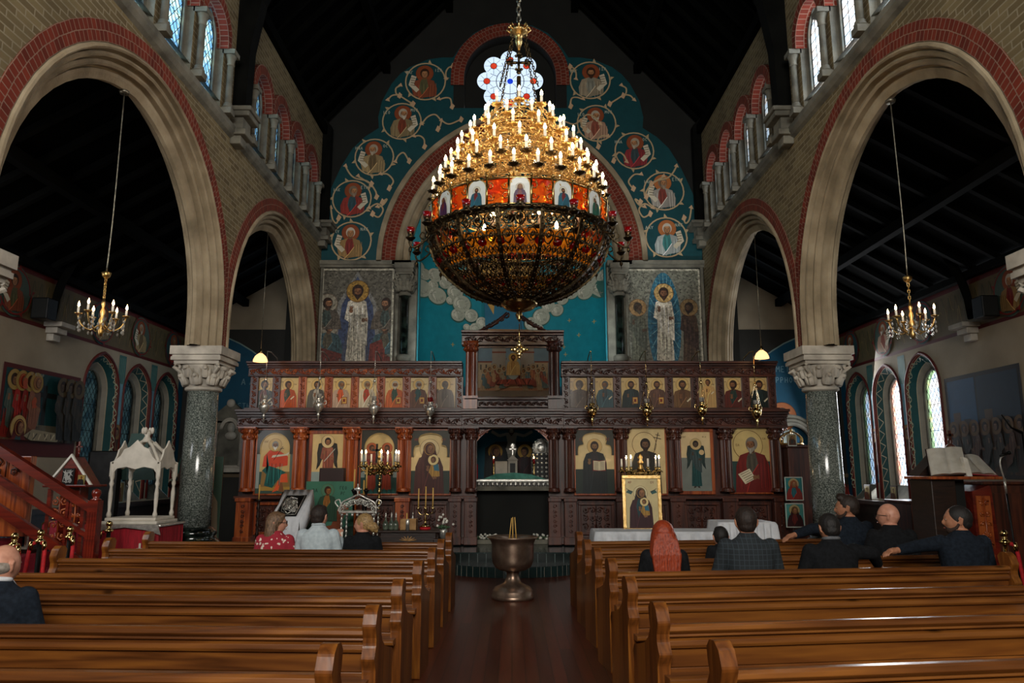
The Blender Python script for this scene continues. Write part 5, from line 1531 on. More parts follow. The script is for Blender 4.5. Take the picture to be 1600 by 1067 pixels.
def arch_mask(A, W, H, col, m=.06, cusp=False, low=.62, side='8d9894'):
 """dark ground left outside an arched top"""
 n = 16
 hw = W / 2 - m; zc = H - m - hw
 for sg in (-1, 1):
  if cusp:
   pr = [(hw, H * low), (hw, zc - .02), (hw - .02, zc + .06), (hw - .1, zc + .09), (hw * .72, zc + .16), (hw * .66, zc + .24), (hw * .4, H - m - .02), (0, H - m)]
   pr = [(p.x, p.y) for p in catmull([(a, b, 0) for a, b in pr], 4)]
  else:
   pr = [(hw * cos(pi / 2 * i / n), zc + hw * sin(pi / 2 * i / n)) for i in range(n + 1)]
   pr = [(hw, H * low)] + pr
  A.poly([(sg * a, b) for a, b in pr] + [(0, H), (sg * W / 2, H), (sg * W / 2, H * low)], col)
  A.line([(sg * a, b) for a, b in pr], .012, 'b99a5c', .4)
A, cx, z0, W, H = bigpanel(402, 458, 672, 771, 'c2a66c')
A.rect(-W / 2, W / 2, 0, H * .34, '3a5048'); A.rect(-W / 2, -W / 2 + .06, H * .08, H * .8, '8d9894'); A.rect(W / 2 - .05, W / 2, H * .08, H * .8, '5a665c')
A.poly([(-.24, .12), (-.22, H * .36), (.28, H * .34), (.3, .1)], '8a6c3c'); A.rect(-.26, .3, .05, .12, 'a5843e')
A.poly([(-.2, H * .58), (-.22, H * .42), (-.02, H * .4), (.24, H * .44), (.24, H * .58), (.1, H * .66), (-.1, H * .68)], 'c8472a')
A.poly([(-.15, H * .64), (-.12, H * .44), (.1, H * .38), (.22, H * .33), (.16, H * .3), (.05, H * .18), (-.02, .1), (-.17, .14), (-.14, H * .3), (-.22, H * .36), (-.1, H * .46)], '1e5450')
A.poly([(.02, .09), (.14, H * .3), (.24, H * .31), (.26, .2), (.14, .2), (.09, .06), (-.02, .02)], 'd85a30')
folds(A, -.14, .16, H * .12, H * .5, '1e5450', 8, 2, .008, 1.7)
A.poly([(-.06, H * .56), (.24, H * .6), (.27, H * .66), (.2, H * .62), (-.04, H * .6)], 'c9c3ae')
A.line([(-.02, H * .52), (.14, H * .74)], .01, '3a2416'); A.line([(.07, H * .7), (.16, H * .71)], .01, '3a2416')
A.poly([(.1, .04), (.2, .03), (.16, .2), (.12, .2)], '7a5034')
head(A, 0, H * .755, .062, '6b4a32', '7a756a', 'c9c6b8', 'b99a5c', .5, 0)
arch_mask(A, W, H, '33332c')
txt(A, 'OAG', -.2, H * .8, .035, '6a4a24', .005)
mount(A, cx, z0, YI - .01, 'arched icon of a seated elder in green and red robes, leftmost in the lower row', group='large icons in the lower row', frame=1)
A, cx, z0, W, H = bigpanel(488, 536, 678, 752, 'd0b47c')
A.rect(-W / 2, W / 2, 0, H * .2, '8fa09a')
stand(A, 0, -.3, .062, '8a4a36', 'a0604a', '8a5c3c', '1e120c', None, 'd6bc88', .5, 0, None, 17.5, 1, '2c2a24', 0, 'sword')
mount(A, cx, z0, YI - .01, 'icon of a dark-winged angel in pink with a pale sword, left door of the screen', group='large icons in the lower row', frame=1, fw=.06)
A, cx, z0, W, H = bigpanel(565, 621, 672, 771, 'c9ae74')
A.rect(-W / 2, W / 2, 0, H * .3, '234440')
for sg in (-1, 1):
 A.rect(sg * W / 2 - (.07 if sg > 0 else 0), sg * W / 2 + (.07 if sg < 0 else 0), H * .25, H * .75, '7a8884')
 stand(A, sg * .14, .04, .052, '7a2a20', '8c3a28', '7a5034', '4a2c1c', '3a2416' if sg > 0 else None, 'b05a30', .3, -sg, None, 16, 3 + sg)
for q in range(9): A.poly([(-.32 + .08 * q, .0), (-.3 + .08 * q, .09 + .02 * (q % 2)), (-.25 + .08 * q, 0)], '1f5a58')
arch_mask(A, W, H, '33332c')
mount(A, cx, z0, YI - .01, 'arched icon of two red-robed saints side by side behind the tall left candelabrum', group='large icons in the lower row', frame=1)
A, cx, z0, W, H = bigpanel(643, 703, 673, 771, 'd8bf88')
A.rect(-W / 2, W / 2, 0, H * .36, '2e3c34')
bust(A, -.02, 0, .093, '4a2420', '3c1c1a', '7a5438', '2a1410', None, 'dcc694', .4, 1, '4a2420', 'child', 6, 1.9, zt=H * .70)
arch_mask(A, W, H, '3a3a30', .05, True, .58)
txt(A, 'MP', -.29, H * .83, .05, '7a2a1c', .007); txt(A, 'OY', .2, H * .83, .05, '7a2a1c', .007)
mount(A, cx, z0, YI - .01, 'icon of a brown-veiled mother with child, left of the central doorway', group='large icons in the lower row', frame=1)
A, cx, z0, W, H = bigpanel(899, 959, 672, 771, 'dcc48e')
A.rect(-W / 2, W / 2, 0, H * .38, '28342e')
bust(A, 0, 0, .078, '1d2426', '2c2426', '84603c', '2e1c12', '2e1c12', 'd3b070', .4, 0, None, 'open', 7, 1.75, zt=H * .735)
arch_mask(A, W, H, '33352c', .05, True, .6)
txt(A, 'IC', -.29, H * .83, .05, '7a2a1c', .007); txt(A, 'XC', .2, H * .83, .05, '7a2a1c', .007)
mount(A, cx, z0, YI - .01, 'icon of a bearded man with an open book, right of the central doorway', group='large icons in the lower row', frame=1)
A, cx, z0, W, H = bigpanel(978, 1039, 669, 771, 'dcc48e')
A.ring(-.02, H * .75, .22, .01, '7a5a34')
bust(A, 0, 0, .095, '2c2a24', '3a3228', '6a4c34', '241810', '2a1c12', None, 0, 0, None, None, 8, zt=H * .74)
A.line([(.16, H * .66), (.24, H * .93)], .014, '3a2618'); A.line([(.15, H * .86), (.29, H * .83)], .012, '3a2618'); A.line([(.19, H * .9), (.27, H * .885)], .01, '3a2618')
mount(A, cx, z0, YI - .01, 'icon of a dark figure with a slanted cross staff, partly behind the right candelabrum', group='large icons in the lower row', frame=1)
A, cx, z0, W, H = bigpanel(1064, 1110, 675, 767, 'dcc292')
A.rect(-W / 2, W / 2, 0, H * .56, '7a8078')
stand(A, 0, .05, .055, '3a4848', '1d4646', '4a3a2c', '1c1410', None, 'c9ab74', .3, 0, None, 15.5, 5, '22302e', 0, 'orb')
txt(A, 'ANT', -.24, H * .9, .03, '7a5a34', .005); txt(A, 'MIX', .13, H * .9, .03, '7a5a34', .005)
mount(A, cx, z0, YI - .01, 'icon of a dark blue angel holding a pale orb, right door of the screen', group='large icons in the lower row', frame=1, fw=.06)
A, cx, z0, W, H = bigpanel(1139, 1202, 667, 769, 'd3b878')
A.rect(-W / 2, W / 2, 0, H * .47, '2f4742')
A.ring(-.02, H * .72, .27, .01, '7a5a34')
bust(A, .05, 0, .112, '6e1d18', '4a4438', '7a5234', '7d7468', '8f887a', None, 0, -1, None, 'scroll', 9, zt=H * .72)
txt(A, 'OA', -.24, H * .7, .045, '7a5a34', .006); txt(A, 'IWA', .22, H * .8, .04, '7a5a34', .006)
mount(A, cx, z0, YI - .01, 'icon of a grey-bearded elder in red with a scroll, rightmost in the lower row', group='large icons in the lower row', frame=1)
A, cx, z0, W, H = bigpanel(747, 857, 545, 620, '8aa3ae', 0)
x0, x1 = at(747, 580, YI).x, at(857, 580, YI).x; W2 = x1 - x0
A = Art(W2, H, '7d9cae', 0)
for q in range(5):
 x = -W2 / 2 + W2 * q / 5
 A.rect(x, x + W2 / 5 * .96, 0, H * [.72, 1, .78, 1, .72][q], ['b8a88a', 'a8a49a', 'b3a284', 'a8a49a', 'b8a88a'][q])
 A.rect(x, x + W2 / 5, H * [.7, .9, .76, .9, .7][q], H * [.73, .93, .79, .93, .73][q], '8a5040')
 for w_ in range(2): A.rect(x + .04 + .1 * w_, x + .07 + .1 * w_, H * .55, H * .66, '5a5a52')
A.rect(-W2 / 2, W2 / 2, 0, H * .14, '7a6c5a'); A.rect(-W2 / 2, W2 / 2, H * .12, H * .18, 'a87a5a')
A.poly([(-.42, H * .2), (-.3, H * .42), (.05, H * .46), (.3, H * .42), (.45, H * .2)], 'a87a58')
for q in range(14):
 x = -W2 / 2 + .09 + q * (W2 - .16) / 13
 if abs(x) < .12: continue
 rr = R0
 stand(A, x, H * (.1 + .04 * (q % 3)), .032, ['5d7a80', 'b07a5a', 'b39a76', '8a4a3c', 'a8a08a'][q % 5], ['a08a6a', '5a6a66', '93584a'][q % 3], 'a07850', '6a5a48', None, 'b5a586', 0, 1 if x < 0 else -1, None, 13, q, lean=(1.2 if x < 0 else -1.2))
A.poly([(-.36, H * .25), (-.3, H * .33), (.3, H * .36), (.4, H * .28), (.36, H * .22)], '8a4436'); folds(A, -.3, .35, H * .23, H * .35, '8a4436', 9, 1)
A.ell(0, H * .62, .14, .26, '9aa8a8'); bust(A, 0, H * .42, .045, 'c7a468', 'b08a50', '8a5c3c', '4a2c1c', '4a2c1c', 'd3ae60', .3, 0, None, None, 2, zt=H * .78)
mount(A, cx, Z(620), YI - .05, 'wide painting of a crowd mourning a reclining figure, above the central doorway', 'painting', frame=1, name='painting', mat='paint', fw=.04, framemat='mahog')
# -- behind the doorway
YC = 15.6
x0, x1 = at(741, 700, YC).x - .4, at(862, 700, YC).x + .4
A = Art(x1 - x0, 2.5, '13566a', clip=(-(x1 - x0) / 2, (x1 - x0) / 2, 0, 2.5))
hb = at(800, 668, YC).z
zz = lambda py: at(800, py, YC).z - .9
xx = lambda px: at(px, 700, YC).x - (x0 + x1) / 2
A.poly([(xx(755), 0), (xx(758), zz(700)), (xx(775), zz(690)), (xx(830), zz(690)), (xx(845), zz(700)), (xx(846), 0)], '1c2426')
for px, tn in ((774, 1), (820, -1)):
 bust(A, xx(px), 0, .085, '3a1f22' if tn < 0 else '22282a', '2a2024', '7a5438', '2a1812', None, 'b08a3c', .3, tn, '3a1f22' if tn > 0 else None, None, 4, 1.8, zt=zz(706))
A.rect(xx(795), xx(803), 0, zz(664), '3a281e'); A.rect(xx(765), xx(834), zz(672), zz(667), '3a281e')
sk = '8f8f82'
A.poly([(xx(790), zz(676)), (xx(808), zz(676)), (xx(806), zz(692)), (xx(807), zz(700)), (xx(804), zz(716)), (xx(794), zz(716)), (xx(791), zz(700)), (xx(793), zz(692))], sk)
for sg, e in ((-1, 768), (1, 832)):
 A.line([(xx(799 + sg * 7), zz(678)), (xx((799 + sg * 7 + e) / 2), zz(681)), (xx(e), zz(674))], .06, sk)
A.poly([(xx(790), zz(700)), (xx(808), zz(700)), (xx(805), zz(709)), (xx(793), zz(709))], 'b5b1a2')
head(A, xx(799), zz(674) + .0, .07, sk, '3a2a20', '3a2a20', None)
t = thing('crucifixion_painting', ((x0 + x1) / 2, YC, .9), 'dark teal painting of a crucified figure between two haloed mourners, seen through the central doorway', 'painting')
b = MB(); b.box(x0, x1, YC, YC + .04, .9, 3.4); b.build('board', M['darkwood'], t)
A.mb(vmp((x0 + x1) / 2, YC - .001, .9), .0005).build('painting', M['paint'], t)
YA = 14.6
za = at(800, 764, YA - .4).z; zt_ = at(800, 751, YA - .4).z
t = thing('altar_table', (0.03, YA, .32), 'altar table with dark cloth, pale edge and carved beaded front seen through the doorway', 'altar')
ax0, ax1 = -.95, 1.0
m = MB(); m.box(ax0, ax1, YA - .4, YA + .5, zt_ - .02, zt_ + .03); m.build('tabletop', M['silver'], t, bevel=.01)
m = MB(); m.box(ax0 + .02, ax1 - .02, YA - .38, YA + .48, za + .05, zt_ - .02); ff = m.build('apron', M['darkwood'], t)
m = MB()
for k in range(22):
 x = ax0 + .06 + k * (ax1 - ax0 - .12) / 21
 m.ball((x, YA - .4, (za + zt_) / 2 + .01), .035, .025, .04, 8, 5); m.tube([(x - .04, YA - .4, zt_ - .03), (x, YA - .41, (za + zt_) / 2 + .04), (x + .04, YA - .4, zt_ - .03)], .009, 4)
m.build('beading', M['silver'], ff)
m = MB(); m.box(ax0, ax1, YA - .42, YA + .5, za - .03, za + .05); m.build('stone_edge', M['stoneD'], t)
m = MB(); m.box(ax0 + .05, ax1 - .05, YA - .1, YA + .4, .32, za - .03); m.build('base', M['black'], t)
ztp = zt_ + .03
m = MB(); m.prism([(ax0 + .3, ztp), (ax0 + .55, ztp + .1), (ax0 + .9, ztp + .12), (ax0 + 1.2, ztp + .09), (ax0 + 1.5, ztp)], lambda u, v, d: (u + .1, d, v), YA - .38, YA - .05)
tag(m.build('altar_cloth', pmat('green_cloth', '2f6a5c', '4f9484', 8, rough=.8)), 'rumpled pale green cloth lying on the altar table', 'cloth')
m = MB(); m.box(ax0 + .06, ax0 + .3, YA - .35, YA - .28, ztp, ztp + .28)
tag(m.build('gospel_book', M['redcloth'], bevel=.01), 'red covered book standing at the left end of the altar', 'book')
def pxl(px, py, Y): p = at(px, py, Y); return p.x, p.z
t = thing('altar_shrine', (0, YA, ztp), 'small pale gabled shrine with a cross standing in the middle of the altar', 'shrine')
c0 = pxl(801, 740, YA)[0]
m = MB(); m.box(c0 - .09, c0 + .09, YA - .1, YA + .1, ztp, ztp + .36); m.box(c0 - .11, c0 + .11, YA - .12, YA + .12, ztp, ztp + .05); m.prism([(c0 - .11, ztp + .36), (c0 + .11, ztp + .36), (c0, ztp + .46)], lambda u, v, d: (u, d, v), YA - .12, YA + .12); m.build('body', M['capital'], t, bevel=.006)
m = MB(); m.box(c0 - .05, c0 + .05, YA - .106, YA - .1, ztp + .12, ztp + .3); m.build('niche', M['iron'], t)
m = MB(); m.box(c0 - .012, c0 + .012, YA - .02, YA, ztp + .46, ztp + .68); m.box(c0 - .06, c0 + .06, YA - .02, YA, ztp + .56, ztp + .585); m.ball((c0, YA - .01, ztp + .63), .06, .01, .06); m.build('cross', M['silver'], t)
m = MB(); px = c0 - .2; m.box(px - .14, px + .1, YA + .02, YA + .05, ztp, ztp + .34);
tag(m.build('blessing_panel', M['capital'], bevel=.008), 'pale framed panel leaning behind the altar shrine', 'panel')
t = thing('processional_fan', (0, YA, ztp), 'round silver liturgical fan on a pole at the right of the altar', 'liturgical fan')
c1 = pxl(846, 700, YA)
m = MB(); m.lathe([(.001, -.012), (.16, -.01), (.18, 0), (.16, .01), (.001, .012)], (0, 0, 0), 28)
m.v = [(c1[0] + x, YA + z, c1[1] + y) for x, y, z in m.v];
for k in range(16):
 a = k * pi / 8; m.ball((c1[0] + .165 * cos(a), YA - .012, c1[1] + .165 * sin(a)), .025, .012, .025, 6, 4)
m.ball((c1[0], YA - .01, c1[1]), .09, .02, .09)
m.build('disc', M['silver'], t); MB().cyl((c1[0], YA, ztp), (c1[0], YA, c1[1] - .17), .012).build('pole', M['brass'], t)
t = thing('jewelled_cover', (0, YA, ztp), 'dark metal cover embossed with rows of silver rosettes, right end of the altar', 'book cover')
c2 = pxl(846, 733, YA)
m = MB(); m.box(c2[0] - .2, c2[0] + .22, YA - .03, YA, ztp, ztp + .5); m.build('plate', M['iron'], t)
m = MB()
for i in range(5):
 for j in range(6): m.ball((c2[0] - .16 + .085 * i, YA - .035, ztp + .05 + .085 * j), .026, .012, .026, 8, 4)
m.build('rosettes', M['silver'], t)
for sx, px in ((0, 771.5), (1, 834)):
 t = thing('altar_candlestick', (pxl(px, 740, YA)[0], YA - .1, ztp), 'thin %s candlestick with red glass and small flame on the altar' % ('left' if not sx else 'right'), 'candlestick', 'altar candlesticks')
 x = pxl(px, 740, YA)[0]
 MB().lathe([(.05, 0), (.045, .02), (.015, .04), (.022, .12), (.012, .16), (.022, .22), (.012, .26), (.03, .3)], (x, YA - .1, ztp), 12).build('stick', M['brass'], t)
 MB().lathe([(.022, .3), (.026, .36), (.02, .38)], (x, YA - .1, ztp), 12).build('lamp_glass', M['redglass'], t)
 MB().ball((x, YA - .1, ztp + .41), .01, .01, .022, 8, 6).build('flame', M['flame'], t)
for sg in (-1, 1):
 t = thing('flower_trough', (sg * .55, YI + .25, .32), 'low stone trough of white flowers on the %s under the altar' % ('left' if sg < 0 else 'right'), 'flowers', 'troughs under the altar')
 x = .03 + sg * .5
 m = MB(); m.box(x - .2, x + .2, YI + .15, YI + .35, .32, .4); m.build('trough', M['stoneD'], t, bevel=.01)
 m = MB()
 for k in range(26): m.ball((x + R0.uniform(-.19, .19), YI + R0.uniform(.16, .3), .43 + R0.uniform(-.02, .06)), .022, n=6, m=4)
 m.build('blossom', M['petal'], t)
 m = MB()
 for k in range(20): m.ball((x + R0.uniform(-.19, .19), YI + R0.uniform(.17, .33), .41 + R0.uniform(-.01, .05)), .03, .02, .015, 6, 4)
 m.build('foliage', M['green'], t)
# -- pews
def bench_end_mb(x0, x1):
 m = MB()
 prof = [(-.05, 0), (-.05, .58), (-.085, .64), (-.05, .70), (-.05, .74), (-.075, .80), (-.045, .87), (0, .9), (.05, .895), (.085, .86), (.075, .80), (.06, .76), (.1, .70), (.17, .655), (.3, .62), (.38, .6), (.41, .56), (.39, .5), (.38, 0)]
 m.prism(prof, lambda u, v, d: (d, u, v), x0, x1)
 return m
def make_pew(L, s):
 """aisle end at x=0, running to x = s*L, back rest at y=0, seat beyond"""
 t = thing('church_pew', (0, 0, 0), '', 'pew')
 a, b = (-L, 0) if s < 0 else (0, L)
 m = MB()
 for k in range(3):
  z0 = .18 + .19 * k; m.box(a, b, -.01 + .002 * (k % 2), .022, z0, z0 + .187)
 m.build('backrest', M['pew'], t, bevel=.004)
 m = MB()
 pr = [(-.045, .745), (-.055, .755), (-.05, .775), (-.03, .785), (.02, .782), (.035, .765), (.03, .735), (.02, .72), (-.02, .715), (-.032, .722), (-.028, .735)]
 m.prism(pr, lambda u, v, d: (d, u, v), a, b)
 m.prism([(-.028, .66), (-.035, .675), (-.03, .7), (-.012, .71), (-.01, .655)], lambda u, v, d: (d, u, v), a, b)
 m.build('top_rail', M['pew'], t, bevel=.003)
 m = MB(); m.prism([(-.012, .5), (-.13, .5), (-.14, .51), (-.14, .528), (-.13, .535), (-.012, .535)], lambda u, v, d: (d, u, v), a, b)
 for k in range(4):
  x = a + (b - a) * (k + .5) / 4; m.prism([(-.01, .5), (-.1, .5), (-.01, .4)], lambda u, v, d: (d, u, v), x - .012, x + .012)
 m.build('book_ledge', M['pew'], t, bevel=.003)
 m = MB(); m.box(a, b, .02, .38, .405, .435); m.build('seat', M['pew'], t, bevel=.006)
 m = MB(); m.box(a, b, .3, .33, 0.02, .4); m.build('seat_riser', M['pew'], t)
 for q in (0, 1):
  x = (b - .0 if q else a)
  e = bench_end_mb(x - .036, x + .036).build('bench_end', M['pew_end'], t, bevel=.012)
 return t
rowsL = [(-.78, 2.34), (-.76, 3.25), (-.75, 4.17), (-.76, 5.16), (-.76, 6.23), (-.76, 7.28), (-.76, 8.2), (-.75, 9.07)]
rowsR = [(.84, 2.4), (.89, 3.31), (.81, 4.26), (.81, 5.29), (.83, 6.40), (.81, 7.28), (.8, 8.14), (.81, 9.2)]
ordn = ['nearest', 'second', 'third', 'fourth', 'fifth', 'sixth', 'seventh', 'farthest']
for s, rows in ((-1, rowsL), (1, rowsR)):
 proto = make_pew(3.66, s)
 for k, (x, y) in enumerate(rows):
  lb = 'brown pine pew left of the aisle, %s row from the viewer' if s < 0 else 'brown pine pew right of the aisle, %s row from the viewer'
  o = proto if k == 0 else dup(proto, (x, y, 0))
  o.location = (x, y, 0)
  o.rotation_euler = (0, 0, radians(-2.5) if s < 0 else radians(7.5))
  tag(o, lb % ordn[k], 'pew', 'pews on the %s' % ('left' if s < 0 else 'right'))
  o['_o'] = (0, 0, 0)
# -- baptismal font
fx, fy = .01, 10.0
t = thing('baptismal_font', (fx, fy, 0), 'large round metal baptismal font on a flared foot standing in the central aisle', 'font')
MB().lathe([(.27, 0), (.275, .02), (.27, .05), (.262, .055), (.262, .1), (.25, .11), (.235, .14), (.17, .17), (.11, .2), (.085, .26), (.075, .31), (.085, .33), (.105, .345)], (fx, fy, 0), 48).build('foot', M['pewter'], t)
MB().lathe([(.1, .345), (.17, .355), (.23, .39), (.265, .45), (.275, .52), (.275, .66), (.28, .7), (.3, .74), (.335, .765), (.335, .778), (.31, .775), (.28, .75), (.262, .7), (.255, .5), (.2, .42), (.001, .4)], (fx, fy, 0), 48).build('bowl', M['pewter'], t)
for k, (dx, h, rot) in enumerate(((-.045, .27, .03), (.0, .28, 0), (.045, .28, -.02))):
 m = MB(); m.cyl((fx + dx, fy - .3, .76), (fx + dx + rot, fy - .3, .76 + h), .0085, .006, 8)
 tag(m.build('taper_candle', M['beeswax']), ['left of three thin tapers standing on the rim of the font', 'middle of three thin tapers standing on the rim of the font', 'right of three thin tapers standing on the rim of the font'][k], 'candle', 'tapers on the font')
# -- the great chandelier
CX, CYc = at(811, 300, 8.0).x, 8.0
ZC = lambda py: at(811, py, 8.0).z
RP = lambda px, py=300: at(811 + px, py, 8.0).x - at(811, py, 8.0).x
ch = thing('great_chandelier', (CX, CYc, ZC(490)), 'huge tiered gilt chandelier with electric candles, icon band and openwork bowl hanging over the nave', 'chandelier')
def P(r, a, z): return (CX + r * cos(a), CYc + r * sin(a), z)
def link_chain(m, p0, p1, ls=.045, w=.006):
 p0, p1 = Vector(p0), Vector(p1); d = p1 - p0; n = max(2, int(d.length / (ls * .72)))
 t_ = d.normalized(); a = t_.cross(Vector((.3, .9, .2))).normalized(); b = t_.cross(a)
 for k in range(n):
  c = p0 + d * ((k + .5) / n); q = a if k % 2 else b
  m.tube([c + t_ * (ls * .5 * cos(u)) + q * (ls * .26 * sin(u)) for u in [i * pi / 3 for i in range(6)]], w, 4, True, closed=True)
m = MB(); link_chain(m, (CX, CYc, 13.4), (CX, CYc, ZC(42)), .09, .012); m.build('suspension_chain', M['chain'], ch)
m = MB()
m.lathe([(.01, .16), (.03, .14), (.035, .1), (.09, .08), (.11, .05), (.1, .02), (.06, 0), (.035, -.05), (.05, -.09), (.03, -.13), (.012, -.2)], (CX, CYc, ZC(55)), 20)
for k in range(8):
 a = k * pi / 4
 m.tube([P(.1, a, ZC(55) + .03), P(.14, a, ZC(55) + .06), P(.12, a, ZC(55) + .11), P(.09, a, ZC(55) + .08)], .01, 5)
m.build('canopy', M['gold'], ch)
for k in range(4):
 a = pi / 4 + k * pi / 2
 m = MB(); link_chain(m, P(.1, a, ZC(60)), P(RP(42), a, ZC(150)), .05, .006); m.build('chain', M['bronze'], ch)
m = MB(); cz = ZC(98); cx_ = CX + .05
for k in range(4):
 a = k * pi / 2
 m.tube([(CX, CYc, cz), (CX + .1 * cos(a), CYc, cz + .1 * sin(a))], [.014, .02], 6); m.ball((CX + .12 * cos(a), CYc, cz + .12 * sin(a)), .03, .015, .03, 8, 6)
 for q in (-1, 1): m.ball((CX + .09 * cos(a + q * .35), CYc, cz + .09 * sin(a + q * .35)), .018, n=6, m=4)
m.build('cross', M['bronze'], ch)
def filigree(name, r0, r1, z0, z1, nseg, mat, a0=0.0, w=.007, per=2):
 """openwork crown band: rails, scrolls and pierced crest"""
 m = MB()
 m.tube([P(r0, 2 * pi * i / 64, z0) for i in range(64)], w * 1.3, 5, closed=True)
 m.tube([P((r0 + r1) / 2 + (r1 - r0) * .1, 2 * pi * i / 64, z0 + (z1 - z0) * .55) for i in range(64)], w, 4, closed=True)
 for k in range(nseg):
  a = a0 + 2 * pi * k / nseg; da = 2 * pi / nseg
  for q in (-1, 1):
   pts = []
   for i in range(9):
    u = i / 8; rr = .40 * (1 - .8 * u); an = q * u * 2 * pi * 1.2 + (pi if q > 0 else 0)
    f = .5 + (.28 * q) * 1 + rr * .55 * cos(an) * 1.0
    h = .28 + rr * .55 * sin(an)
    rad = r0 + (r1 - r0) * h
    pts.append(P(rad, a + da * (f - .5) , z0 + (z1 - z0) * h))
   m.tube(pts, [w * (1 - .05 * i) for i in range(9)], 4)
  for q, hh in ((0, 1.0), (.5, .8)):
   am = a + da * q
   pts = [P(r0 + (r1 - r0) * h, am + da * o_, z0 + (z1 - z0) * h) for o_, h in ((-.2, .55), (-.24, .75), (0, hh), (.24, .75), (.2, .55))]
   m.tube(pts, w, 4)
   m.ball(P(r0 + (r1 - r0) * .72, am, z0 + (z1 - z0) * .72), w * 2.4, n=6, m=4)
 return m.build(name, M[mat], ch)
tiers = [  # radius px, tip y at the axis, number, name
 (48, 160, 8), (71, 190, 12), (90, 215, 15), (106, 241, 18), (122, 267, 21), (134, 291, 25)]
CN = [0]
def candle_proto():
 m = MB(); m.cyl((0, 0, .0), (0, 0, .106), .0162, n=10)
 c = bpy.data.objects.new('candle', m.mesh('candle', M['cream']));
 b = MB().lathe([(.001, .106), (.011, .112), (.017, .127), (.0145, .147), (.007, .167), (.001, .178)], (0, 0, 0), 10)
 bo = b.mesh('bulb', M['bulb'])
 d = MB().lathe([(.01, -.036), (.014, -.026), (.024, -.02), (.054, -.007), (.06, .005), (.053, .002), (.018, -.004), (.018, .01)], (0, 0, 0), 14)
 for k in range(8):
  a = k * pi / 4; d.ball((.06 * cos(a), .06 * sin(a), .002), .01, n=5, m=3)
 return c.data, bo, d.mesh('drip_pan', M['gold']), d.mesh('drip_pan_dark', M['bronze'])
cme, bme, dme, dmd = candle_proto()
org = Vector(ch['_o'])
def put(name, me, parent, loc, rz=0):
 o = bpy.data.objects.new(name, me); COL.objects.link(o); o.parent = parent; o.location = loc; o.rotation_euler = (0, 0, rz); return o
for ti, (rp, tip, n) in enumerate(tiers):
 r = RP(rp, tip); zt = ZC(tip) + .02; zb = zt - .178
 filigree('filigree_tier', r * .82, r * .98, zb - .16, zb + .02, n, 'gold', ti * .3)
 filigree('filigree_tier', r * .70, r * .74, zb - .06, zb + .1, n, 'gold', ti * .5, .006)
 am = MB(); A3 = lambda f, dy, dz: (r * (f - 1), dy, dz)
 am.tube(catmull([A3(.84, 0, -.12), A3(.93, 0, -.14), A3(1.02, 0, -.09), A3(1, 0, -.02)], 3), .008, 5)
 am.tube(catmull([A3(.9, 0, -.13), A3(.95, r * .03, -.18), A3(.99, 0, -.16), A3(.96, 0, -.13)], 3), .006, 4)
 am.tube(catmull([A3(.96, 0, -.12), A3(1.0, -.03, -.16), A3(1.03, -.02, -.2), A3(.98, 0, -.22)], 3), .006, 4)
 am.ball(A3(.96, 0, -.2), .016, n=6, m=5)
 for q in range(3):
  for sg in (-1, 1): am.ball(A3(.96 - .02 * q, sg * r * .04, -.1 - .03 * q), .012, n=5, m=4)
 ame = am.mesh('candle_arm', M['gold'])
 for k in range(n):
  a = 2 * pi * (k + .5 * (ti % 2)) / n
  o = put('candle', cme, ch, Vector(P(r, a, zb)) - org, a)
  put('bulb', bme, o, (0, 0, 0)); put('drip_pan', dme if ti < 4 else dmd, o, (0, 0, 0)); put('candle_arm', ame, o, (0, 0, 0))
m = MB()
for k in range(12):
 a = k * pi / 6
 m.tube([P(RP(t_[0] * .72), a, ZC(t_[1]) - .2) for t_ in tiers], .009, 5)
m.tube([P(0, 0, ZC(470)), P(0, 0, ZC(120))], .025, 8)
m.build('stays', M['gold'], ch)
NB = 14
zb0, zb1 = ZC(367), ZC(331); RB = RP(137, 330)
amber = glassmat('amber_red_glass', 'd8401a', 'e87a24', .75, 16, .1, cells=True)
m = MB()
for z in (zb0, zb1): m.tube([P(RB + .005, 2 * pi * i / 56, z) for i in range(56)], .012, 6, closed=True)
for k in range(NB * 2):
 a = 2 * pi * (k + .5) / (NB * 2) + pi / 2
 m.tube([P(RB + .01, a, zb0 - .01), P(RB + .01, a, zb1 + .01)], .012, 6); m.ball(P(RB + .01, a, zb1 + .03), .02, n=8, m=6)
bandf = m.build('icon_band_frame', M['brass'], ch)
m = MB()
nn = NB * 8
m.add([P(RB - .006, 2 * pi * i / nn, z) for z in (zb0, zb1) for i in range(nn)], [(i, (i + 1) % nn, nn + (i + 1) % nn, nn + i) for i in range(nn)], True)
gb = m.build('amber_glass', amber, ch)
m = MB()
for k in range(NB * 2):
 if k % 2 == 0: pass
 for sg in (-1, 1):
  a = 2 * pi * k / (NB * 2) + pi / 2 + sg * .165 * .5 if k % 2 else 0
  if not k % 2: continue
  zc_ = (zb0 + zb1) / 2
  for q in range(2):
   pts = []
   for i in range(8):
    u = i / 7; rr = .05 * (1 - .75 * u); an = sg * u * 7 + q * pi
    pts.append(P(RB + .004, a + rr * cos(an) / RB, zc_ + (.055 if q else -.055) + rr * sin(an)))
   m.tube(pts, .006, 4)
m.build('glass_tracery', M['brass'], gb)
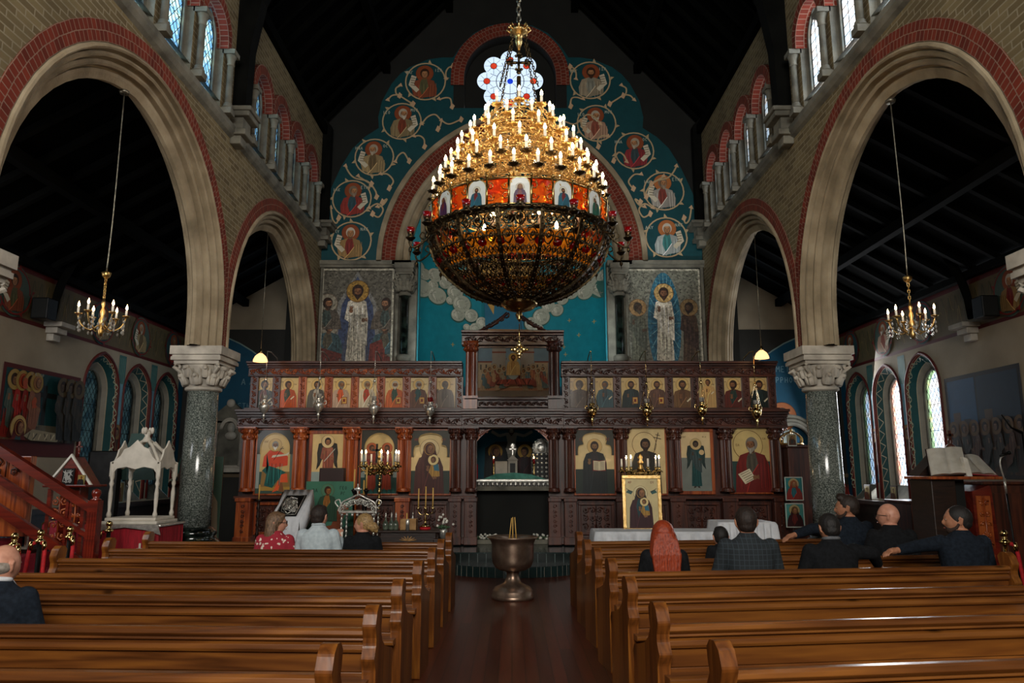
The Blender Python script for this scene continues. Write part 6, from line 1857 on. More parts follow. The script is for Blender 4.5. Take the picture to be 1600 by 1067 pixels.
for k in range(NB):
 a = 2 * pi * k / NB - pi / 2
 A = Art(.20, .27, 'd9d6c8')
 rb = [('4a2a4a', '6a2a2a'), ('2c5a6a', '6a2a2a'), ('2a5a48', '5a5248'), ('6a3a24', '3a5a5a')][k % 4]
 A.L = []
 arch = [(-.08, 0), (.08, 0)] + [(.08 * cos(pi * i / 10), .165 + .08 * sin(pi * i / 10)) for i in range(11)]
 arch = [(x * 1.2, z * 1.12) for x, z in arch]; A.poly([(x * 1.12, z * 1.04) for x, z in arch], 'a88a4a', .9); A.poly(arch, 'd5d8d2')
 bust(A, 0, .0, .022, rb[0], rb[1], '8a5c3c', '3a2416', '3a2416' if k % 3 else None, 'cfc9b4', 0, 0, '5a2a34' if k % 3 == 0 else None, None, k, zt=.165)
 A.mb(lambda x, z, d, a=a: P(RB + .012 + d, a + x / RB, zb0 + z), .0004).build('icon_plaque', M['icon'], ch)
filigree('filigree_flange', RB * 1.0, RB * 1.06, zb0 - .07, zb0 - .01, 28, 'bronze', 0, .008)
for k in range(NB):
 a = 2 * pi * k / NB - pi / 2; R2 = RP(168, 350); zl = ZC(384)
 m = MB()
 m.tube(catmull([P(RB * .98, a, zb0 - .03), P(RB * 1.06, a, zb0 - .14), P(R2 * .97, a, zl - .1), P(R2 * 1.01, a, zl - .05), P(R2, a, zl - .01)], 4), .011, 6)
 m.tube(catmull([P(RB * 1.02, a, zb0 - .1), P(RB * 1.09, a, zb0 - .05), P(RB * 1.12, a, zb0 - .1), P(RB * 1.08, a, zb0 - .13)], 4), .008, 5)
 m.ball(P(R2, a, zl - .13), .02, .02, .03, 8, 6); m.tube([P(R2, a, zl - .1), P(R2, a, zl - .2)], [.012, .003], 6)
 m.lathe([(.02, -.03), (.05, 0), (.055, .008), (.035, .008), (.032, .05), (.04, .07)], P(R2, a, zl), 14)
 o = m.build('lamp_arm', M['bronze'], ch)
 MB().lathe([(.02, .03), (.036, .06), (.047, .12), (.045, .12), (.034, .062)], P(R2, a, zl), 16).build('ruby_glass', M['redglass'], o)
 b = MB(); b.cyl(P(R2, a, zl + .04), P(R2, a, zl + .08), .022, n=10); b.build('glass_cup', M['silver'], o)
bp = [(139, 372), (136, 392), (126, 414), (108, 436), (82, 455), (52, 467), (27, 473)]
BP = [(RP(r, y), ZC(y)) for r, y in bp]
BPs = [(p.x, p.y) for p in catmull([(a, b, 0) for a, b in BP], 3)]
m = MB(); m.tube([P(BP[0][0], 2 * pi * i / 64, BP[0][1]) for i in range(64)], .018, 6, closed=True)
m.tube([P(BPs[5][0], 2 * pi * i / 64, BPs[5][1]) for i in range(64)], .009, 5, closed=True)
m.build('bowl_rim', M['bronze'], ch)
rm = MB();
for sg in (-1, 1):
 pass
pts = BPs
w_ = .02
for i in range(len(pts)):
 pass
rib = MB()
vs = []
for r, z in pts:
 for q, dd in ((-1, 0), (1, 0), (1, .022), (-1, .022)):
  vs.append((r + dd, q * w_, z - dd * .6))
fs = []
for i in range(len(pts) - 1):
 for q in range(4): fs.append((4 * i + q, 4 * i + (q + 1) % 4, 4 * i + 4 + (q + 1) % 4, 4 * i + 4 + q))
rib.add(vs, fs)
for i in range(0, len(pts)): rib.ball((pts[i][0] + .024, 0, pts[i][1] - .01), .012, n=6, m=4)
ribme = rib.mesh('rib', M['bronze'], (0, 0, 0))
pan = MB(); da = 2 * pi / NB
rr_ = random.Random(5)
def bpt(u, v, out=0.0):
 """u across a bay -.5..5, v down the bowl 0..1"""
 f = v * (len(pts) - 1); i = min(int(f), len(pts) - 2); f -= i
 r = pts[i][0] + (pts[i + 1][0] - pts[i][0]) * f; z = pts[i][1] + (pts[i + 1][1] - pts[i][1]) * f
 a = u * da; return ((r + out) * cos(a), (r + out) * sin(a), z)
v = .03; row = 0
while v < .97:
 f = v * (len(pts) - 1); i = min(int(f), len(pts) - 2); r = pts[i][0]
 arc = r * da * .9; big = v < .36
 nu = 3 if big else max(1, int(arc / .055)); dv = .165 if big else .075
 for k in range(nu):
  uc = (-.45 + .9 * (k + .5) / nu)
  for q in (-1, 1):
   pp = []
   for j in range(8):
    t_ = j / 7; rad = .5 * (1 - .78 * t_); an = q * t_ * 6.5 + (row + k) * 1.3
    pp.append(bpt(uc + rad * cos(an) * .9 / nu, min(.995, max(0, v + dv * .5 + rad * sin(an) * dv))))
   pan.tube(pp, .0075 if big else .006, 4)
  pan.tube([bpt(uc - .45 / nu, v + dv * .5), bpt(uc, min(.99, v + dv)), bpt(uc + .45 / nu, v + dv * .5), bpt(uc, v), bpt(uc - .45 / nu, v + dv * .5)], .005, 4)
  if big: pan.ball(bpt(uc, v + dv * .5), .022, n=6, m=4)
 v += dv; row += 1
panme = pan.mesh('bowl_panel', M['bronze'], (0, 0, 0))
cl_ = Vector((CX, CYc, 0)) - org
for k in range(NB):
 put('rib', ribme, ch, cl_, 2 * pi * (k + .5) / NB - pi / 2)
 put('bowl_panel', panme, ch, cl_, 2 * pi * k / NB - pi / 2)
m = MB()
i0 = 4
lv = [(BPs[i][0] * .965, BPs[i][1] + .01) for i in range(4, 9)]
for (r, z) in lv: pass
nn = 56
m.add([P(r, 2 * pi * i / nn, z) for r, z in lv for i in range(nn)], [(j * nn + i, j * nn + (i + 1) % nn, (j + 1) * nn + (i + 1) % nn, (j + 1) * nn + i) for j in range(len(lv) - 1) for i in range(nn)], True)
m.build('inner_amber_glass', glassmat('inner_amber', 'c8801e', 'e09a30', .8, 9, .1), ch)
m = MB().ball((0, 0, 0), .05, .05, .04, 8, 6).mesh('inner_ruby_glass', glassmat('inner_ruby', 'b01420', 'd02028', .8, 9, .1))
for k in range(28):
 a = 2 * pi * k / 28; put('inner_ruby_glass', m, ch, Vector(P(lv[2][0] + .006, a, lv[2][1])) - org)
m = MB(); m.lathe([(RP(29), .03), (RP(29), .0), (RP(27), -.035), (RP(20), -.075), (RP(9), -.1), (.03, -.11), (.035, -.135), (.015, -.16), (.03, -.18), (.001, -.22)], (CX, CYc, ZC(473)), 32)
for k in range(24):
 a = k * pi / 12; m.ball(P(RP(29), a, ZC(473) + .015), .014, n=6, m=4)
m.build('bowl_cup', M['brass'], ch)
m = MB(); z0 = ZC(478) - .2
m.cyl((CX, CYc, z0), (CX, CYc, z0 - .25), .005, n=4)
for k in range(4):
 a = k * pi / 2
 m.ball((CX + .05 * cos(a), CYc, z0 - .29 + .05 * sin(a)), .03, .012, .03, 8, 6); m.ball((CX + .085 * cos(a), CYc, z0 - .29 + .085 * sin(a)), .018, .01, .018, 6, 5)
 m.tube([(CX, CYc, z0 - .29), (CX + .06 * cos(a + pi / 4), CYc, z0 - .29 + .06 * sin(a + pi / 4))], .008, 5)
m.build('pendant_cross', M['brassL'], ch)
inr = MB()
for k in range(10):
 a = 2 * pi * k / 10 + .2; r = RP(95 if k % 2 else 60)
 o = put('candle', cme, ch, Vector(P(r, a, ZC(372))) - org)
 put('bulb', bme, o, (0, 0, 0)); put('drip_pan', dmd, o, (0, 0, 0)); o.scale = (1.3, 1.3, 1.3)
 inr.tube([P(0, 0, ZC(372) - .1), P(r * .5, a, ZC(372) - .12), P(r, a, ZC(372) - .02)], .009, 5)
inr.build('inner_arms', M['gold'], ch)
# -- hanging vigil lamps before the screen
def vigil(px, py, k, s):
 Y = 13.05; p = at(px, py, Y); x, z = p.x, p.z; top = at(px + (1 if s < 0 else -1), 566, YI).z
 t = thing('vigil_lamp', (x, Y, z), 'silver hanging vigil lamp before the icon screen, %s from the %s end' % (['first', 'second', 'third', 'fourth'][k], 'left' if s < 0 else 'right'), 'vigil lamp', 'vigil lamps hanging before the icon screen')
 mt = M['silver'] if s < 0 else M['brassL']
 q = 1.05
 MB().lathe([(.001, -.28 * q), (.012, -.27 * q), (.008, -.22 * q), (.022, -.19 * q), (.03, -.165 * q), (.014, -.14 * q), (.05, -.11 * q), (.085, -.05 * q), (.09, 0), (.075, .03), (.045, .05), (.05, .08), (.06, .1), (.045, .115)], (x, Y, z), 20).build('body', mt, t)
 MB().lathe([(.03, .1), (.045, .14), (.05, .19), (.045, .19), (.03, .12)], (x, Y, z), 14).build('lamp_glass', M['redglass'] if k == 3 and s < 0 else M['crystal'], t)
 m = MB()
 for i in range(3):
  a = i * 2 * pi / 3 + .5
  m.tube(catmull([(x + .085 * cos(a), Y + .085 * sin(a), z), (x + .13 * cos(a), Y + .13 * sin(a), z + .02), (x + .12 * cos(a), Y + .12 * sin(a), z + .08), (x + .09 * cos(a), Y + .09 * sin(a), z + .05)], 4), .009, 5)
 m.build('handles', mt, t)
 m = MB()
 for i in range(3):
  a = i * 2 * pi / 3 + .5
  m.cyl((x + .11 * cos(a), Y + .11 * sin(a), z + .08), (x + .015 * cos(a), Y + .015 * sin(a), z + .45), .0045, n=4)
 m.lathe([(.02, .44), (.03, .46), (.012, .5)], (x, Y, z), 10)
 m.cyl((x, Y, z + .5), (x, Y, top + .1), .006, n=5)
 m.tube([(x, Y, top + .1), (x, Y + .2, top + .12), (x, YI - .1, top + .06), (x, YI - .05, top)], .01, 5)
 m.build('chains', mt, t)
for k, (px, py) in enumerate([(413, 634), (498, 632), (584, 636), (672, 638)]): vigil(px, py, k, -1)
for k, (px, py) in enumerate([(1182, 642), (1097, 638), (1011, 640), (925, 640)]): vigil(px, py, k, 1)
def small_chandelier(px, py, topx, topy, s):
 Y = 8.05; X0 = s * 4.44
 p = onX(px, py, X0); x, y, z = X0, p.y, p.z
 t = thing('crystal_chandelier', (x, y, z), 'small gilt chandelier with lit candle bulbs and crystal drops, hanging in the %s arch' % ('left' if s < 0 else 'right'), 'chandelier', 'small crystal chandeliers')
 m = MB(); m.lathe([(.001, -.24), (.02, -.22), (.03, -.18), (.012, -.14), (.03, -.1), (.035, -.06), (.015, -.02), (.025, .03), (.01, .08), (.022, .12), (.01, .18)], (x, y, z), 14)
 link_chain(m, (x, y, z + .18), (x, y, z + .4), .05, .006)
 m.lathe([(.01, .4), (.04, .43), (.05, .47), (.012, .49)], (x, y, z), 10)
 m.build('stem', M['gold'], t)
 for k in range(6):
  a = k * pi / 3 + .4; q = lambda r, h: (x + r * cos(a), y + r * sin(a), z + h)
  ar = MB(); ar.tube(catmull([q(.02, -.1), q(.1, -.17), q(.19, -.12), q(.23, -.02)], 4), .008, 5); ar.lathe([(.01, -.02), (.035, -.005), (.04, .004), (.012, .0)], q(.23, 0), 12)
  ao = ar.build('arm', M['gold'], t)
  cn = MB(); cn.cyl(q(.23, 0), q(.23, .07), .012, n=8); cn.build('candle', M['cream'], ao)
  MB().lathe([(.001, .07), (.012, .085), (.012, .1), (.004, .125), (.001, .135)], q(.23, 0), 10).build('bulb', M['bulbdim'], ao)
 for k in range(24):
  m = MB(); a = k * pi / 12 + .1; r = .23 if k % 3 == 0 else (.2 if k % 3 == 1 else .12)
  for d in range(2 if k % 3 else 3):
   m.lathe([(.001, -.035), (.014, -.018), (.009, 0), (.001, .008)], (x + r * cos(a), y + r * sin(a), z - .06 - .05 * d - (.06 if k % 3 == 1 else 0)), 6, smooth=False)
  m.cyl((x + r * cos(a), y + r * sin(a), z - .02), (x + r * cos(a), y + r * sin(a), z - .06), .002, n=3)
  m.build('crystal_drop', M['crystal'], t)
 tz = 5.9
 m = MB(); m.tube(catmull([(x, y, z + .48), (x + .01, y, z + 1.2), (x, y, tz)], 4), .008, 5); m.build('cable', M['chain'], t)
 m = MB(); m.lathe([(.05, -.03), (.06, 0), (.02, .02)], (x, y, tz), 12); m.build('ceiling_hook', M['chain'], t)
small_chandelier(160, 492, 200, 155, -1)
small_chandelier(1424, 497, 1385, 160, 1)
for s, px, py in ((-1, 407, 559), (1, 1190, 554)):
 X0 = s * 4.44; p = onX(px, py, X0)
 t = thing('pendant_lamp', tuple(p), 'small glowing opal glass pendant lamp in the far %s arch' % ('left' if s < 0 else 'right'), 'lamp', 'opal pendant lamps')
 x, y, z = p
 MB().lathe([(.125, -.07), (.12, -.03), (.09, .03), (.05, .065), (.03, .08)], (x, y, z), 20, caps=False).build('lamp_shade', M['shade'], t)
 MB().lathe([(.03, .07), (.035, .1), (.02, .14), (.008, .16)], (x, y, z), 10).build('holder', M['brass'], t)
 MB().cyl((x, y, z + .15), (x, y, 5.9), .006, n=5).build('cable', M['chain'], t)
for s in (-1, 1):
 x = s * 7.42; y = 11.75 if s < 0 else 11.6
 t = thing('wall_speaker', (x, y, 3.95), 'black box loudspeaker bracketed high on the %s aisle wall' % ('left' if s < 0 else 'right'), 'speaker', 'aisle speakers')
 m = MB(); m.box(x - .13, x + .13, y - .42, y - .16, 3.98, 4.32); m.build('cabinet', M['iron'], t, bevel=.015)
 m = MB(); m.box(x - .11, x + .11, y - .425, y - .42, 4.0, 4.3); m.build('grille', M['black'], t)
 m = MB(); m.cyl((s * 7.6, y - .3, 4.1), (x, y - .3, 4.1), .02, n=6); m.build('bracket', M['iron'], t)
# -- furniture around the nave
def candelabrum(px, Y, z0, top_py, arm_py, ncand, label, s, lit=None, polevis=True, cross=False):
 x = at(px, arm_py, Y).x; za = at(px, arm_py, Y).z
 t = thing('candelabrum', (x, Y, z0), label, 'candelabrum', 'standing candelabra')
 m = MB(); H = za - z0
 prof = [(.17, 0), (.17, .03), (.12, .06), (.06, .1), (.035, .14)]
 z = .14; k = 0
 while z < H - .12:
  prof += [(.016, z + .02), (.03, z + .05), (.034, z + .065), (.018, z + .09)]; z += .1
 prof += [(.02, H - .08), (.05, H - .04), (.03, H)]
 m.lathe(prof, (x, Y, z0), 16)
 m.build('stem', M['brass'], t)
 for k in range(ncand):
  a = 2 * pi * (k + .5) / ncand; r = .31
  q = lambda rr, h: (x + rr * cos(a), Y + rr * sin(a), za + h)
  m = MB(); m.tube(catmull([q(.03, -.06), q(.12, -.12), q(.22, -.09), q(.3, -.05), q(r, .0)], 4), .013, 6)
  m.tube(catmull([q(.06, -.07), q(.1, .0), q(.16, .01), q(.17, -.05), q(.13, -.05)], 4), .01, 5)
  m.ball(q(.2, -.13), .025, n=8, m=6); m.ball(q(.3, -.08), .02, n=8, m=6)
  m.lathe([(.01, -.04), (.045, -.015), (.055, 0), (.025, 0), (.022, .03), (.03, .06), (.02, .06)], q(r, 0.01), 12)
  for j in range(6): m.ball((q(r, 0)[0] + .05 * cos(j), q(r, 0)[1] + .05 * sin(j), za - .01), .012, n=5, m=4)
  ao = m.build('arm', M['brass'], t)
  c = MB(); c.cyl(q(r, .05), q(r, .2), .016, .015, 10); co = c.build('candle', M['cream'], ao)
  if lit is None or k in lit:
   MB().lathe([(.001, .2), (.011, .213), (.012, .228), (.005, .25), (.001, .26)], q(r, 0), 8).build('bulb', M['bulb'], ao)
 m = MB()
 m.lathe([(.03, 0), (.06, .04), (.03, .08), (.045, .12), (.05, .15), (.02, .18), (.04, .22), (.02, .27), (.01, .3)], (x, Y, za), 14)
 for k in range(14):
  a = k * pi / 7; m.ball((x + .2 * cos(a), Y + .2 * sin(a), za - .04), .025, .02, .03, 6, 4)
 m.tube([(x + .2 * cos(i * pi / 12), Y + .2 * sin(i * pi / 12), za - .03) for i in range(24)], .012, 5, closed=True)
 m.build('crown', M['gold'], t)
 if cross:
  m = MB(); cx = x - .06; m.box(cx - .016, cx + .016, Y - .02, Y + .0, za + .05, za + .36); m.box(cx - .075, cx + .075, Y - .02, Y, za + .24, za + .275); m.build('cross', M['iron'], t)
candelabrum(594, 12.3, 0, 690, 728, 7, 'tall gilt candelabrum with lit candles and black cross on the left before the screen', -1, lit=(0, 1, 3, 4, 5, 6), cross=True)
candelabrum(1001, 12.3, 0, 690, 736, 7, 'tall gilt candelabrum with lit candles standing right, behind the framed icon', 1, lit=(0, 1, 2, 4, 6))
Y = 11.6
def cloth_mat(): return M['cloth']
x0, x1 = at(428, 800, Y).x, at(474, 800, Y).x; cx = (x0 + x1) / 2; hw = (x1 - x0) / 2
zt, zf = at(450, 766, Y).z, at(450, 812, Y).z
t = thing('icon_stand', (cx, Y, 0), 'slanted wooden icon stand hidden under a white cloth on the left before the screen', 'icon stand')
m = MB(); m.box(cx - hw * .7, cx + hw * .7, Y - .1, Y + .25, 0, zf - .06); m.build('body', M['darkwood'], t)
m = MB(); m.prism([(Y - .2, zf - .05), (Y + .3, zt - .03), (Y + .3, zt - .1), (Y - .2, zf - .12)], lambda u, v, d: (d, u, v), cx - hw * .9, cx + hw * .9); m.build('desk', M['darkwood'], t)
m = MB(); n = 14; rows = []
for i, (yy, z, sp, wv) in enumerate([(Y + .34, zt - .3, 1.0, .02), (Y + .33, zt, 1.0, .006), (Y + .06, (zt + zf) / 2 + .01, 1.0, .004), (Y - .22, zf, 1.02, .006), (Y - .25, zf - .15, 1.0, .03), (Y - .26, zf - .33, .93, .045), (Y - .25, zf - .55, .9, .05)]):
 rows.append([(cx + hw * sp * (-1 + 2 * k / n) + (.05 if i < 3 else 0), yy - wv * sin(k * 1.9 + i), z + wv * .3 * cos(k * 2.3)) for k in range(n + 1)])
m.add([p for r in rows for p in r], [(i * (n + 1) + k, i * (n + 1) + k + 1, (i + 1) * (n + 1) + k + 1, (i + 1) * (n + 1) + k) for i in range(len(rows) - 1) for k in range(n)], True)
for sg in (0, n):
 side = [r[sg] for r in rows[1:4]]
 q = len(m.v)
 low = [(p[0] + (.03 if sg else -.03), p[1], p[2] - .22 - .04 * i) for i, p in enumerate(side)]
 m.add(side + low, [(0, 1, 4, 3), (1, 2, 5, 4)], True)
o = m.build('stand_cloth', M['cloth'], solid=.006); tag(o, 'white cloth draped over the slanted icon stand at left', 'cloth')
t = thing('silver_icon', (cx, Y, zf), 'dark framed icon with embossed silver cover lying on the white-draped stand', 'icon')
sl = Vector((0, .52, zt - zf)).normalized(); nrm = Vector((0, -sl.z, sl.y))
def sp(u, v, d): p = Vector((cx + .02 + u * (1 + .0), Y - .2, zf + .02)) + sl * v + nrm * (d + .012); return (p.x + v * .12, p.y, p.z)
L_ = sqrt(.52 ** 2 + (zt - zf) ** 2)
m = MB(); m.prism([(-.18, .05), (.14, .05), (.14, .50), (-.18, .50)], sp, 0, .02); m.build('board', M['iron'], t)
m = MB()
for k in range(22):
 m.tube([sp(-.02 + (.05 + .004 * k) * cos(a * .9 + k), .27 + (.06 + .006 * k) * sin(a * .9 + k * 1.3), .024) for a in range(5)], .007, 4)
m.tube([sp(u, v, .025) for u, v in ((-.165, .065), (.125, .065), (.125, .485), (-.165, .485))], .006, 4, closed=True)
m.ball(sp(-.01, .36, .025), .045, .045, .02, 10, 6)
m.build('silver_relief', M['silver'], t)
Y = 12.62; x0, x1 = at(477, 800, Y).x, at(553, 800, Y).x; W = x1 - x0; zt = at(515, 752, Y).z
A = Art(W, zt - .34, '3f7460', 0)
H = A.h
A.poly([(-W / 2, 0), (-W / 2, H * .55), (-W * .3, H * .5), (-W * .2, H * .3), (W / 2, H * .35), (W / 2, 0)], '26382f')
A.poly([(-W * .32, 0), (-W * .36, H * .35), (-W * .28, H * .42), (-W * .12, H * .34), (W * .05, H * .36), (W * .18, H * .62), (W * .3, H * .68), (W * .4, H * .6), (W * .3, H * .5), (W * .22, H * .3), (W * .15, 0)], '7a3f26')
A.poly([(W * .17, H * .6), (W * .3, H * .68), (W * .4, H * .58), (W * .36, H * .5), (W * .27, H * .54)], '8a4a2c')
folds(A, -.25, .15, 0, H * .34, '7a3f26', 6, 2, .008)
bust(A, -.04, H * .42, .06, '2c4a38', '8a5a26', '84552f', '3a2010', None, '4a7a60', 0, 1, None, None, 3, 1.8, zt=H * .86)
txt(A, 'OA', -.3, H * .84, .06, '1c3a30', .01); txt(A, 'GEW', .16, H * .88, .05, '1c3a30', .009); txt(A, 'PG', .18, H * .8, .05, '1c3a30', .009)
mount(A, (x0 + x1) / 2, .34, Y, 'large unframed green icon of a haloed rider on a brown horse, before the screen', mat='icon')
m = MB(); Yb = 13.0; m.box(at(501, 740, Yb).x, at(539, 740, Yb).x, Yb - .1, Yb + .1, .34, at(520, 731, Yb).z)
tag(m.build('dark_cabinet', pmat('maroon_box', '1c0a0a', '281010', 5, rough=.4), bevel=.015), 'plain dark maroon box standing behind the green icon', 'cabinet')
Y = 11.9; cx = at(563, 800, Y).x; zt = at(565, 790, Y).z
t = thing('silver_shrine', (cx, Y, 0), 'ornate silver filigree stand with twisted legs and tall yellow tapers, left of the tall candelabrum', 'candle stand')
for sg in (-1, 1):
 for sy in (-1, 1):
  m = MB(); xx_, yy_ = cx + sg * .25, Y + sy * .18
  prof = [(.06, 0), (.05, .04), (.02, .08)]; z = .08
  while z < zt - .1: prof += [(.012, z + .01), (.022, z + .035), (.012, z + .06)]; z += .07
  m.lathe(prof, (xx_, yy_, 0), 10); m.build('leg', M['silver'], t)
m = MB()
for k in range(26):
 u = -1 + 2 * k / 25; scroll(m, cx + .27 * u, zt + .12 * (1 - u * u) - .05, .05, Y - .2 + .02 * (k % 3), .009, 1 if k % 2 else -1, 1.3, k)
for sg in (-1, 1):
 m.tube(catmull([(cx + sg * .28, Y - .18, zt - .12), (cx + sg * .26, Y - .18, zt + .04), (cx + sg * .12, Y - .18, zt + .12), (cx, Y - .18, zt + .18)], 5), .016, 6)
 m.tube(catmull([(cx + sg * .3, Y - .18, zt - .02), (cx + sg * .36, Y - .18, zt + .06), (cx + sg * .3, Y - .18, zt + .1), (cx + sg * .27, Y - .18, zt + .03)], 4), .012, 5)
m.box(cx - .28, cx + .28, Y - .2, Y + .2, zt - .1, zt - .07)
for k in range(7): m.ball((cx - .24 + .08 * k, Y - .21, zt - .13), .024, n=8, m=6)
m.build('canopy', M['silver'], t)
m = MB(); m.box(cx - .02, cx + .0, Y - .2, Y - .18, zt + .16, zt + .34); m.box(cx - .07, cx + .05, Y - .2, Y - .18, zt + .25, zt + .27); m.ball((cx - .01, Y - .19, zt + .26), .04, .015, .04); m.build('cross', M['silver'], t)
for k, (px, py0, py1) in enumerate(((554.5, 733, 765), (573.5, 730, 765), (569, 750, 775))):
 p = at(px, py0, Y)
 m = MB(); z1 = at(px, py1, Y).z; m.lathe([(.015, zt - .1 - z1), (.02, -.1), (.012, -.08), (.035, -.03), (.05, -.005), (.03, 0), (.02, .02)], (p.x, Y, z1), 12); hs = m.build('socket', M['iron'], t)
 m = MB(); m.cyl((p.x, Y, z1), (p.x, Y, p.z), .013, .011, 8); m.build('taper', M['beeswax'], hs)
Y = 11.8; x0, x1 = at(592, 830, Y).x, at(690, 830, Y).x; zt = at(640, 829, Y - .25).z
t = thing('side_table', ((x0 + x1) / 2, Y, 0), 'dark wooden side table with a carved gilt shell, holding bottles and a three-branched candleholder', 'table')
m = MB(); m.box(x0, x1, Y - .27, Y + .27, zt - .03, zt); m.build('tabletop', M['darkwood'], t, bevel=.008)
m = MB(); m.box(x0 + .03, x1 - .03, Y - .24, Y + .24, zt - .2, zt - .03); ap_ = m.build('apron', M['darkwood'], t)
m = MB(); cxx = (x0 + x1) / 2
for k in range(7): m.tube([(cxx, Y - .245, zt - .15), (cxx + .13 * cos(pi * (k + .5) / 7), Y - .25, zt - .15 + .07 * sin(pi * (k + .5) / 7))], [.012, .006], 5)
m.build('carved_shell', M['card'], ap_)
for a in (x0 + .05, x1 - .05):
 for b in (Y - .22, Y + .22): m = MB(); m.cyl((a, b, 0), (a, b, zt - .03), .02, .03, 8); m.build('leg', M['darkwood'], t)
bot = pmat('bottle_glass', '3a4438', '6a7464', 12, rough=.12)
for k, px in enumerate((602.5, 611.5, 618.5)):
 p = at(px, 820, Y - .1); x = p.x
 b = thing('oil_bottle', (x, Y - .1, zt), 'glass oil bottle with silver stopper, %s of three at the left of the side table' % ['leftmost', 'middle', 'rightmost'][k], 'bottle', 'oil bottles')
 MB().lathe([(.035, 0), (.045, .02), (.048, .07), (.035, .12), (.014, .15), (.012, .18)], (x, Y - .1, zt), 14).build('bottle_body', bot, b)
 MB().lathe([(.014, .18), (.018, .19), (.01, .21), (.016, .23), (.001, .27)], (x, Y - .1, zt), 10).build('stopper', M['silver'], b)
p0, p1 = at(625.5, 820, Y - .1), at(651, 820, Y - .1)
t = thing('cardboard_box', ((p0.x + p1.x) / 2, Y - .08, zt), 'open brown cardboard box on the side table', 'box')
m = MB(); a, b = p0.x, p1.x; h = at(640, 811, Y - .1).z - zt
m.box(a, b, Y - .15, Y - .145, zt, zt + h); m.box(a, b, Y + .04, Y + .045, zt, zt + h); m.box(a, a + .005, Y - .15, Y + .045, zt, zt + h); m.box(b - .005, b, Y - .15, Y + .045, zt, zt + h); m.box(a, b, Y - .15, Y + .04, zt, zt + .005)
m.build('box_body', M['card'], t)
m = MB(); m.cyl(((a + b) / 2 - .03, Y - .05, zt + .006), ((a + b) / 2 - .035, Y - .05, zt + h + .09), .01, n=8); tag(m.build('stub_candle', M['beeswax']), 'short cream candle poking out of the cardboard box', 'candle')
x = at(637, 820, Y - .2).x
m = MB(); m.lathe([(.03, 0), (.03, .13), (.026, .14), (.026, .16), (.012, .17), (.001, .175)], (x, Y - .2, zt), 16); tag(m.build('spray_can', M['silver']), 'small silver canister in front of the cardboard box', 'canister')
x = at(645, 810, Y + .12).x
m = MB(); m.lathe([(.03, 0), (.032, .14), (.012, .18), (.01, .22), (.016, .23), (.001, .26)], (x, Y + .12, zt), 12); tag(m.build('small_bottle', M['silver']), 'small metal-topped bottle behind the cardboard box', 'bottle')
x = at(664.5, 820, Y).x
t = thing('candle_holder', (x, Y, zt), 'three-branched brass candleholder with yellow candles on a red base, right end of the side table', 'candleholder')
MB().lathe([(.085, 0), (.09, .02), (.08, .035), (.001, .04)], (x, Y, zt), 20).build('red_base', M['redrope'], t)
zc = at(664, 792, Y).z
m = MB(); m.lathe([(.075, .04), (.07, .06), (.03, .08), (.016, .12), (.024, .15), (.012, .2), (.014, zc - zt - .05), (.03, zc - zt - .02), (.02, zc - zt)], (x, Y, zt), 14)
for sg in (-1, 1):
 m.tube(catmull([(x, Y, zc - .1), (x + sg * .06, Y, zc - .12), (x + sg * .11, Y, zc - .08), (x + sg * .112, Y, zc - .03)], 4), .009, 6); m.lathe([(.012, -.03), (.035, -.01), (.02, .01)], (x + sg * .112, Y, zc - .01), 12)
m.build('stem', M['brassL'], t)
for dx, py in ((-.112, 763), (0, 760), (.112, 762)):
 m = MB(); m.cyl((x + dx, Y, zc), (x + dx, Y, at(664, py, Y).z), .011, .01, 8); m.build('candle', M['beeswax'], t)
def bouquet(name, x, y, z, r, n, label, pot=True):
 t = thing(name, (x, y, z), label, 'flowers')
 m = MB()
 if pot: MB().lathe([(.05, 0), (.06, .1), (.05, .14)], (x, y, z), 12).build('vase', M['silver'], t)
 for k in range(n):
  a, b = R0.uniform(0, 6.28), R0.uniform(.1, 1)
  m.ball((x + r * b * cos(a), y + r * b * sin(a), z + .17 + r * (1 - b) + R0.uniform(-.03, .05)), .02, n=6, m=4)
 m.build('blossom', M['petal'], t)
 m = MB()
 for k in range(n):
  a, b = R0.uniform(0, 6.28), R0.uniform(.2, 1)
  m.tube([(x, y, z + .1), (x + r * b * .6 * cos(a), y + r * b * .6 * sin(a), z + .17), (x + r * 1.1 * b * cos(a), y + r * 1.1 * b * sin(a), z + .14 + r * .5 * (1 - b))], [.004, .02, .003], 4)
 m.build('foliage', M['green'], t)
p = at(692, 832, 11.5); bouquet('flower_vase', p.x, 11.6, .62, .16, 16, 'small vase of white flowers and leaves beside the side table')
m = MB(); m.box(p.x - .14, p.x + .14, 11.46, 11.74, 0, .62); tag(m.build('flower_stand', M['darkwood'], bevel=.01), 'dark block stand under the vase of white flowers', 'stand')
Y = 12.8; p = at(404.5, 780, Y)
t = thing('floor_candlestick', (p.x, Y, .32), 'dark slender floor candlestick with one unlit taper at the left end of the screen', 'candlestick')
m = MB(); H = p.z - .32; prof = [(.12, 0), (.1, .03), (.03, .08)]; z = .1
while z < H - .1: prof += [(.018, z), (.034, z + .03), (.018, z + .07), (.026, z + .1)]; z += .14
prof += [(.02, H - .03), (.05, H - .01), (.02, H)]
m.lathe(prof, (p.x, Y, .32), 14); m.build('stick', M['darkwood'], t)
m = MB(); m.cyl((p.x, Y, p.z), (p.x, Y, at(404, 757, Y).z), .012, .01, 8); m.build('taper', M['beeswax'], t)
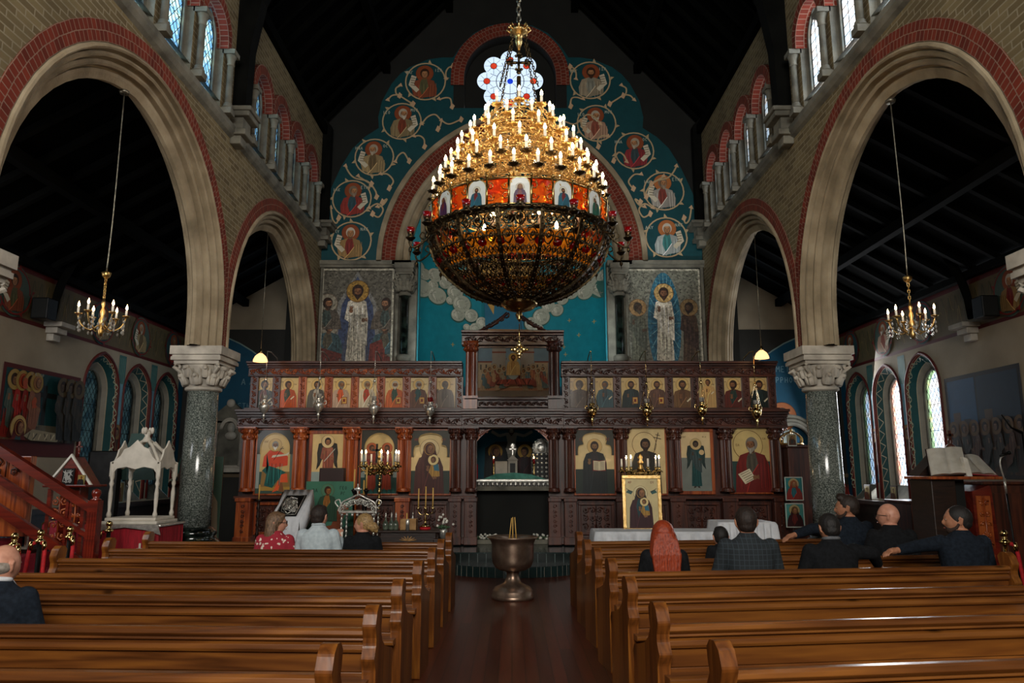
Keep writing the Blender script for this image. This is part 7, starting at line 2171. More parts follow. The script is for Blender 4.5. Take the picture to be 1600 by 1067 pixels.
def draped(x0, x1, y0, y1, zt, drop, label, name='table_cloth', seed=0):
 m = MB(); rr = random.Random(seed); n = 40
 per = []
 for i in range(n): per.append((x0 + (x1 - x0) * i / n, y0))
 for i in range(8): per.append((x1, y0 + (y1 - y0) * i / 8))
 for i in range(n): per.append((x1 - (x1 - x0) * i / n, y1))
 for i in range(8): per.append((x0, y1 - (y1 - y0) * i / 8))
 N_ = len(per); cx, cy = (x0 + x1) / 2, (y0 + y1) / 2
 rows = []
 for j, (f, dz) in enumerate(((0, .012), (.012, 0), (.02, -.03), (.03, -drop * .5), (.035, -drop))):
  rows.append([(px_ + f * (1 if px_ > cx else -1) * (1 if abs(px_ - cx) > (x1 - x0) * .49 else 0) , py_ + f * (1 if py_ > cy else -1) - (.012 * j * sin(k * 1.3) if j > 1 else 0), zt + dz + (.01 * sin(k * .8) if j == 4 else 0)) for k, (px_, py_) in enumerate(per)])
 m.add([p for r in rows for p in r], [(j * N_ + k, j * N_ + (k + 1) % N_, (j + 1) * N_ + (k + 1) % N_, (j + 1) * N_ + k) for j in range(4) for k in range(N_)], True)
 m.add(rows[0], [tuple(range(N_))])
 return tag(m.build(name, M['cloth']), label, 'cloth')
Y = 11.2; x0, x1 = at(930, 830, Y).x, at(1112, 830, Y).x; zt = at(1000, 832, Y - .3).z
t = thing('long_table', ((x0 + x1) / 2, Y, 0), 'long table with red underside covered by a white cloth, right of the font', 'table')
m = MB(); m.box(x0, x1, Y - .3, Y + .35, zt - .04, zt - .006); m.build('tabletop', M['darkwood'], t)
m = MB(); m.box(x0 + .05, x1 - .03, Y - .25, Y + .3, .3, zt - .05); m.build('red_skirt', M['redcloth'], t)
m = MB();
for a in (x0 + .1, x1 - .1):
 for b in (Y - .2, Y + .25): m.box(a - .02, a + .02, b - .02, b + .02, 0, .3)
m.build('legs', M['darkwood'], t)
draped(x0 - .02, x1 + .02, Y - .31, Y + .36, zt, .16, 'white cloth over the long table right of the font', seed=1)
Y2 = 11.3; x2, x3 = at(1112, 820, Y2).x + .05, at(1198, 820, Y2).x; zt2 = at(1150, 817, Y2 - .3).z
t = thing('small_table', ((x2 + x3) / 2, Y2, 0), 'slightly higher small table under white cloth in front of the man in the checked jacket', 'table')
m = MB(); m.box(x2, x3, Y2 - .3, Y2 + .3, zt2 - .04, zt2 - .006); m.build('tabletop', M['darkwood'], t)
m = MB()
for a in (x2 + .05, x3 - .05):
 for b in (Y2 - .25, Y2 + .25): m.box(a - .02, a + .02, b - .02, b + .02, 0, zt2 - .04)
m.build('legs', M['darkwood'], t)
draped(x2 - .02, x3 + .02, Y2 - .31, Y2 + .31, zt2, .26, 'white cloth over the small higher table at right', seed=2)
Y = 11.5; x0, x1 = at(978, 780, Y).x, at(1028, 780, Y).x; W = x1 - x0; z0 = zt + .02; H = at(1000, 748, Y).z - z0
A = Art(W, H, 'd0c090', .4)
bust(A, -.02, 0, .062, '3a1c22', '1f4248', '8a6040', '2a1612', None, 'd9cca0', .4, 1, '2b1c20', 'child', 12, 1.7, zt=H * .70)
for sg in (-1, 1):
 A.poly([(sg * .2, H * .78), (sg * .24, H * .72), (sg * .16, H * .68), (sg * .13, H * .74)], '2f5a58'); A.line([(sg * .14, H * .72), (sg * .23, H * .8)], .008, '3a2418')
txt(A, 'MP', -.2, H * .9, .035, '7a2a1c', .005); txt(A, 'OY', .14, H * .9, .035, '7a2a1c', .005)
t = mount(A, (x0 + x1) / 2, z0, Y, 'gold framed icon of a veiled mother and child standing on the white-draped table', frame=1, fw=.055, framemat='gold', mat='icon')
t.rotation_euler = (radians(-4), 0, 0)
Y = 13.5; x0, x1 = at(1228, 760, Y).x, at(1266, 760, Y).x; zt = at(1240, 700, Y).z
t = thing('tall_cabinet', ((x0 + x1) / 2, Y, .32), 'tall dark wooden cabinet at the right end of the icon screen', 'cabinet')
m = MB(); m.box(x0, x1, Y - .2, Y + .3, .32, zt); m.build('carcass', M['mahog'], t, bevel=.01)
m = MB(); m.box(x0 - .03, x1 + .03, Y - .23, Y + .33, zt, zt + .05); m.build('cornice', M['mahog'], t, bevel=.01)
for k, (pa, pb, qa, qb, bgc, rb, lb) in enumerate(((1230, 1244, 678, 697, 'a08a58', ('5a3a2a', '3a3a3a'), 'tiny icon high on the cabinet right of the screen'), (1226, 1254, 745, 782, '2f7a7a', ('8a3028', '2c6a70'), 'small teal-ground icon of a red-robed figure, upper one on the right cabinet'), (1227, 1256, 786, 824, '4a9088', ('3a1c1c', '6a2a24'), 'white-edged small icon of a dark-robed figure, lower one on the right cabinet'))):
 a, b = at(pa, (qa + qb) / 2, Y - .22).x, at(pb, (qa + qb) / 2, Y - .22).x; z0 = at(1240, qb, Y - .22).z; h = at(1240, qa, Y - .22).z - z0
 A = Art(b - a, h, bgc); bust(A, 0, 0, h * .12, rb[0], rb[1], '9a6a48', '3a2416', None, 'b0a070', .2, 0, rb[0], None, k, zt=h * .7)
 A.line([(-A.w / 2 + .008, .008), (-A.w / 2 + .008, h - .008), (A.w / 2 - .008, h - .008), (A.w / 2 - .008, .008), (-A.w / 2, .008)], .016, 'c2c4b6')
 mount(A, (a + b) / 2, z0, Y - .205, lb)
cx = at(1236, 680, Y).x
t = thing('gilt_crown', (cx, Y, zt + .05), 'gilt arched crown resting on the cabinet at the right end of the screen', 'crown')
m = MB()
m.tube([(cx + .19 * cos(i * pi / 12), Y + .19 * sin(i * pi / 12), zt + .07) for i in range(24)], .02, 6, closed=True)
for k in range(6):
 a = k * pi / 3
 m.tube(catmull([(cx + .19 * cos(a), Y + .19 * sin(a), zt + .08), (cx + .2 * cos(a), Y + .2 * sin(a), zt + .17), (cx + .12 * cos(a), Y + .12 * sin(a), zt + .25), (cx, Y, zt + .3)], 4), .014, 5)
m.ball((cx, Y, zt + .32), .025); m.build('crown_body', M['gold'], t)
Y = 16.9
x0, x1 = at(336, 680, Y).x, at(384, 680, Y).x; zb_, zt = at(350, 738, Y).z, at(350, 640, Y).z; cx = (x0 + x1) / 2; hw = (x1 - x0) / 2
t = thing('marble_memorial', (cx, Y, zb_), 'white marble gabled wall memorial with a carved bust, behind the left column', 'memorial')
m = MB(); m.box(x0, x1, Y - .06, Y + .09, zb_ + .1, zt - .25); m.prism([(x0 - .03, zt - .3), (x1 + .03, zt - .3), (x1, zt - .1), (cx, zt + .2), (x0, zt - .1)], lambda u, v, d: (u, d, v), Y - .06, Y + .09); m.build('tablet', M['stoneD'], t, bevel=.01)
m = MB(); m.box(x0 - .06, x1 + .06, Y - .14, Y + .09, zb_, zb_ + .1); m.box(x0 - .03, x1 + .03, Y - .1, Y + .09, zb_ + .1, zb_ + .16); m.build('shelf', M['capital'], t, bevel=.01)
m = MB()
for a in (x0 + .06, x1 - .06): m.lathe([(.06, 0), (.045, .05), (.04, .7), (.06, .78)], (a, Y - .1, zb_ + .14), 12)
for hq in (.3, .36): m.tube([(cx + hw * 1.6 * hq * cos(pi * i / 12), Y - .08, zt - .45 + hw * 1.9 * hq * sin(pi * i / 12)) for i in range(13)], .03, 6)
m.build('colonnettes', M['capital'], t)
m = MB(); m.ball((cx + .05, Y - .1, zt - .42), .09, .09, .12); m.ball((cx + .05, Y - .1, zt - .6), .14, .08, .1); m.ball((cx, Y - .08, zt + .14), .1, .06, .1); m.build('carved_bust', M['capital'], t)
x0 = at(1262, 700, Y).x
m = MB()
for r, d in ((.62, .02), (.52, .06), (.44, .1)):
 m.tube([(x0 - .35 + r * cos(pi * i / 16), Y + .08 - d, 2.25 + r * sin(pi * i / 16)) for i in range(17)], .05, 6)
m.box(x0 - .35 - .66, x0 - .35 - .4, Y, Y + .09, 0, 2.25); m.box(x0 - .35 + .4, x0 - .35 + .66, Y, Y + .09, 0, 2.25)
o = m.build('door_1', M['stoneD']); o['kind'] = 'structure'
# -- aisle paintings
def aisle_painting(s):
 XA = s * 7.6
 if s < 0:
  p0, p1 = onX(12, 700, XA), onX(125, 600, XA); y0, y1 = 10.93, 12.93; z0, z1 = onX(20, 712, XA).z, 3.24
 else:
  y0, y1 = 10.95, 12.9; z0, z1 = 1.5, 3.22
 W, H = y1 - y0, z1 - z0
 A = Art(W, H, '541812' if s < 0 else '1c1612')
 A.rect(-W / 2 + .07, W / 2 - .07, .24 if s < 0 else .06, H - .07, '173f40' if s < 0 else '141c22')
 A.clip = (-W / 2 + .07, W / 2 - .07, .24 if s < 0 else .06, H - .07)
 if s < 0:
  A.rect(-W / 2, W / 2, .2, H * .36, '6a6250')
  A.rect(.0, .1, H * .36, H * .82, '1c1c18'); A.rect(-.28, .36, H * .68, H * .74, '1c1c18')
  A.rect(-.3, -.05, H * .34, H * .5, '8a866c'); A.rect(-.2, -.12, H * .5, H * .58, '8a866c'); A.rect(-.26, -.2, H * .38, H * .44, '22241c'); A.rect(-.16, -.1, H * .38, H * .44, '22241c')
  for k, (x, c1, c2) in enumerate(((-.82, '4c5a50', '8a2a22'), (-.66, 'a0281e', '5a2a22'), (-.5, '8a2a22', '3a4a44'), (-.38, '8a5a44', '6a4a3c'))):
   stand(A, x, H * .16, .085, c1, c2, '8a6246', '3a2416', None, 'a88a4a', .2, 1, c1 if k % 2 else None, 12, k, lean=1)
  bust(A, -.62, .2, .1, '6a241c', '2c4a50', '8a6246', '3a2416', None, 'c0a264', .2, 1, '5a1f1c', None, 3, zt=H * .3)
  A.poly([(-.5, H * .22), (-.3, H * .3), (.4, H * .27), (.5, H * .2), (.3, H * .17), (-.3, H * .17)], '9a8f74'); folds(A, -.4, .4, H * .18, H * .27, '9a8f74', 9, 3)
  for k in range(3): stand(A, .45 + .2 * k, H * .16, .085, '3a352c', '2c2c28', '4a3a2c', '2a1c14', None, '5a4c34', 0, -1, None, 12, k + 4, lean=-1)
  for x, z in ((-.55, H * .82), (-.3, H * .62), (.25, H * .62), (.5, H * .78)):
   A.ell(x, z, .05, .06, 'a8542c' if x < 0 else '4a4034'); A.poly([(x - .08, z), (x, z + .02), (x + .06, z - .1), (x - .04, z - .12)], 'a8482c' if x < 0 else '3a342c')
  txt(A, 'H ACTAYPWC', -.45, H * .9, .05, '9aa08c', .007)
 else:
  A.rect(.15, W / 2, H * .5, H, '12466a'); A.rect(-W / 2, .1, H * .55, H, '10283a')
  for k in range(6): A.rect(-.8 + .28 * k, -.6 + .28 * k, 0, H * (.5 + .07 * (k % 3)), ['3a2c24', '2a2620', '4a382a'][k % 3])
  for k in range(7): stand(A, -.85 + .27 * k, .06, .07, ['2c2824', '4a3428', '33302a'][k % 3], ['3a2c24', '28302c'][k % 2], '5a4434', '1e1612', None, '5a4428', .1, 1 - 2 * (k % 2), None, 12, k)
 A.clip = (-9, 9, -9, 9)
 o = A.mb(lambda x, z, d: (XA - s * (.012 + d), (y0 + y1) / 2 - s * -x * 1.0 if False else (y0 + y1) / 2 + x, z0 + z), .0005).build('wall_painting', M['paint'])
 tag(o, 'large red-bordered wall painting of mourners under a dark cross, left aisle' if s < 0 else 'large dark wall painting of standing figures with a blue patch, right aisle', 'painting', 'aisle wall paintings')
aisle_painting(-1); aisle_painting(1)
for k, (px, py, w, h, bgc, rb, lb) in enumerate(((145, 742, .42, .72, '2c5c60', '1c1a1a', 'teal-ground icon of a white-bearded saint standing on the left aisle ledge'), (190, 745, .3, .4, '6a5a34', '5a2a1c', 'small ochre icon standing on the left aisle ledge behind the canopy'))):
 p = onX(px, 765, -7.5)
 A = Art(w, h, bgc); stand(A, 0, 0, h * .07, rb, rb, '8a6246', 'b5ab98', 'c9c6b8', 'b5a25c', .3, 0, None, 13, k)
 A.line([(-w / 2 + .01, .01), (-w / 2 + .01, h - .01), (w / 2 - .01, h - .01), (w / 2 - .01, .01), (-w / 2, .01)], .02, '8a9a90')
 t = thing('ledge_icon', (-7.5, p.y, 1.03), lb, 'icon')
 m = MB(); m.box(-7.56, -7.54, p.y - w / 2, p.y + w / 2, 1.03, 1.03 + h); m.build('board', M['darkwood'], t)
 A.mb(lambda x, z, d: (-7.538 + d, p.y + x, 1.03 + z), .0005).build('painting', M['icon'], t)
for k, y in enumerate((13.95, 14.9, 16.0)):
 t = thing('ledge_icon', (7.5, y, 1.03), ['small brown picture propped on the right aisle ledge, nearest the viewer', 'middle small brown picture propped on the right aisle ledge', 'small brown picture propped at the far end of the right ledge'][k], 'icon')
 m = MB(); m.box(7.54, 7.56, y - .13, y + .13, 1.03, 1.35); m.build('board', M['card' if k == 0 else 'darkwood'], t)
 A = Art(.22, .28, '8a7a54'); bust(A, 0, 0, .035, '5a2a1c', '4a3a2c', '8a6246', '3a2416', None, 'b5a25c', .3, zt=.2)
 A.mb(lambda x, z, d: (7.538 - d, y + x, 1.05 + z), .0005).build('painting', M['icon'], t)
# -- left aisle: canopy bier, book stand, stair, chairs
Y = 9.77; cx = at(222, 780, Y).x; zt = at(222, 817, Y).z; hw = .35
t = thing('bier_table', (cx, Y, 0), 'table skirted in red velvet with a small white cross, in the left aisle', 'table')
m = MB(); n = 36; hx, hy = .41, .34
per = [(cx + hx * max(-1, min(1, 1.6 * cos(a))) , Y + hy * max(-1, min(1, 1.6 * sin(a)))) for a in [2 * pi * k / 72 for k in range(72)]]
N_ = 72
rows = [[(x + .018 * sin(k * 2.4) * j, y + .018 * cos(k * 2.4) * j, z) for k, (x, y) in enumerate(per)] for j, z in ((0, zt - .02), (.5, zt - .2), (1, .03))]
m.add([p for r in rows for p in r], [(j * N_ + k, j * N_ + (k + 1) % N_, (j + 1) * N_ + (k + 1) % N_, (j + 1) * N_ + k) for j in range(2) for k in range(N_)], True)
m.build('velvet_skirt', M['redcloth'], t)
m = MB(); m.box(cx - hx - .02, cx + hx + .02, Y - hy - .02, Y + hy + .02, zt - .03, zt); m.build('tabletop', M['silver'], t, bevel=.01)
m = MB(); zc = zt - .42; xc = cx + .2; m.box(xc - .012, xc + .012, Y - hy - .03, Y - hy - .022, zc, zc + .2); m.box(xc - .04, xc + .04, Y - hy - .03, Y - hy - .022, zc + .12, zc + .14); m.build('white_cross', M['white'], t)
m = MB()
for sg in (-1, 1): m.prism([(cx + sg * hx, zt + .002), (cx + sg * (hx + .04), zt - .12), (cx + sg * (hx - .15), zt - .06), (cx, zt - .03), (cx, zt + .002)], lambda u, v, d: (u, d, v), Y - hy - .045, Y - hy - .035)
tag(m.build('brocade_runner', M['silver']), 'silver brocade runner over the edge of the red-skirted table', 'cloth')
t = thing('bier_canopy', (cx, Y, zt), 'white carved wooden canopy on turned posts standing on the red-skirted table', 'canopy')
m = MB(); m.box(cx - hw, cx + hw, Y - .3, Y + .3, zt, zt + .04); m.box(cx - hw + .03, cx + hw - .03, Y - .27, Y + .27, zt + .04, zt + .08); m.build('base', M['white'], t, bevel=.01)
H = .55
for sx in (-1, 1):
 for sy in (-1, 1):
  m = MB(); m.lathe([(.025, 0), (.03, .04), (.018, .08), (.024, .2), (.026, .3), (.016, .38), (.028, .42), (.018, .46), (.028, .5), (.028, H + .12)], (cx + sx * (hw - .06), Y + sy * .23, zt + .08), 10); m.build('post', M['white'], t)
z2 = zt + .08 + H
def ogee(w):
 half = [(w, 0), (w, .14), (w * .8, .16), (w * .62, .22), (w * .5, .3), (w * .28, .33), (w * .12, .38), (0, .42)]
 bot = [(w, -.04), (w * .9, -.02), (w * .72, .06), (w * .35, .08), (0, .05)]
 return [(-a, b) for a, b in half] + [(a, b) for a, b in reversed(half[:-1])] + [(a, b) for a, b in bot] + [(-a, b) for a, b in reversed(bot[:-1])]
m = MB()
for yy in (Y - .25, Y + .23): m.prism(ogee(hw - .03), lambda u, v, d: (cx + u, d, z2 + v), yy, yy + .02)
for xx_ in (cx - hw + .05, cx + hw - .07): m.prism(ogee(.25), lambda u, v, d: (d, Y + u, z2 + v), xx_, xx_ + .02)
m.build('pediment', M['white'], t)
m = MB()
for sx in (-1, 1):
 for sy in (-1, 1): m.tube([(cx + sx * (hw - .06), Y + sy * .23, z2 + .12), (cx + sx * .1, Y + sy * .06, z2 + .36), (cx, Y, z2 + .44)], .025, 5)
m.lathe([(.08, .4), (.05, .44), (.03, .48), (.05, .52), (.02, .56)], (cx, Y, z2), 10)
for k in range(4): m.ball((cx + .06 * cos(k * pi / 2), Y + .06 * sin(k * pi / 2), z2 + .55), .025, .025, .045, 8, 6)
m.build('crowning', M['white'], t)
Y = 9.6; cx = at(120, 740, Y).x; zs = at(120, 757, Y).z; za = at(120, 714, Y).z
t = thing('book_stand', (cx, Y, 0), 'red-brown wooden stand with a gabled desk top, small icons leaning on it, left aisle', 'icon stand')
m = MB(); m.box(cx - .27, cx + .27, Y - .25, Y + .25, zs - .03, zs); m.build('shelf', M['redwood'], t, bevel=.008)
m = MB(); m.prism([(cx - .24, zs), (cx + .24, zs), (cx, za)], lambda u, v, d: (u, d, v), Y - .14, Y + .14); m.build('gable', M['redwood'], t)
m = MB()
for sg in (-1, 1):
 m.prism([(cx + sg * .29, zs + .0), (cx + sg * .26, zs), (cx, za + .0), (cx + sg * .0, za + .04)], lambda u, v, d: (u, d, v), Y - .16, Y - .13)
m.build('page_edges', M['paper'], t)
m = MB(); m.box(cx - .12, cx + .12, Y - .1, Y + .1, 0, zs - .03); post = m.build('post', M['redwood'], t, bevel=.01)
m = MB(); m.cyl((cx, Y, za), (cx, Y, za + .08), .012); m.box(cx - .01, cx + .01, Y - .01, Y + .01, za + .06, za + .2); m.box(cx - .04, cx + .04, Y - .01, Y + .01, za + .12, za + .14); m.build('cross', M['redwood'], t)
for k, (dx, w, h, lb) in enumerate(((-.0, .15, .2, 'small silver-covered icon leaning on the gabled book stand'), (.17, .09, .12, 'tiny gold icon leaning at the right of the gabled book stand'))):
 A = Art(w, h, '1a1a1a' if k == 0 else '9a8a54')
 if k == 0:
  for q in range(40): A.line([(R0.uniform(-.06, .06), R0.uniform(.02, .18)), (R0.uniform(-.06, .06), R0.uniform(.02, .18))], .007, 'b9b9b4')
 else: bust(A, 0, 0, .014, '2a2a2a', '3a2a2a', zt=.085)
 mount(A, cx + dx, zs + .002, Y - .17, lb, thick=.012)
t = thing('panel_stand', (cx, Y + .9, 0), 'black covered stand with a green panel leaning behind the gabled book stand', 'stand')
m = MB(); m.box(cx - .35, cx + .1, Y + .8, Y + .95, .5, 1.9); m.build('cover', M['iron'], t, bevel=.05)
m = MB(); m.prism([(cx + .0, 1.5), (cx + .16, 2.15), (cx + .36, 2.15), (cx + .55, 1.5)], lambda u, v, d: (u, d, v), Y + .97, Y + 1.0); m.build('panel', pmat('green_panel', '1e3a36', '26463f', 6), t)
m = MB(); m.box(cx - .3, cx + .05, Y + .82, Y + .93, 0, .5); m.build('foot', M['iron'], t)
Y = 8.3
def q(px, py): p = at(px, py, Y); return (p.x, p.z)
nx = q(148, 800)[0]
t = thing('pulpit_stair', (nx, Y, 0), 'red-stained pulpit stair with sloping handrails, carved panels and ball-topped newel at the left edge', 'staircase')
def slope(name, pts, y0, y1, mat='redwood'):
 m = MB(); m.prism([q(*p) for p in pts], lambda u, v, d: (u, d, v), y0, y1); return m.build(name, M[mat], t, bevel=.008)
slope('handrail', [(-60, 655), (143, 787), (143, 801), (-60, 673)], Y - .05, Y + .05)
slope('middle_rail', [(-60, 703), (143, 836), (143, 845), (-60, 718)], Y - .03, Y + .03)
slope('stair_string', [(-60, 748), (140, 880), (140, 900), (-60, 765)], Y - .03, Y + .03)
m = MB(); zt = q(148, 782)[1]; m.box(nx - .055, nx + .055, Y - .055, Y + .055, 0, zt);
for k in range(3): m.box(nx - .035 + .028 * k, nx - .022 + .028 * k, Y - .06, Y - .054, .3, zt - .12)
m.lathe([(.05, 0), (.06, .01), (.03, .025), (.045, .06), (.05, .08), (.04, .11), (.001, .13)], (nx, Y, zt), 16); m.build('newel_post', M['redwood'], t)
for a, b, c, d in ((76, 98, 775, 848), (106, 119, 781, 832)):
 x0, z1 = q(a, c); x1, z0 = q(b, d)
 m = MB()
 for f in ((x0 - .04, x0, z0 - .3, z1 + .08), (x1, x1 + .04, z0 - .3, z1 + .02)): m.box(f[0], f[1], Y + .04, Y + .08, f[2], f[3])
 pf_ = m.build('panel_stile', M['redwood'], t)
 carved_panel(x0, x1, z0, z1, Y + .05, a).build('panel_carving', M['mahogL'], pf_)
bx0, bx1 = q(-60, 700)[0], q(38, 700)[0];
m = MB(); m.box(bx0, bx1, Y + .15, Y + .25, .9, q(20, 712)[1]); pb = m.build('pulpit_panel', M['mahogL'], t, bevel=.01)
carved_panel(bx0 + .25, bx1 - .08, q(20, 745)[1], q(20, 715)[1], Y + .13, 31).build('pulpit_carving', M['mahog'], pb)
for k in range(5):
 m = MB(); x1 = nx - .12 - .26 * k; m.box(x1 - .3, x1, Y + .1, Y + .8, 0, .17 * (k + 1))
 m.build('stair_tread', M['redcarpet'], t, bevel=.01)
m = MB(); m.box(-6.6, -5.15, 6.75, 8.1, 0, .35)
tag(m.build('carpeted_dais', M['redcarpet'], bevel=.015), 'low dais covered in red carpet behind the rope barrier at left', 'dais')
m = MB(); m.box(-6.5, -5.05 - .3, 7.3, 8.05, .35, .85)
tag(m.build('carpeted_step', M['redcarpet'], bevel=.02), 'higher red carpeted block on the dais below the stair', 'step')
A = Art(.36, .5, '1c5a78');
for k in range(12): A.line([(R0.uniform(-.15, .15), R0.uniform(0, .4)), (R0.uniform(-.15, .15), R0.uniform(.1, .48))], .02, ['2f8a9a', '10384e', '7ab0b0'][k % 3])
p = at(16, 818, 8.9); mount(A, p.x, 1.0 - .25, 8.95, 'blue picture in a pale frame standing behind the stair rails at left', 'picture', name='framed_picture', frame=1, fw=.03, framemat='white', mat='paint')
m = MB(); m.box(p.x - .3, p.x + .3, 8.85, 9.2, 0, .72); tag(m.build('low_chest', M['darkwood'], bevel=.01), 'dark low chest under the blue picture behind the stair', 'chest')
def red_chair(x, y, rz, label):
 t = thing('banquet_chair', (0, 0, 0), label, 'chair', 'red upholstered chairs')
 m = MB(); m.box(-.2, .2, -.2, .2, .44, .5); m.build('seat', M['pinkseat'], t, bevel=.02)
 m = MB(); m.prism([(-.19, .58), (.19, .58), (.18, .9), (.12, .96), (-.12, .96), (-.18, .9)], lambda u, v, d: (u, d, v), .17, .21); m.build('backrest', M['pinkseat'], t, bevel=.015)
 for sx in (-1, 1):
  m = MB(); m.tube([(sx * .19, -.18, 0), (sx * .19, -.18, .44)], .012, 6); m.build('leg', M['brassL'], t)
  m = MB(); m.tube([(sx * .19, .2, 0), (sx * .19, .18, .44), (sx * .2, .19, .92), (sx * .1, .2, .985), (0, .2, .99)], .012, 6); m.build('leg', M['brassL'], t)
 t.location = (x, y, 0); t.rotation_euler = (0, 0, rz); return t
pc = at(129, 840, 9.4); red_chair(pc.x + .02, 9.4, radians(25), 'red upholstered chair behind the newel post, left aisle')
pc = at(65, 830, 10.1); red_chair(pc.x, 10.1, radians(-15), 'red upholstered chair seen through the stair rails, left aisle')
def rope_post(x, y, label, metal='iron', ropes=((-.06, .3), (.06, .3))):
 t = thing('rope_post', (x, y, 0), label, 'rope post', 'brass topped rope posts')
 h = 1.0
 MB().lathe([(.15, 0), (.15, .02), (.05, .035), (.024, .06), (.022, h - .08)], (x, y, 0), 16).build('post', M[metal], t)
 m = MB(); m.lathe([(.026, h - .08), (.045, h - .07), (.05, h - .05), (.03, h - .04), (.02, h - .02), (.03, h - .01)], (x, y, 0), 14); m.ball((x, y, h + .02), .036); m.build('finial', M['brassL'], t)
 for dx, ln in ropes:
  m = MB(); m.tube(catmull([(x + dx * .5, y - .02, h - .07), (x + dx * 1.2, y - .03, h - .12), (x + dx * 1.5, y - .05, h - .4), (x + dx * 2.4, y - .05, h - .85)], 5), .019, 8); r_ = m.build('rope', M['redrope'], t)
  m = MB(); m.cyl((x + dx * 1.0, y - .03, h - .06), (x + dx * 1.2, y - .03, h - .14), .022, n=8); m.build('rope_hook', M['brassL'], r_)
for k, (px, yy) in enumerate(((28, 7.05), (68, 7.45), (113, 7.9))):
 p = at(px, 825, yy); rope_post(p.x - .02, yy, 'rope post with brass ball and red velvet ropes, %s of three by the dais' % ['leftmost', 'middle', 'rightmost'][k], ropes=((-.06, 1), (.06, 1)) if k < 2 else ((.05, 1),))
p = at(171, 818, 8.75); rope_post(p.x, 8.75, 'dark rope post with red rope beside the red-skirted table', ropes=((-.07, 1),))
p = at(1566, 812, 7.35); rope_post(p.x, 7.35, 'gilt rope post with red velvet rope at the right edge', 'brassL', ropes=((.07, 1),))
Y = 11.2; a = at(283, 720, Y)
t = thing('wooden_cross', (a.x, Y, 0), 'tall dark wooden cross leaning beside the left column', 'cross')
m = MB(); m.tube([(a.x - .1, Y, 0), (a.x + .02, Y + .1, 2.0)], .05, 4, False); m.tube([(a.x - .18, Y + .06, 1.42), (a.x + .22, Y + .06, 1.46)], .045, 4, False); m.build('cross_body', M['mahog'], t)
A = Art(.55, 1.5, '3f5446'); A.poly([(-.1, .5), (-.05, 1.45), (.1, 1.3), (.16, .4)], 'a89a80'); A.poly([(.05, .3), (.1, 1.0), (.22, .8), (.25, .2)], '8a7a64')
mount(A, a.x + .1, .35, 11.9, 'tall leaning painted panel in green and cream behind the wooden cross', 'panel', name='leaning_panel', mat='paint')
m = MB(); m.box(a.x - .2, a.x + .4, 11.85, 12.1, 0, .34); tag(m.build('plinth_box', M['darkwood'], bevel=.01), 'dark plinth box under the leaning painted panel', 'plinth')
# -- right aisle: lectern and microphone
Y = 8.9; cx = at(1492, 760, Y).x; zs = at(1492, 744, Y).z
t = thing('lectern', (cx, Y, 0), 'wooden lectern with bright red carved side panel and sloping top holding open books, right aisle', 'lectern')
m = MB(); m.box(cx - .44, cx + .4, Y - .3, Y + .3, zs - .035, zs); m.build('shelf', M['mahogL'], t, bevel=.008)
m = MB(); m.prism([(cx - .42, zs), (cx + .38, zs), (cx + .14, zs + .3), (cx - .12, zs + .3)], lambda u, v, d: (u, d, v), Y + .0, Y + .25); m.build('sloped_desk', M['darkwood'], t)
m = MB(); m.box(cx - .4, cx - .12, Y - .22, Y + .25, 0, zs - .035); m.build('side_panel', M['darkwood'], t, bevel=.01)
m = MB(); m.prism([(cx + .05, 0), (cx + .34, 0), (cx + .27, zs - .12), (cx + .25, zs - .1), (cx + .05, zs - .17)], lambda u, v, d: (u, d, v), Y - .24, Y + .2); rp_ = m.build('carved_panel', M['redwood'], t, bevel=.008)
m = MB(); m.box(cx + .08, cx + .24, Y - .255, Y - .24, .75, zs - .22); fr_ = m.build('panel_frame', M['mahogL'], t)
carved_panel(cx + .095, cx + .225, .5, zs - .24, Y - .26, 40).build('panel_carving', M['mahogL'], rp_)
m = MB(); m.box(cx - .12, cx + .05, Y - .1, Y + .2, 0, zs - .04); m.build('core', M['black'], t)
m = MB(); m.lathe([(.06, 0), (.05, .03), (.02, .05), (.03, .08), (.02, .11)], (cx, Y, zs + .33), 12); m.box(cx - .015, cx + .015, Y - .01, Y + .01, zs + .42, zs + .54); m.box(cx - .04, cx + .04, Y - .01, Y + .01, zs + .47, zs + .5); m.build('cross', M['mahog'], t)
def open_book(c, ux, uy, w, h, label, cover='darkwood'):
 """pages lie in the plane spanned by ux (across) and uy (up the slope)"""
 ux, uy = Vector(ux).normalized(), Vector(uy).normalized(); nn_ = ux.cross(uy).normalized()
 if nn_.z < 0: nn_ = -nn_
 c = Vector(c)
 t = thing('open_book', tuple(c), label, 'book')
 f = lambda a, b, d: tuple(c + ux * a + uy * b + nn_ * d)
 m = MB(); m.prism([(-w - .01, -.01), (w + .01, -.01), (w + .01, h + .01), (-w - .01, h + .01)], f, 0, .008); m.build('cover', M[cover], t)
 m = MB()
 for sg in (-1, 1):
  pr = [(sg * w * u_, .01 + .035 * sin(pi * min(1, u_ * .9 + .08)) ** .7 * (1 - .4 * u_)) for u_ in [k / 8 for k in range(9)]]
  vs = [f(a, b, d) for b in (0, h) for a, d in pr] + [f(a, b, .008) for b in (0, h) for a, d in pr]
  fs = [(i, i + 1, 9 + i + 1, 9 + i) for i in range(8)] + [(i, i + 1, 18 + i + 1, 18 + i) for i in range(8)] + [(9 + i, 9 + i + 1, 27 + i + 1, 27 + i) for i in range(8)] + [(8, 17, 35, 26)]
  m.add(vs, fs, True)
 m.build('pages', M['paper'], t)
 return t
open_book((cx - .2, Y - .25, zs + .015), (1, -.12, .06), (.12, .3, .5), .2, .36, 'large open service book on the left slope of the lectern')
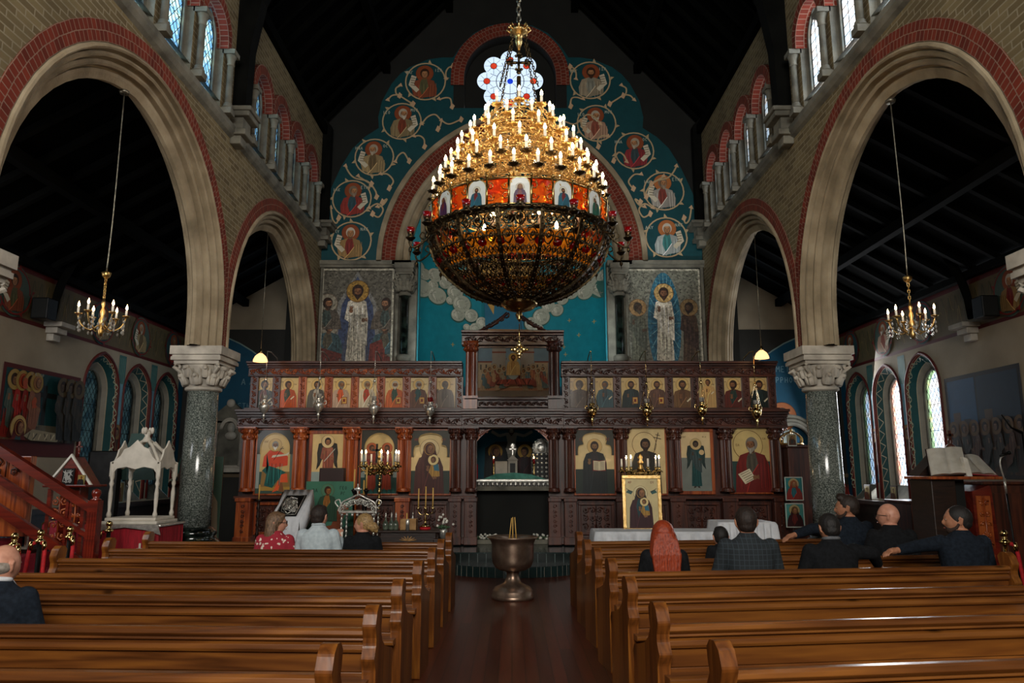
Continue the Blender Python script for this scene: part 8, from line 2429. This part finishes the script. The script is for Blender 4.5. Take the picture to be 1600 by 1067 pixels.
open_book((cx + .19, Y - .24, zs + .015), (1, .05, -.06), (-.14, .36, .42), .17, .3, 'open book with bright white pages on the right slope of the lectern', 'redcloth')
m = MB(); m.prism([(cx - .02, zs + .0), (cx + .04, zs), (cx - .0, zs + .2), (cx - .05, zs + .22)], lambda u, v, d: (u, d, v), Y - .3, Y - .24)
tag(m.build('closed_book', M['paper']), 'slim closed booklet leaning between the two open books', 'book')
Y = 8.5; p = at(1572, 708, Y)
t = thing('microphone_stand', (p.x, Y, 0), 'black microphone stand with angled microphone at the right of the lectern', 'microphone stand')
m = MB(); m.lathe([(.14, 0), (.14, .02), (.02, .04)], (p.x, Y, 0), 20); m.cyl((p.x, Y, .03), (p.x - .05, Y, p.z - .32), .011, n=8); m.build('stand', M['iron'], t)
m = MB(); m.cyl((p.x - .05, Y, p.z - .45), (p.x - .052, Y, p.z - .28), .014, n=8); m.tube(catmull([(p.x - .052, Y, p.z - .3), (p.x - .08, Y, p.z - .15), (p.x - .07, Y, p.z - .06), (p.x - .01, Y, p.z - .02)], 5), .008, 6); m.build('gooseneck', M['silver'], t)
m = MB(); m.cyl((p.x - .08, Y, p.z - .035), (p.x + .02, Y, p.z - .0), .012, .018, 8); m.ball((p.x + .035, Y, p.z + .005), .026, .024, .024); m.build('microphone', M['iron'], t)
p2 = at(1580, 668, 8.6)
m = MB(); m.tube([(p2.x - .1, 8.6, p2.z + .15), (p2.x, 8.6, p2.z), (p2.x + .12, 8.6, p2.z - .06)], [.008, .012, .02], 6); m.cyl((p2.x + .12, 8.6, 0), (p2.x + .12, 8.6, p2.z - .06), .012, n=6); m.lathe([(.12, 0), (.12, .015), (.012, .03)], (p2.x + .12, 8.6, 0), 14)
tag(m.build('boom_stand', M['iron']), 'second thin black boom stand behind the microphone, cut by the right edge', 'stand')
for k, (xa, xb, y0, y1, h) in enumerate(((6.0, 7.4, 9.6, 10.4, 1.45), (5.9, 6.9, 11.2, 11.9, 1.15))):
 t = thing('dark_cabinet', ((xa + xb) / 2, y0, 0), ['dark wooden cabinet behind the lectern in the right aisle', 'low dark wooden cabinet between the column and the lectern, right aisle'][k], 'cabinet')
 m = MB(); m.box(xa, xb, y0, y1, 0, h); m.build('carcass', M['mahog'], t, bevel=.01)
 m = MB(); m.box(xa - .03, xb + .03, y0 - .03, y1 + .03, h, h + .04); m.build('top', M['mahog'], t, bevel=.008)
 for q_ in range(2):
  a = xa + .05 + (xb - xa) / 2 * q_; m = MB(); m.box(a, a + (xb - xa) / 2 - .1, y0 - .02, y0, .1, h - .1); d_ = m.build('door', M['mahog'], t, bevel=.01)
  MB().ball((a + (.1 if q_ else (xb - xa) / 2 - .2), y0 - .03, h * .55), .015).build('knob', M['brass'], d_)
p = at(1297, 835, 10.9)
# -- people
def ringloft(m, rings, n=18):
 """rings: (cx, cy, cz, rx, ry) from bottom to top"""
 vs = []; fs = []
 for cx, cy, cz, rx, ry in rings:
  for k in range(n):
   a = 2 * pi * k / n; ca, sa = cos(a), sin(a)
   e = .8
   vs.append((cx + rx * abs(ca) ** e * (1 if ca > 0 else -1), cy + ry * abs(sa) ** e * (1 if sa > 0 else -1), cz))
 for i in range(len(rings) - 1):
  for k in range(n): fs.append((i * n + k, i * n + (k + 1) % n, (i + 1) * n + (k + 1) % n, (i + 1) * n + k))
 fs.append(tuple(range(n - 1, -1, -1))); fs.append(tuple((len(rings) - 1) * n + k for k in range(n)))
 m.add(vs, fs, True)
def hand_mb(m, w, d, side, s=1.0, curl=.5):
 """palm at w, pointing along d; four fingers and a thumb"""
 w = Vector(w); d = Vector(d).normalized(); up = Vector((0, 0, 1)); sd = d.cross(up).normalized() * side; dn = -up
 m.tube([w - d * .02, w + d * .03, w + d * .085], [.024 * s, .033 * s, .032 * s], 8)
 for q in (-1, 1): m.tube([w + d * .02 + sd * q * .016, w + d * .085 + sd * q * .022], [.02 * s, .019 * s], 6)
 for k, (off, ln) in enumerate(((-.03, .068), (-.01, .08), (.011, .074), (.031, .056))):
  b = w + d * .085 + sd * off
  p1 = b + d * ln * .45 + dn * ln * .12 * curl; p2 = p1 + d * ln * .3 + dn * ln * .45 * curl; p3 = p2 + d * ln * .12 + dn * ln * .5 * curl
  m.tube([b, p1, p2, p3], [.0105 * s, .0098 * s, .009 * s, .007 * s], 6)
 b = w + d * .03 - sd * .03
 m.tube([b, b + d * .03 - sd * .022 + dn * .005, b + d * .06 - sd * .024 + dn * .012], [.014 * s, .0115 * s, .008 * s], 6)
def head_mb(hw=.076, hd=.097, hh=.118, nose=1.0, jaw=1.0, n=36, r=26):
 """head facing +y, centre at the origin"""
 vs = []; fs = []
 for i in range(r + 1):
  th = pi * i / r; z = -cos(th); q = max(1e-4, sin(th))
  for k in range(n):
   a = 2 * pi * k / n
   x, y = q * sin(a), q * cos(a)
   X_, Y_, Z_ = x * hw, y * hd, z * hh
   if z < 0:
    X_ *= 1 - .30 * (-z) ** 1.5 * jaw
    if y < 0: Y_ *= 1 - .38 * (-z)
    else: Y_ *= 1 + .06 * (-z)
   else:
    Y_ *= 1 + .04 * z;
   g = lambda cx, cz, sx, sz: math.exp(-((X_ - cx) / sx) ** 2 - ((Z_ - cz) / sz) ** 2)
   if y > 0:
    Y_ += .024 * nose * g(0, -.022, .011, .018) + .012 * nose * g(0, .0, .008, .02)
    Y_ += .006 * g(0, .032, .05, .012) - .011 * (g(.03, .012, .014, .012) + g(-.03, .012, .014, .012))
    Y_ += .007 * g(0, -.056, .02, .006) + .006 * g(0, -.068, .018, .006) - .005 * g(0, -.08, .03, .008) + .012 * g(0, -.1, .025, .016)
    Y_ += .004 * (g(.042, -.03, .02, .02) + g(-.042, -.03, .02, .02))
   vs.append((X_, Y_, Z_))
 for i in range(r):
  for k in range(n): fs.append((i * n + k, i * n + (k + 1) % n, (i + 1) * n + (k + 1) % n, (i + 1) * n + k))
 m = MB(); m.add(vs, fs, True)
 for sg in (-1, 1):
  m.tube([(sg * (hw - .004), -.012, -.03), (sg * (hw + .006), -.02, -.008), (sg * (hw + .01), -.026, .018), (sg * (hw + .005), -.01, .03), (sg * (hw - .002), .002, .012)], [.009, .009, .01, .009, .007], 6)
  m.ball((sg * (hw - .001), -.012, 0), .008, .014, .024, 8, 6)
  m.ball((sg * .029, hd * .86, .012), .015, .011, .009, 8, 6)
 return m
def remesh(o, vox, sm=2):
 md = o.modifiers.new('remesh', 'REMESH'); md.mode = 'VOXEL'; md.voxel_size = vox; md.use_smooth_shade = True
 if sm:
  s_ = o.modifiers.new('smooth', 'SMOOTH'); s_.iterations = sm; s_.factor = .5
def person(px, py, Y, label, jacket, skin='skin', hair=None, hairkind='short', turn=0, yaw=0, tilt=0, arms='lap', beard=None, glasses=False, wide=1.0, headsize=1.0, child=1.0, collar=None, lean=0.0):
 p = at(px, py, Y)
 s = p.z / 1.27 * (1.0 if child == 1.0 else 1.0)
 t = thing('person', (p.x, Y, 0), label, 'person', 'people seated in the pews')
 k = s * child if child != 1.0 else s
 zoff = p.z - 1.27 * k      # a small child sits on the same bench
 def T(x, y, z): return (x * k, y * k, z * k + zoff)
 sh, el, wr = {}, {}, {}
 for sg in (-1, 1):
  sh[sg] = (sg * .172 * wide, -.0 + lean, .94)
  el[sg] = (sg * .235 * wide, .04, .72); wr[sg] = (sg * .12, .30, .62)
 if arms == 'right_out': el[1] = (.38, .02, .92); wr[1] = (.5, .18, .8)
 if arms == 'left_out': el[-1] = (-.40, -.0, .93); wr[-1] = (-.64, -.1, .87)
 if arms == 'left_fwd': el[-1] = (-.36, .1, .9); wr[-1] = (-.6, .02, .87)
 if arms == 'reading': wr[1] = (.2, .22, .9); wr[-1] = (-.16, .3, .8)
 def torso(m, g):
  ringloft(m, [T(0, .0, .44) + (.175 * k * wide + g, .13 * k + g), T(0, 0, .55) + (.165 * k * wide + g, .125 * k + g), T(0, lean * .5 - .005, .7) + (.158 * k * wide + g, .115 * k + g), T(0, lean * .8, .84) + (.178 * k * wide + g, .122 * k + g),
      T(0, lean, .925) + (.185 * k * wide + g, .115 * k + g), T(0, lean, .975) + (.145 * k * wide + g, .095 * k + g), T(0, lean, 1.015) + (.09 * k + g * .7, .075 * k + g * .6), T(0, lean + .0, 1.06) + (.06 * k + g * .4, .06 * k + g * .4)])
 def arm(m, sg, g, wrist=True):
  a, b, c = Vector(T(*sh[sg])), Vector(T(*el[sg])), Vector(T(*wr[sg]))
  e = (b - a).normalized()
  m.tube([a, a + (b - a) * .5, b], [.062 * k + g, .053 * k + g, .045 * k + g], 10)
  m.ball(a, .062 * k + g); m.ball(b, .047 * k + g)
  cc = c if wrist else b + (c - b) * .93
  m.tube([b, b + (c - b) * .4, cc], [.045 * k + g, .042 * k + g, (.029 if wrist else .034) * k + g], 10)
 neckb = Vector(T(0, lean + .005, 1.03)); hc = Vector(T(0, lean + .03, 1.138))
 R_ = Matrix.Translation(hc) @ Matrix.Rotation(yaw, 4, 'Z') @ Matrix.Rotation(tilt, 4, 'X') @ Matrix.Scale(k * headsize * 1.12 * (1 / child if child != 1.0 else 1), 4)
 Tt = Matrix.Translation(Vector((p.x, Y, 0))) @ Matrix.Rotation(turn, 4, 'Z')
 body = MB(); body.mx = Tt
 torso(body, 0)
 for sg in (-1, 1):
  arm(body, sg, 0)
  c, b = Vector(T(*wr[sg])), Vector(T(*el[sg]))
  hand_mb(body, c, (c - b) + Vector((0, 0, 0)), sg, 1.0)
  hip, kn, ft = Vector(T(sg * .09, .02, .50)), Vector(T(sg * .12, .40, .50)), Vector(T(sg * .12, .42, .09))
  fz = max(ft.z, .07); ft.z = .07
  body.tube([hip, (hip + kn) / 2, kn], [.085 * k, .072 * k, .055 * k], 10); body.tube([kn, (kn + ft) / 2, ft], [.052 * k, .05 * k, .035 * k], 10)
  body.tube([ft + Vector((0, -.03, -.03)), ft + Vector((0, .1, -.035)), ft + Vector((0, .17, -.045))], [.035, .035, .022], 8)
 body.tube([neckb - Vector((0, 0, .02)), neckb + (hc - neckb) * .4, hc + Vector((0, -.008 * k, -.03 * k))], [.062 * k, .053 * k, .052 * k], 12)
 hm = head_mb(); body.mx = Tt @ R_
 body.add([tuple(v) for v in hm.v], hm.f, True)
 bo = body.build('body', M[skin], t); remesh(bo, .0075, 1)
 cm = MB(); cm.mx = Tt
 torso(cm, .014)
 for sg in (-1, 1): arm(cm, sg, .013, False)
 co = cm.build('jacket', jacket, t); remesh(co, .011, 4)
 tr = MB(); tr.mx = Tt
 for sg in (-1, 1):
  hip, kn, ft = Vector(T(sg * .09, .02, .50)), Vector(T(sg * .12, .40, .50)), Vector(T(sg * .12, .42, .09)); ft.z = .12
  tr.tube([hip, (hip + kn) / 2, kn], [.1 * k, .085 * k, .068 * k], 10); tr.ball(kn, .068 * k); tr.tube([kn, (kn + ft) / 2, ft], [.066 * k, .062 * k, .055 * k], 10)
 tr.ball(Vector(T(0, 0, .5)), .17 * k * wide, .13 * k, .1 * k)
 to = tr.build('trousers', M['darkcloth'], t); remesh(to, .012, 3)
 so = MB(); so.mx = Tt
 for sg in (-1, 1):
  ft = Vector(T(sg * .12, .42, .09)); so.tube([Vector((ft.x, ft.y - .05, .045)), Vector((ft.x, ft.y + .1, .045)), Vector((ft.x, ft.y + .19, .032))], [.045, .045, .03], 10)
 so.build('shoes', M['iron'], t)
 if collar:
  c = MB(); c.mx = Tt
  c.tube([Vector(T(.066 * cos(a), lean + .002 + .064 * sin(a), 1.055 + .012 * (-sin(a)))) for a in [i * 2 * pi / 20 for i in range(20)]], .016 * k, 8, closed=True)
  for q in (-1, 1): c.tube([Vector(T(q * .03, lean + .07, 1.045)), Vector(T(q * .05, lean + .11, 1.0))], [.014, .006], 6)
  c.build('collar', collar, t)
 e = MB(); e.mx = Tt @ R_
 for sg in (-1, 1): e.ball((sg * .029, .0875, .010), .009, .007, .006, 10, 8)
 eo = e.build('eyes', M['eyewhite'], t)
 e = MB(); e.mx = Tt @ R_
 for sg in (-1, 1): e.ball((sg * .029, .0935, .010), .0042, .0025, .0045, 8, 6)
 e.build('iris', M['iron'], eo)
 e = MB(); e.mx = Tt @ R_
 e.tube([(-.02, .098, -.062), (0, .105, -.060), (.02, .098, -.062)], [.002, .0045, .002], 6); e.build('lips', M['lips'], t)
 if hair:
  h = MB(); h.mx = Tt @ R_
  if hairkind == 'short':
   h.ball((0, -.016, .028), .083, .098, .101, 24, 18); h.ball((0, -.045, -.02), .068, .062, .055, 18, 12); h.ball((0, .042, .088), .056, .04, .035, 14, 10)
   for sg in (-1, 1): h.ball((sg * .07, .008, .028), .013, .03, .03, 10, 8)
  elif hairkind == 'crop':
   h.ball((0, -.014, .026), .083, .1, .1, 24, 18); h.ball((0, -.045, -.022), .068, .06, .05, 18, 12)
  elif hairkind == 'quiff':
   h.ball((0, -.016, .03), .0825, .098, .103, 24, 18); h.ball((0, -.045, -.015), .066, .06, .052, 18, 12)
   for q in range(6): h.ball((-.03 + .012 * q, .05 - .008 * (q % 2), .1 + .008 * (q % 3)), .03, .04, .03, 10, 8)
  elif hairkind == 'balding':
   h.ball((0, -.03, -.004), .0805, .083, .05, 24, 14)
  elif hairkind == 'bob':
   h.ball((0, -.012, .03), .09, .102, .104, 24, 18); ringloft(h, [(0, -.05, -.15, .1, .07), (0, -.05, -.1, .102, .074), (0, -.042, -.04, .096, .078), (0, -.025, .03, .089, .09)]); h.ball((0, .055, .08), .062, .036, .034, 14, 10)
  elif hairkind == 'long':
   h.ball((0, -.012, .025), .094, .108, .108, 24, 18); ringloft(h, [(0, -.1, -.4, .03, .02), (0, -.105, -.33, .085, .03), (0, -.1, -.22, .122, .05), (0, -.07, -.13, .13, .08), (0, -.045, -.06, .122, .095), (0, -.02, .03, .1, .107)])
   for q in range(9):
    x = -.11 + .0275 * q; h.tube([(x * .8, -.11, -.02), (x, -.135, -.15), (x * .9, -.14, -.28), (x * .6, -.13, -.4 - .02 * (q % 3))], [.016, .018, .015, .005], 6)
  elif hairkind == 'updo':
   h.ball((0, -.014, .026), .083, .1, .102, 24, 18); h.ball((0, -.05, -.012), .066, .062, .055, 16, 12); h.ball((0, -.125, -.03), .05, .05, .055, 14, 10)
   for q in range(9): h.ball((.035 * cos(q * .8), -.15 + .02 * sin(q), -.03 + .04 * sin(q * .8)), .022, .022, .022, 8, 6)
  ho = h.build('hair', M[hair], t); remesh(ho, .008, 2)
  if hairkind in ('short', 'quiff', 'crop', 'long', 'bob', 'updo'):
   tx = bpy.data.textures.new('strands', 'CLOUDS'); tx.noise_scale = .018
   dm = ho.modifiers.new('strands', 'DISPLACE'); dm.texture = tx; dm.strength = .006 if hairkind != 'crop' else .002; dm.mid_level = .5
 if beard:
  b = MB(); b.mx = Tt @ R_
  b.ball((0, .048, -.078), .052, .048, .036, 16, 10)
  for sg in (-1, 1): b.tube([(sg * .07, .0, -.02), (sg * .062, .02, -.055), (sg * .035, .06, -.08)], [.012, .014, .02], 8)
  b.tube([(-.03, .088, -.055), (0, .1, -.046), (.03, .088, -.055)], [.005, .007, .005], 6)
  bo2 = b.build('beard', M[beard], t); remesh(bo2, .007, 1)
 if glasses:
  g = MB(); g.mx = Tt @ R_
  for sg in (-1, 1):
   g.tube([(sg * .031 + .025 * cos(a), .108, .008 + .02 * sin(a)) for a in [i * pi / 8 for i in range(16)]], .0024, 5, closed=True)
   g.tube([(sg * .056, .106, .014), (sg * .08, .05, .014), (sg * .082, -.01, .008)], .0024, 5)
  g.cyl((-.008, .11, .012), (.008, .11, .012), .0022, n=5)
  g.build('glasses', M['iron'], t)
 return t, Tt, T, wr, el, k
M['darkcloth'] = pmat('charcoal_trousers', '14161a', '1e2126', 60, rough=.9)
M['eyewhite'] = pmat('eye_white', 'd8d2c8', 'e4dfd6', 5, rough=.2)
M['lips'] = pmat('lips', '9a5248', 'a85e52', 20, rough=.4)
def cloth(name, c1, c2, sc=40, **kw): return pmat(name, c1, c2, sc, rough=.9, bump=.25, bscale=7, spec=.2, **kw)
HB = pmat('black_hair', '0b0908', '1b1512', 30, (3, 3, .6), .62, bump=.3, bscale=60); M['hair_black'] = HB
M['hair_dark'] = pmat('dark_brown_hair', '170e09', '2c1d14', 30, (3, 3, .6), .62, bump=.3, bscale=60)
M['hair_red'] = pmat('copper_hair', '6a210a', 'a83f14', 26, (6, 6, .35), .45, bump=.3, bscale=50)
M['hair_brown'] = pmat('brown_hair', '3a2618', '8a6a4c', 24, (6, 6, .4), .45, bump=.3, bscale=50)
M['hair_blonde'] = pmat('blonde_hair', '6a5032', 'b5945e', 24, (2, 6, 3), .42, bump=.3, bscale=50)
M['hair_grey'] = pmat('cropped_grey_hair', '7a7064', '9a9086', 40, rough=.6)
M['stubble'] = pmat('dark_stubble', '2a1c15', '3d2a20', 80, rough=.8)
def floral():
 m, nt, N, L, B = nmat('red_floral_fabric')
 B.inputs['Roughness'].default_value = .9
 tc = N.new('ShaderNodeTexCoord'); vo = N.new('ShaderNodeTexVoronoi'); vo.inputs['Scale'].default_value = 19
 nz = N.new('ShaderNodeTexNoise'); nz.inputs['Scale'].default_value = 9; L.new(tc.outputs['Object'], nz.inputs['Vector'])
 mxv = N.new('ShaderNodeMix'); mxv.data_type = 'RGBA'; mxv.inputs[0].default_value = .18
 L.new(tc.outputs['Object'], mxv.inputs[6]); L.new(nz.outputs['Color'], mxv.inputs[7]); L.new(mxv.outputs[2], vo.inputs['Vector'])
 cr = N.new('ShaderNodeValToRGB'); cr.color_ramp.interpolation = 'CONSTANT'
 cr.color_ramp.elements[0].color = (*lin('e0cfc0'), 1); cr.color_ramp.elements[1].position = .33; cr.color_ramp.elements[1].color = (*lin('9c2433'), 1)
 L.new(vo.outputs['Distance'], cr.inputs[0]); L.new(cr.outputs[0], B.inputs['Base Color'])
 return m
def checked():
 m, nt, N, L, B = nmat('checked_suit_cloth')
 B.inputs['Roughness'].default_value = .9
 tc = N.new('ShaderNodeTexCoord'); sx = N.new('ShaderNodeSeparateXYZ'); cx = N.new('ShaderNodeCombineXYZ'); L.new(tc.outputs['Object'], sx.inputs[0]); L.new(sx.outputs['X'], cx.inputs[0]); L.new(sx.outputs['Z'], cx.inputs[1])
 bt = N.new('ShaderNodeTexBrick'); bt.offset = 0; bt.inputs['Scale'].default_value = 1; bt.inputs['Brick Width'].default_value = .04; bt.inputs['Row Height'].default_value = .045; bt.inputs['Mortar Size'].default_value = .0025
 bt.inputs['Color1'].default_value = (*lin('1f262a'), 1); bt.inputs['Color2'].default_value = (*lin('1a2024'), 1); bt.inputs['Mortar'].default_value = (*lin('313b42'), 1)
 L.new(cx.outputs[0], bt.inputs['Vector']); L.new(bt.outputs[0], B.inputs['Base Color'])
 return m
BLK = cloth('black_wool', '0e0f11', '17191c'); NAVY = cloth('navy_wool', '10161e', '1a222c')
person(432, 801, 8.5, 'woman with brown bob and glasses in a red floral top, turned right towards her neighbour', floral(), hair='hair_brown', hairkind='bob', yaw=radians(-78), glasses=True, wide=.95)
r_ = person(499, 790, 8.5, 'dark-haired man in a pale blue-grey shirt seen from behind, holding a white sheet', cloth('pale_blue_shirt', 'a9b6bc', 'bcc8cc', 25), hair='hair_dark', yaw=radians(-14), collar=cloth('shirt_collar', 'a9b6bc', 'bcc8cc', 25), wide=1.0, arms='reading')
pp = at(529, 838, 8.75)
m = MB(); m.add([(pp.x - .05, 8.75, pp.z - .1), (pp.x + .05, 8.72, pp.z - .1), (pp.x + .06, 8.7, pp.z + .06), (pp.x - .02, 8.74, pp.z + .02)], [(0, 1, 2, 3)])
tag(m.build('paper_sheet', M['paper'], solid=.002), 'white sheet of paper held by the man in the pale shirt', 'paper')
person(568, 803, 8.5, 'blonde woman with a low bun and black top, face turned left', BLK, hair='hair_blonde', hairkind='updo', yaw=radians(74), wide=.92)
person(1036, 815, 6.75, 'woman with long straight copper-red hair and black top seen from behind', BLK, hair='hair_red', hairkind='long', wide=.9)
person(1166, 793, 6.75, 'dark-haired man in a grey checked jacket seen from behind', checked(), hair='hair_dark', yaw=radians(-8), wide=1.12, skin='skin2')
person(1126, 828, 7.65, 'small dark-haired child whose head just shows above the pew', BLK, hair='hair_black', child=.72, headsize=1.0)
person(1296, 804, 6.8, 'black-haired man in a black suit with one arm stretched along the pew to the right', BLK, hair='hair_black', arms='right_out', wide=1.15, tilt=radians(-14), collar=cloth('grey_collar', '5a5c60', '6c6e72', 25), skin='skin2')
person(1324, 775, 8.55, 'dark-haired bearded man in black facing left, his arm along the pew', NAVY, hair='hair_dark', hairkind='quiff', yaw=radians(62), arms='left_out', beard='stubble', wide=1.05, skin='skin2')
person(1389, 787, 8.0, 'bald man with thin glasses in a black jacket, face turned left', BLK, hair=None, yaw=radians(48), glasses=True, wide=1.08)
person(1497, 791, 7.15, 'man with short dark hair in a navy coat facing left, arm resting on the pew', NAVY, hair='hair_black', hairkind='crop', yaw=radians(66), arms='left_fwd', wide=1.12, beard='stubble', skin='skin2')
person(4, 852, 4.6, 'balding elderly man in a dark navy suit at the left edge, cut by the frame', NAVY, hair='hair_grey', hairkind='balding', yaw=radians(-12), wide=1.1, collar=cloth('white_collar', 'c9ccd0', 'dcdfe2', 25))
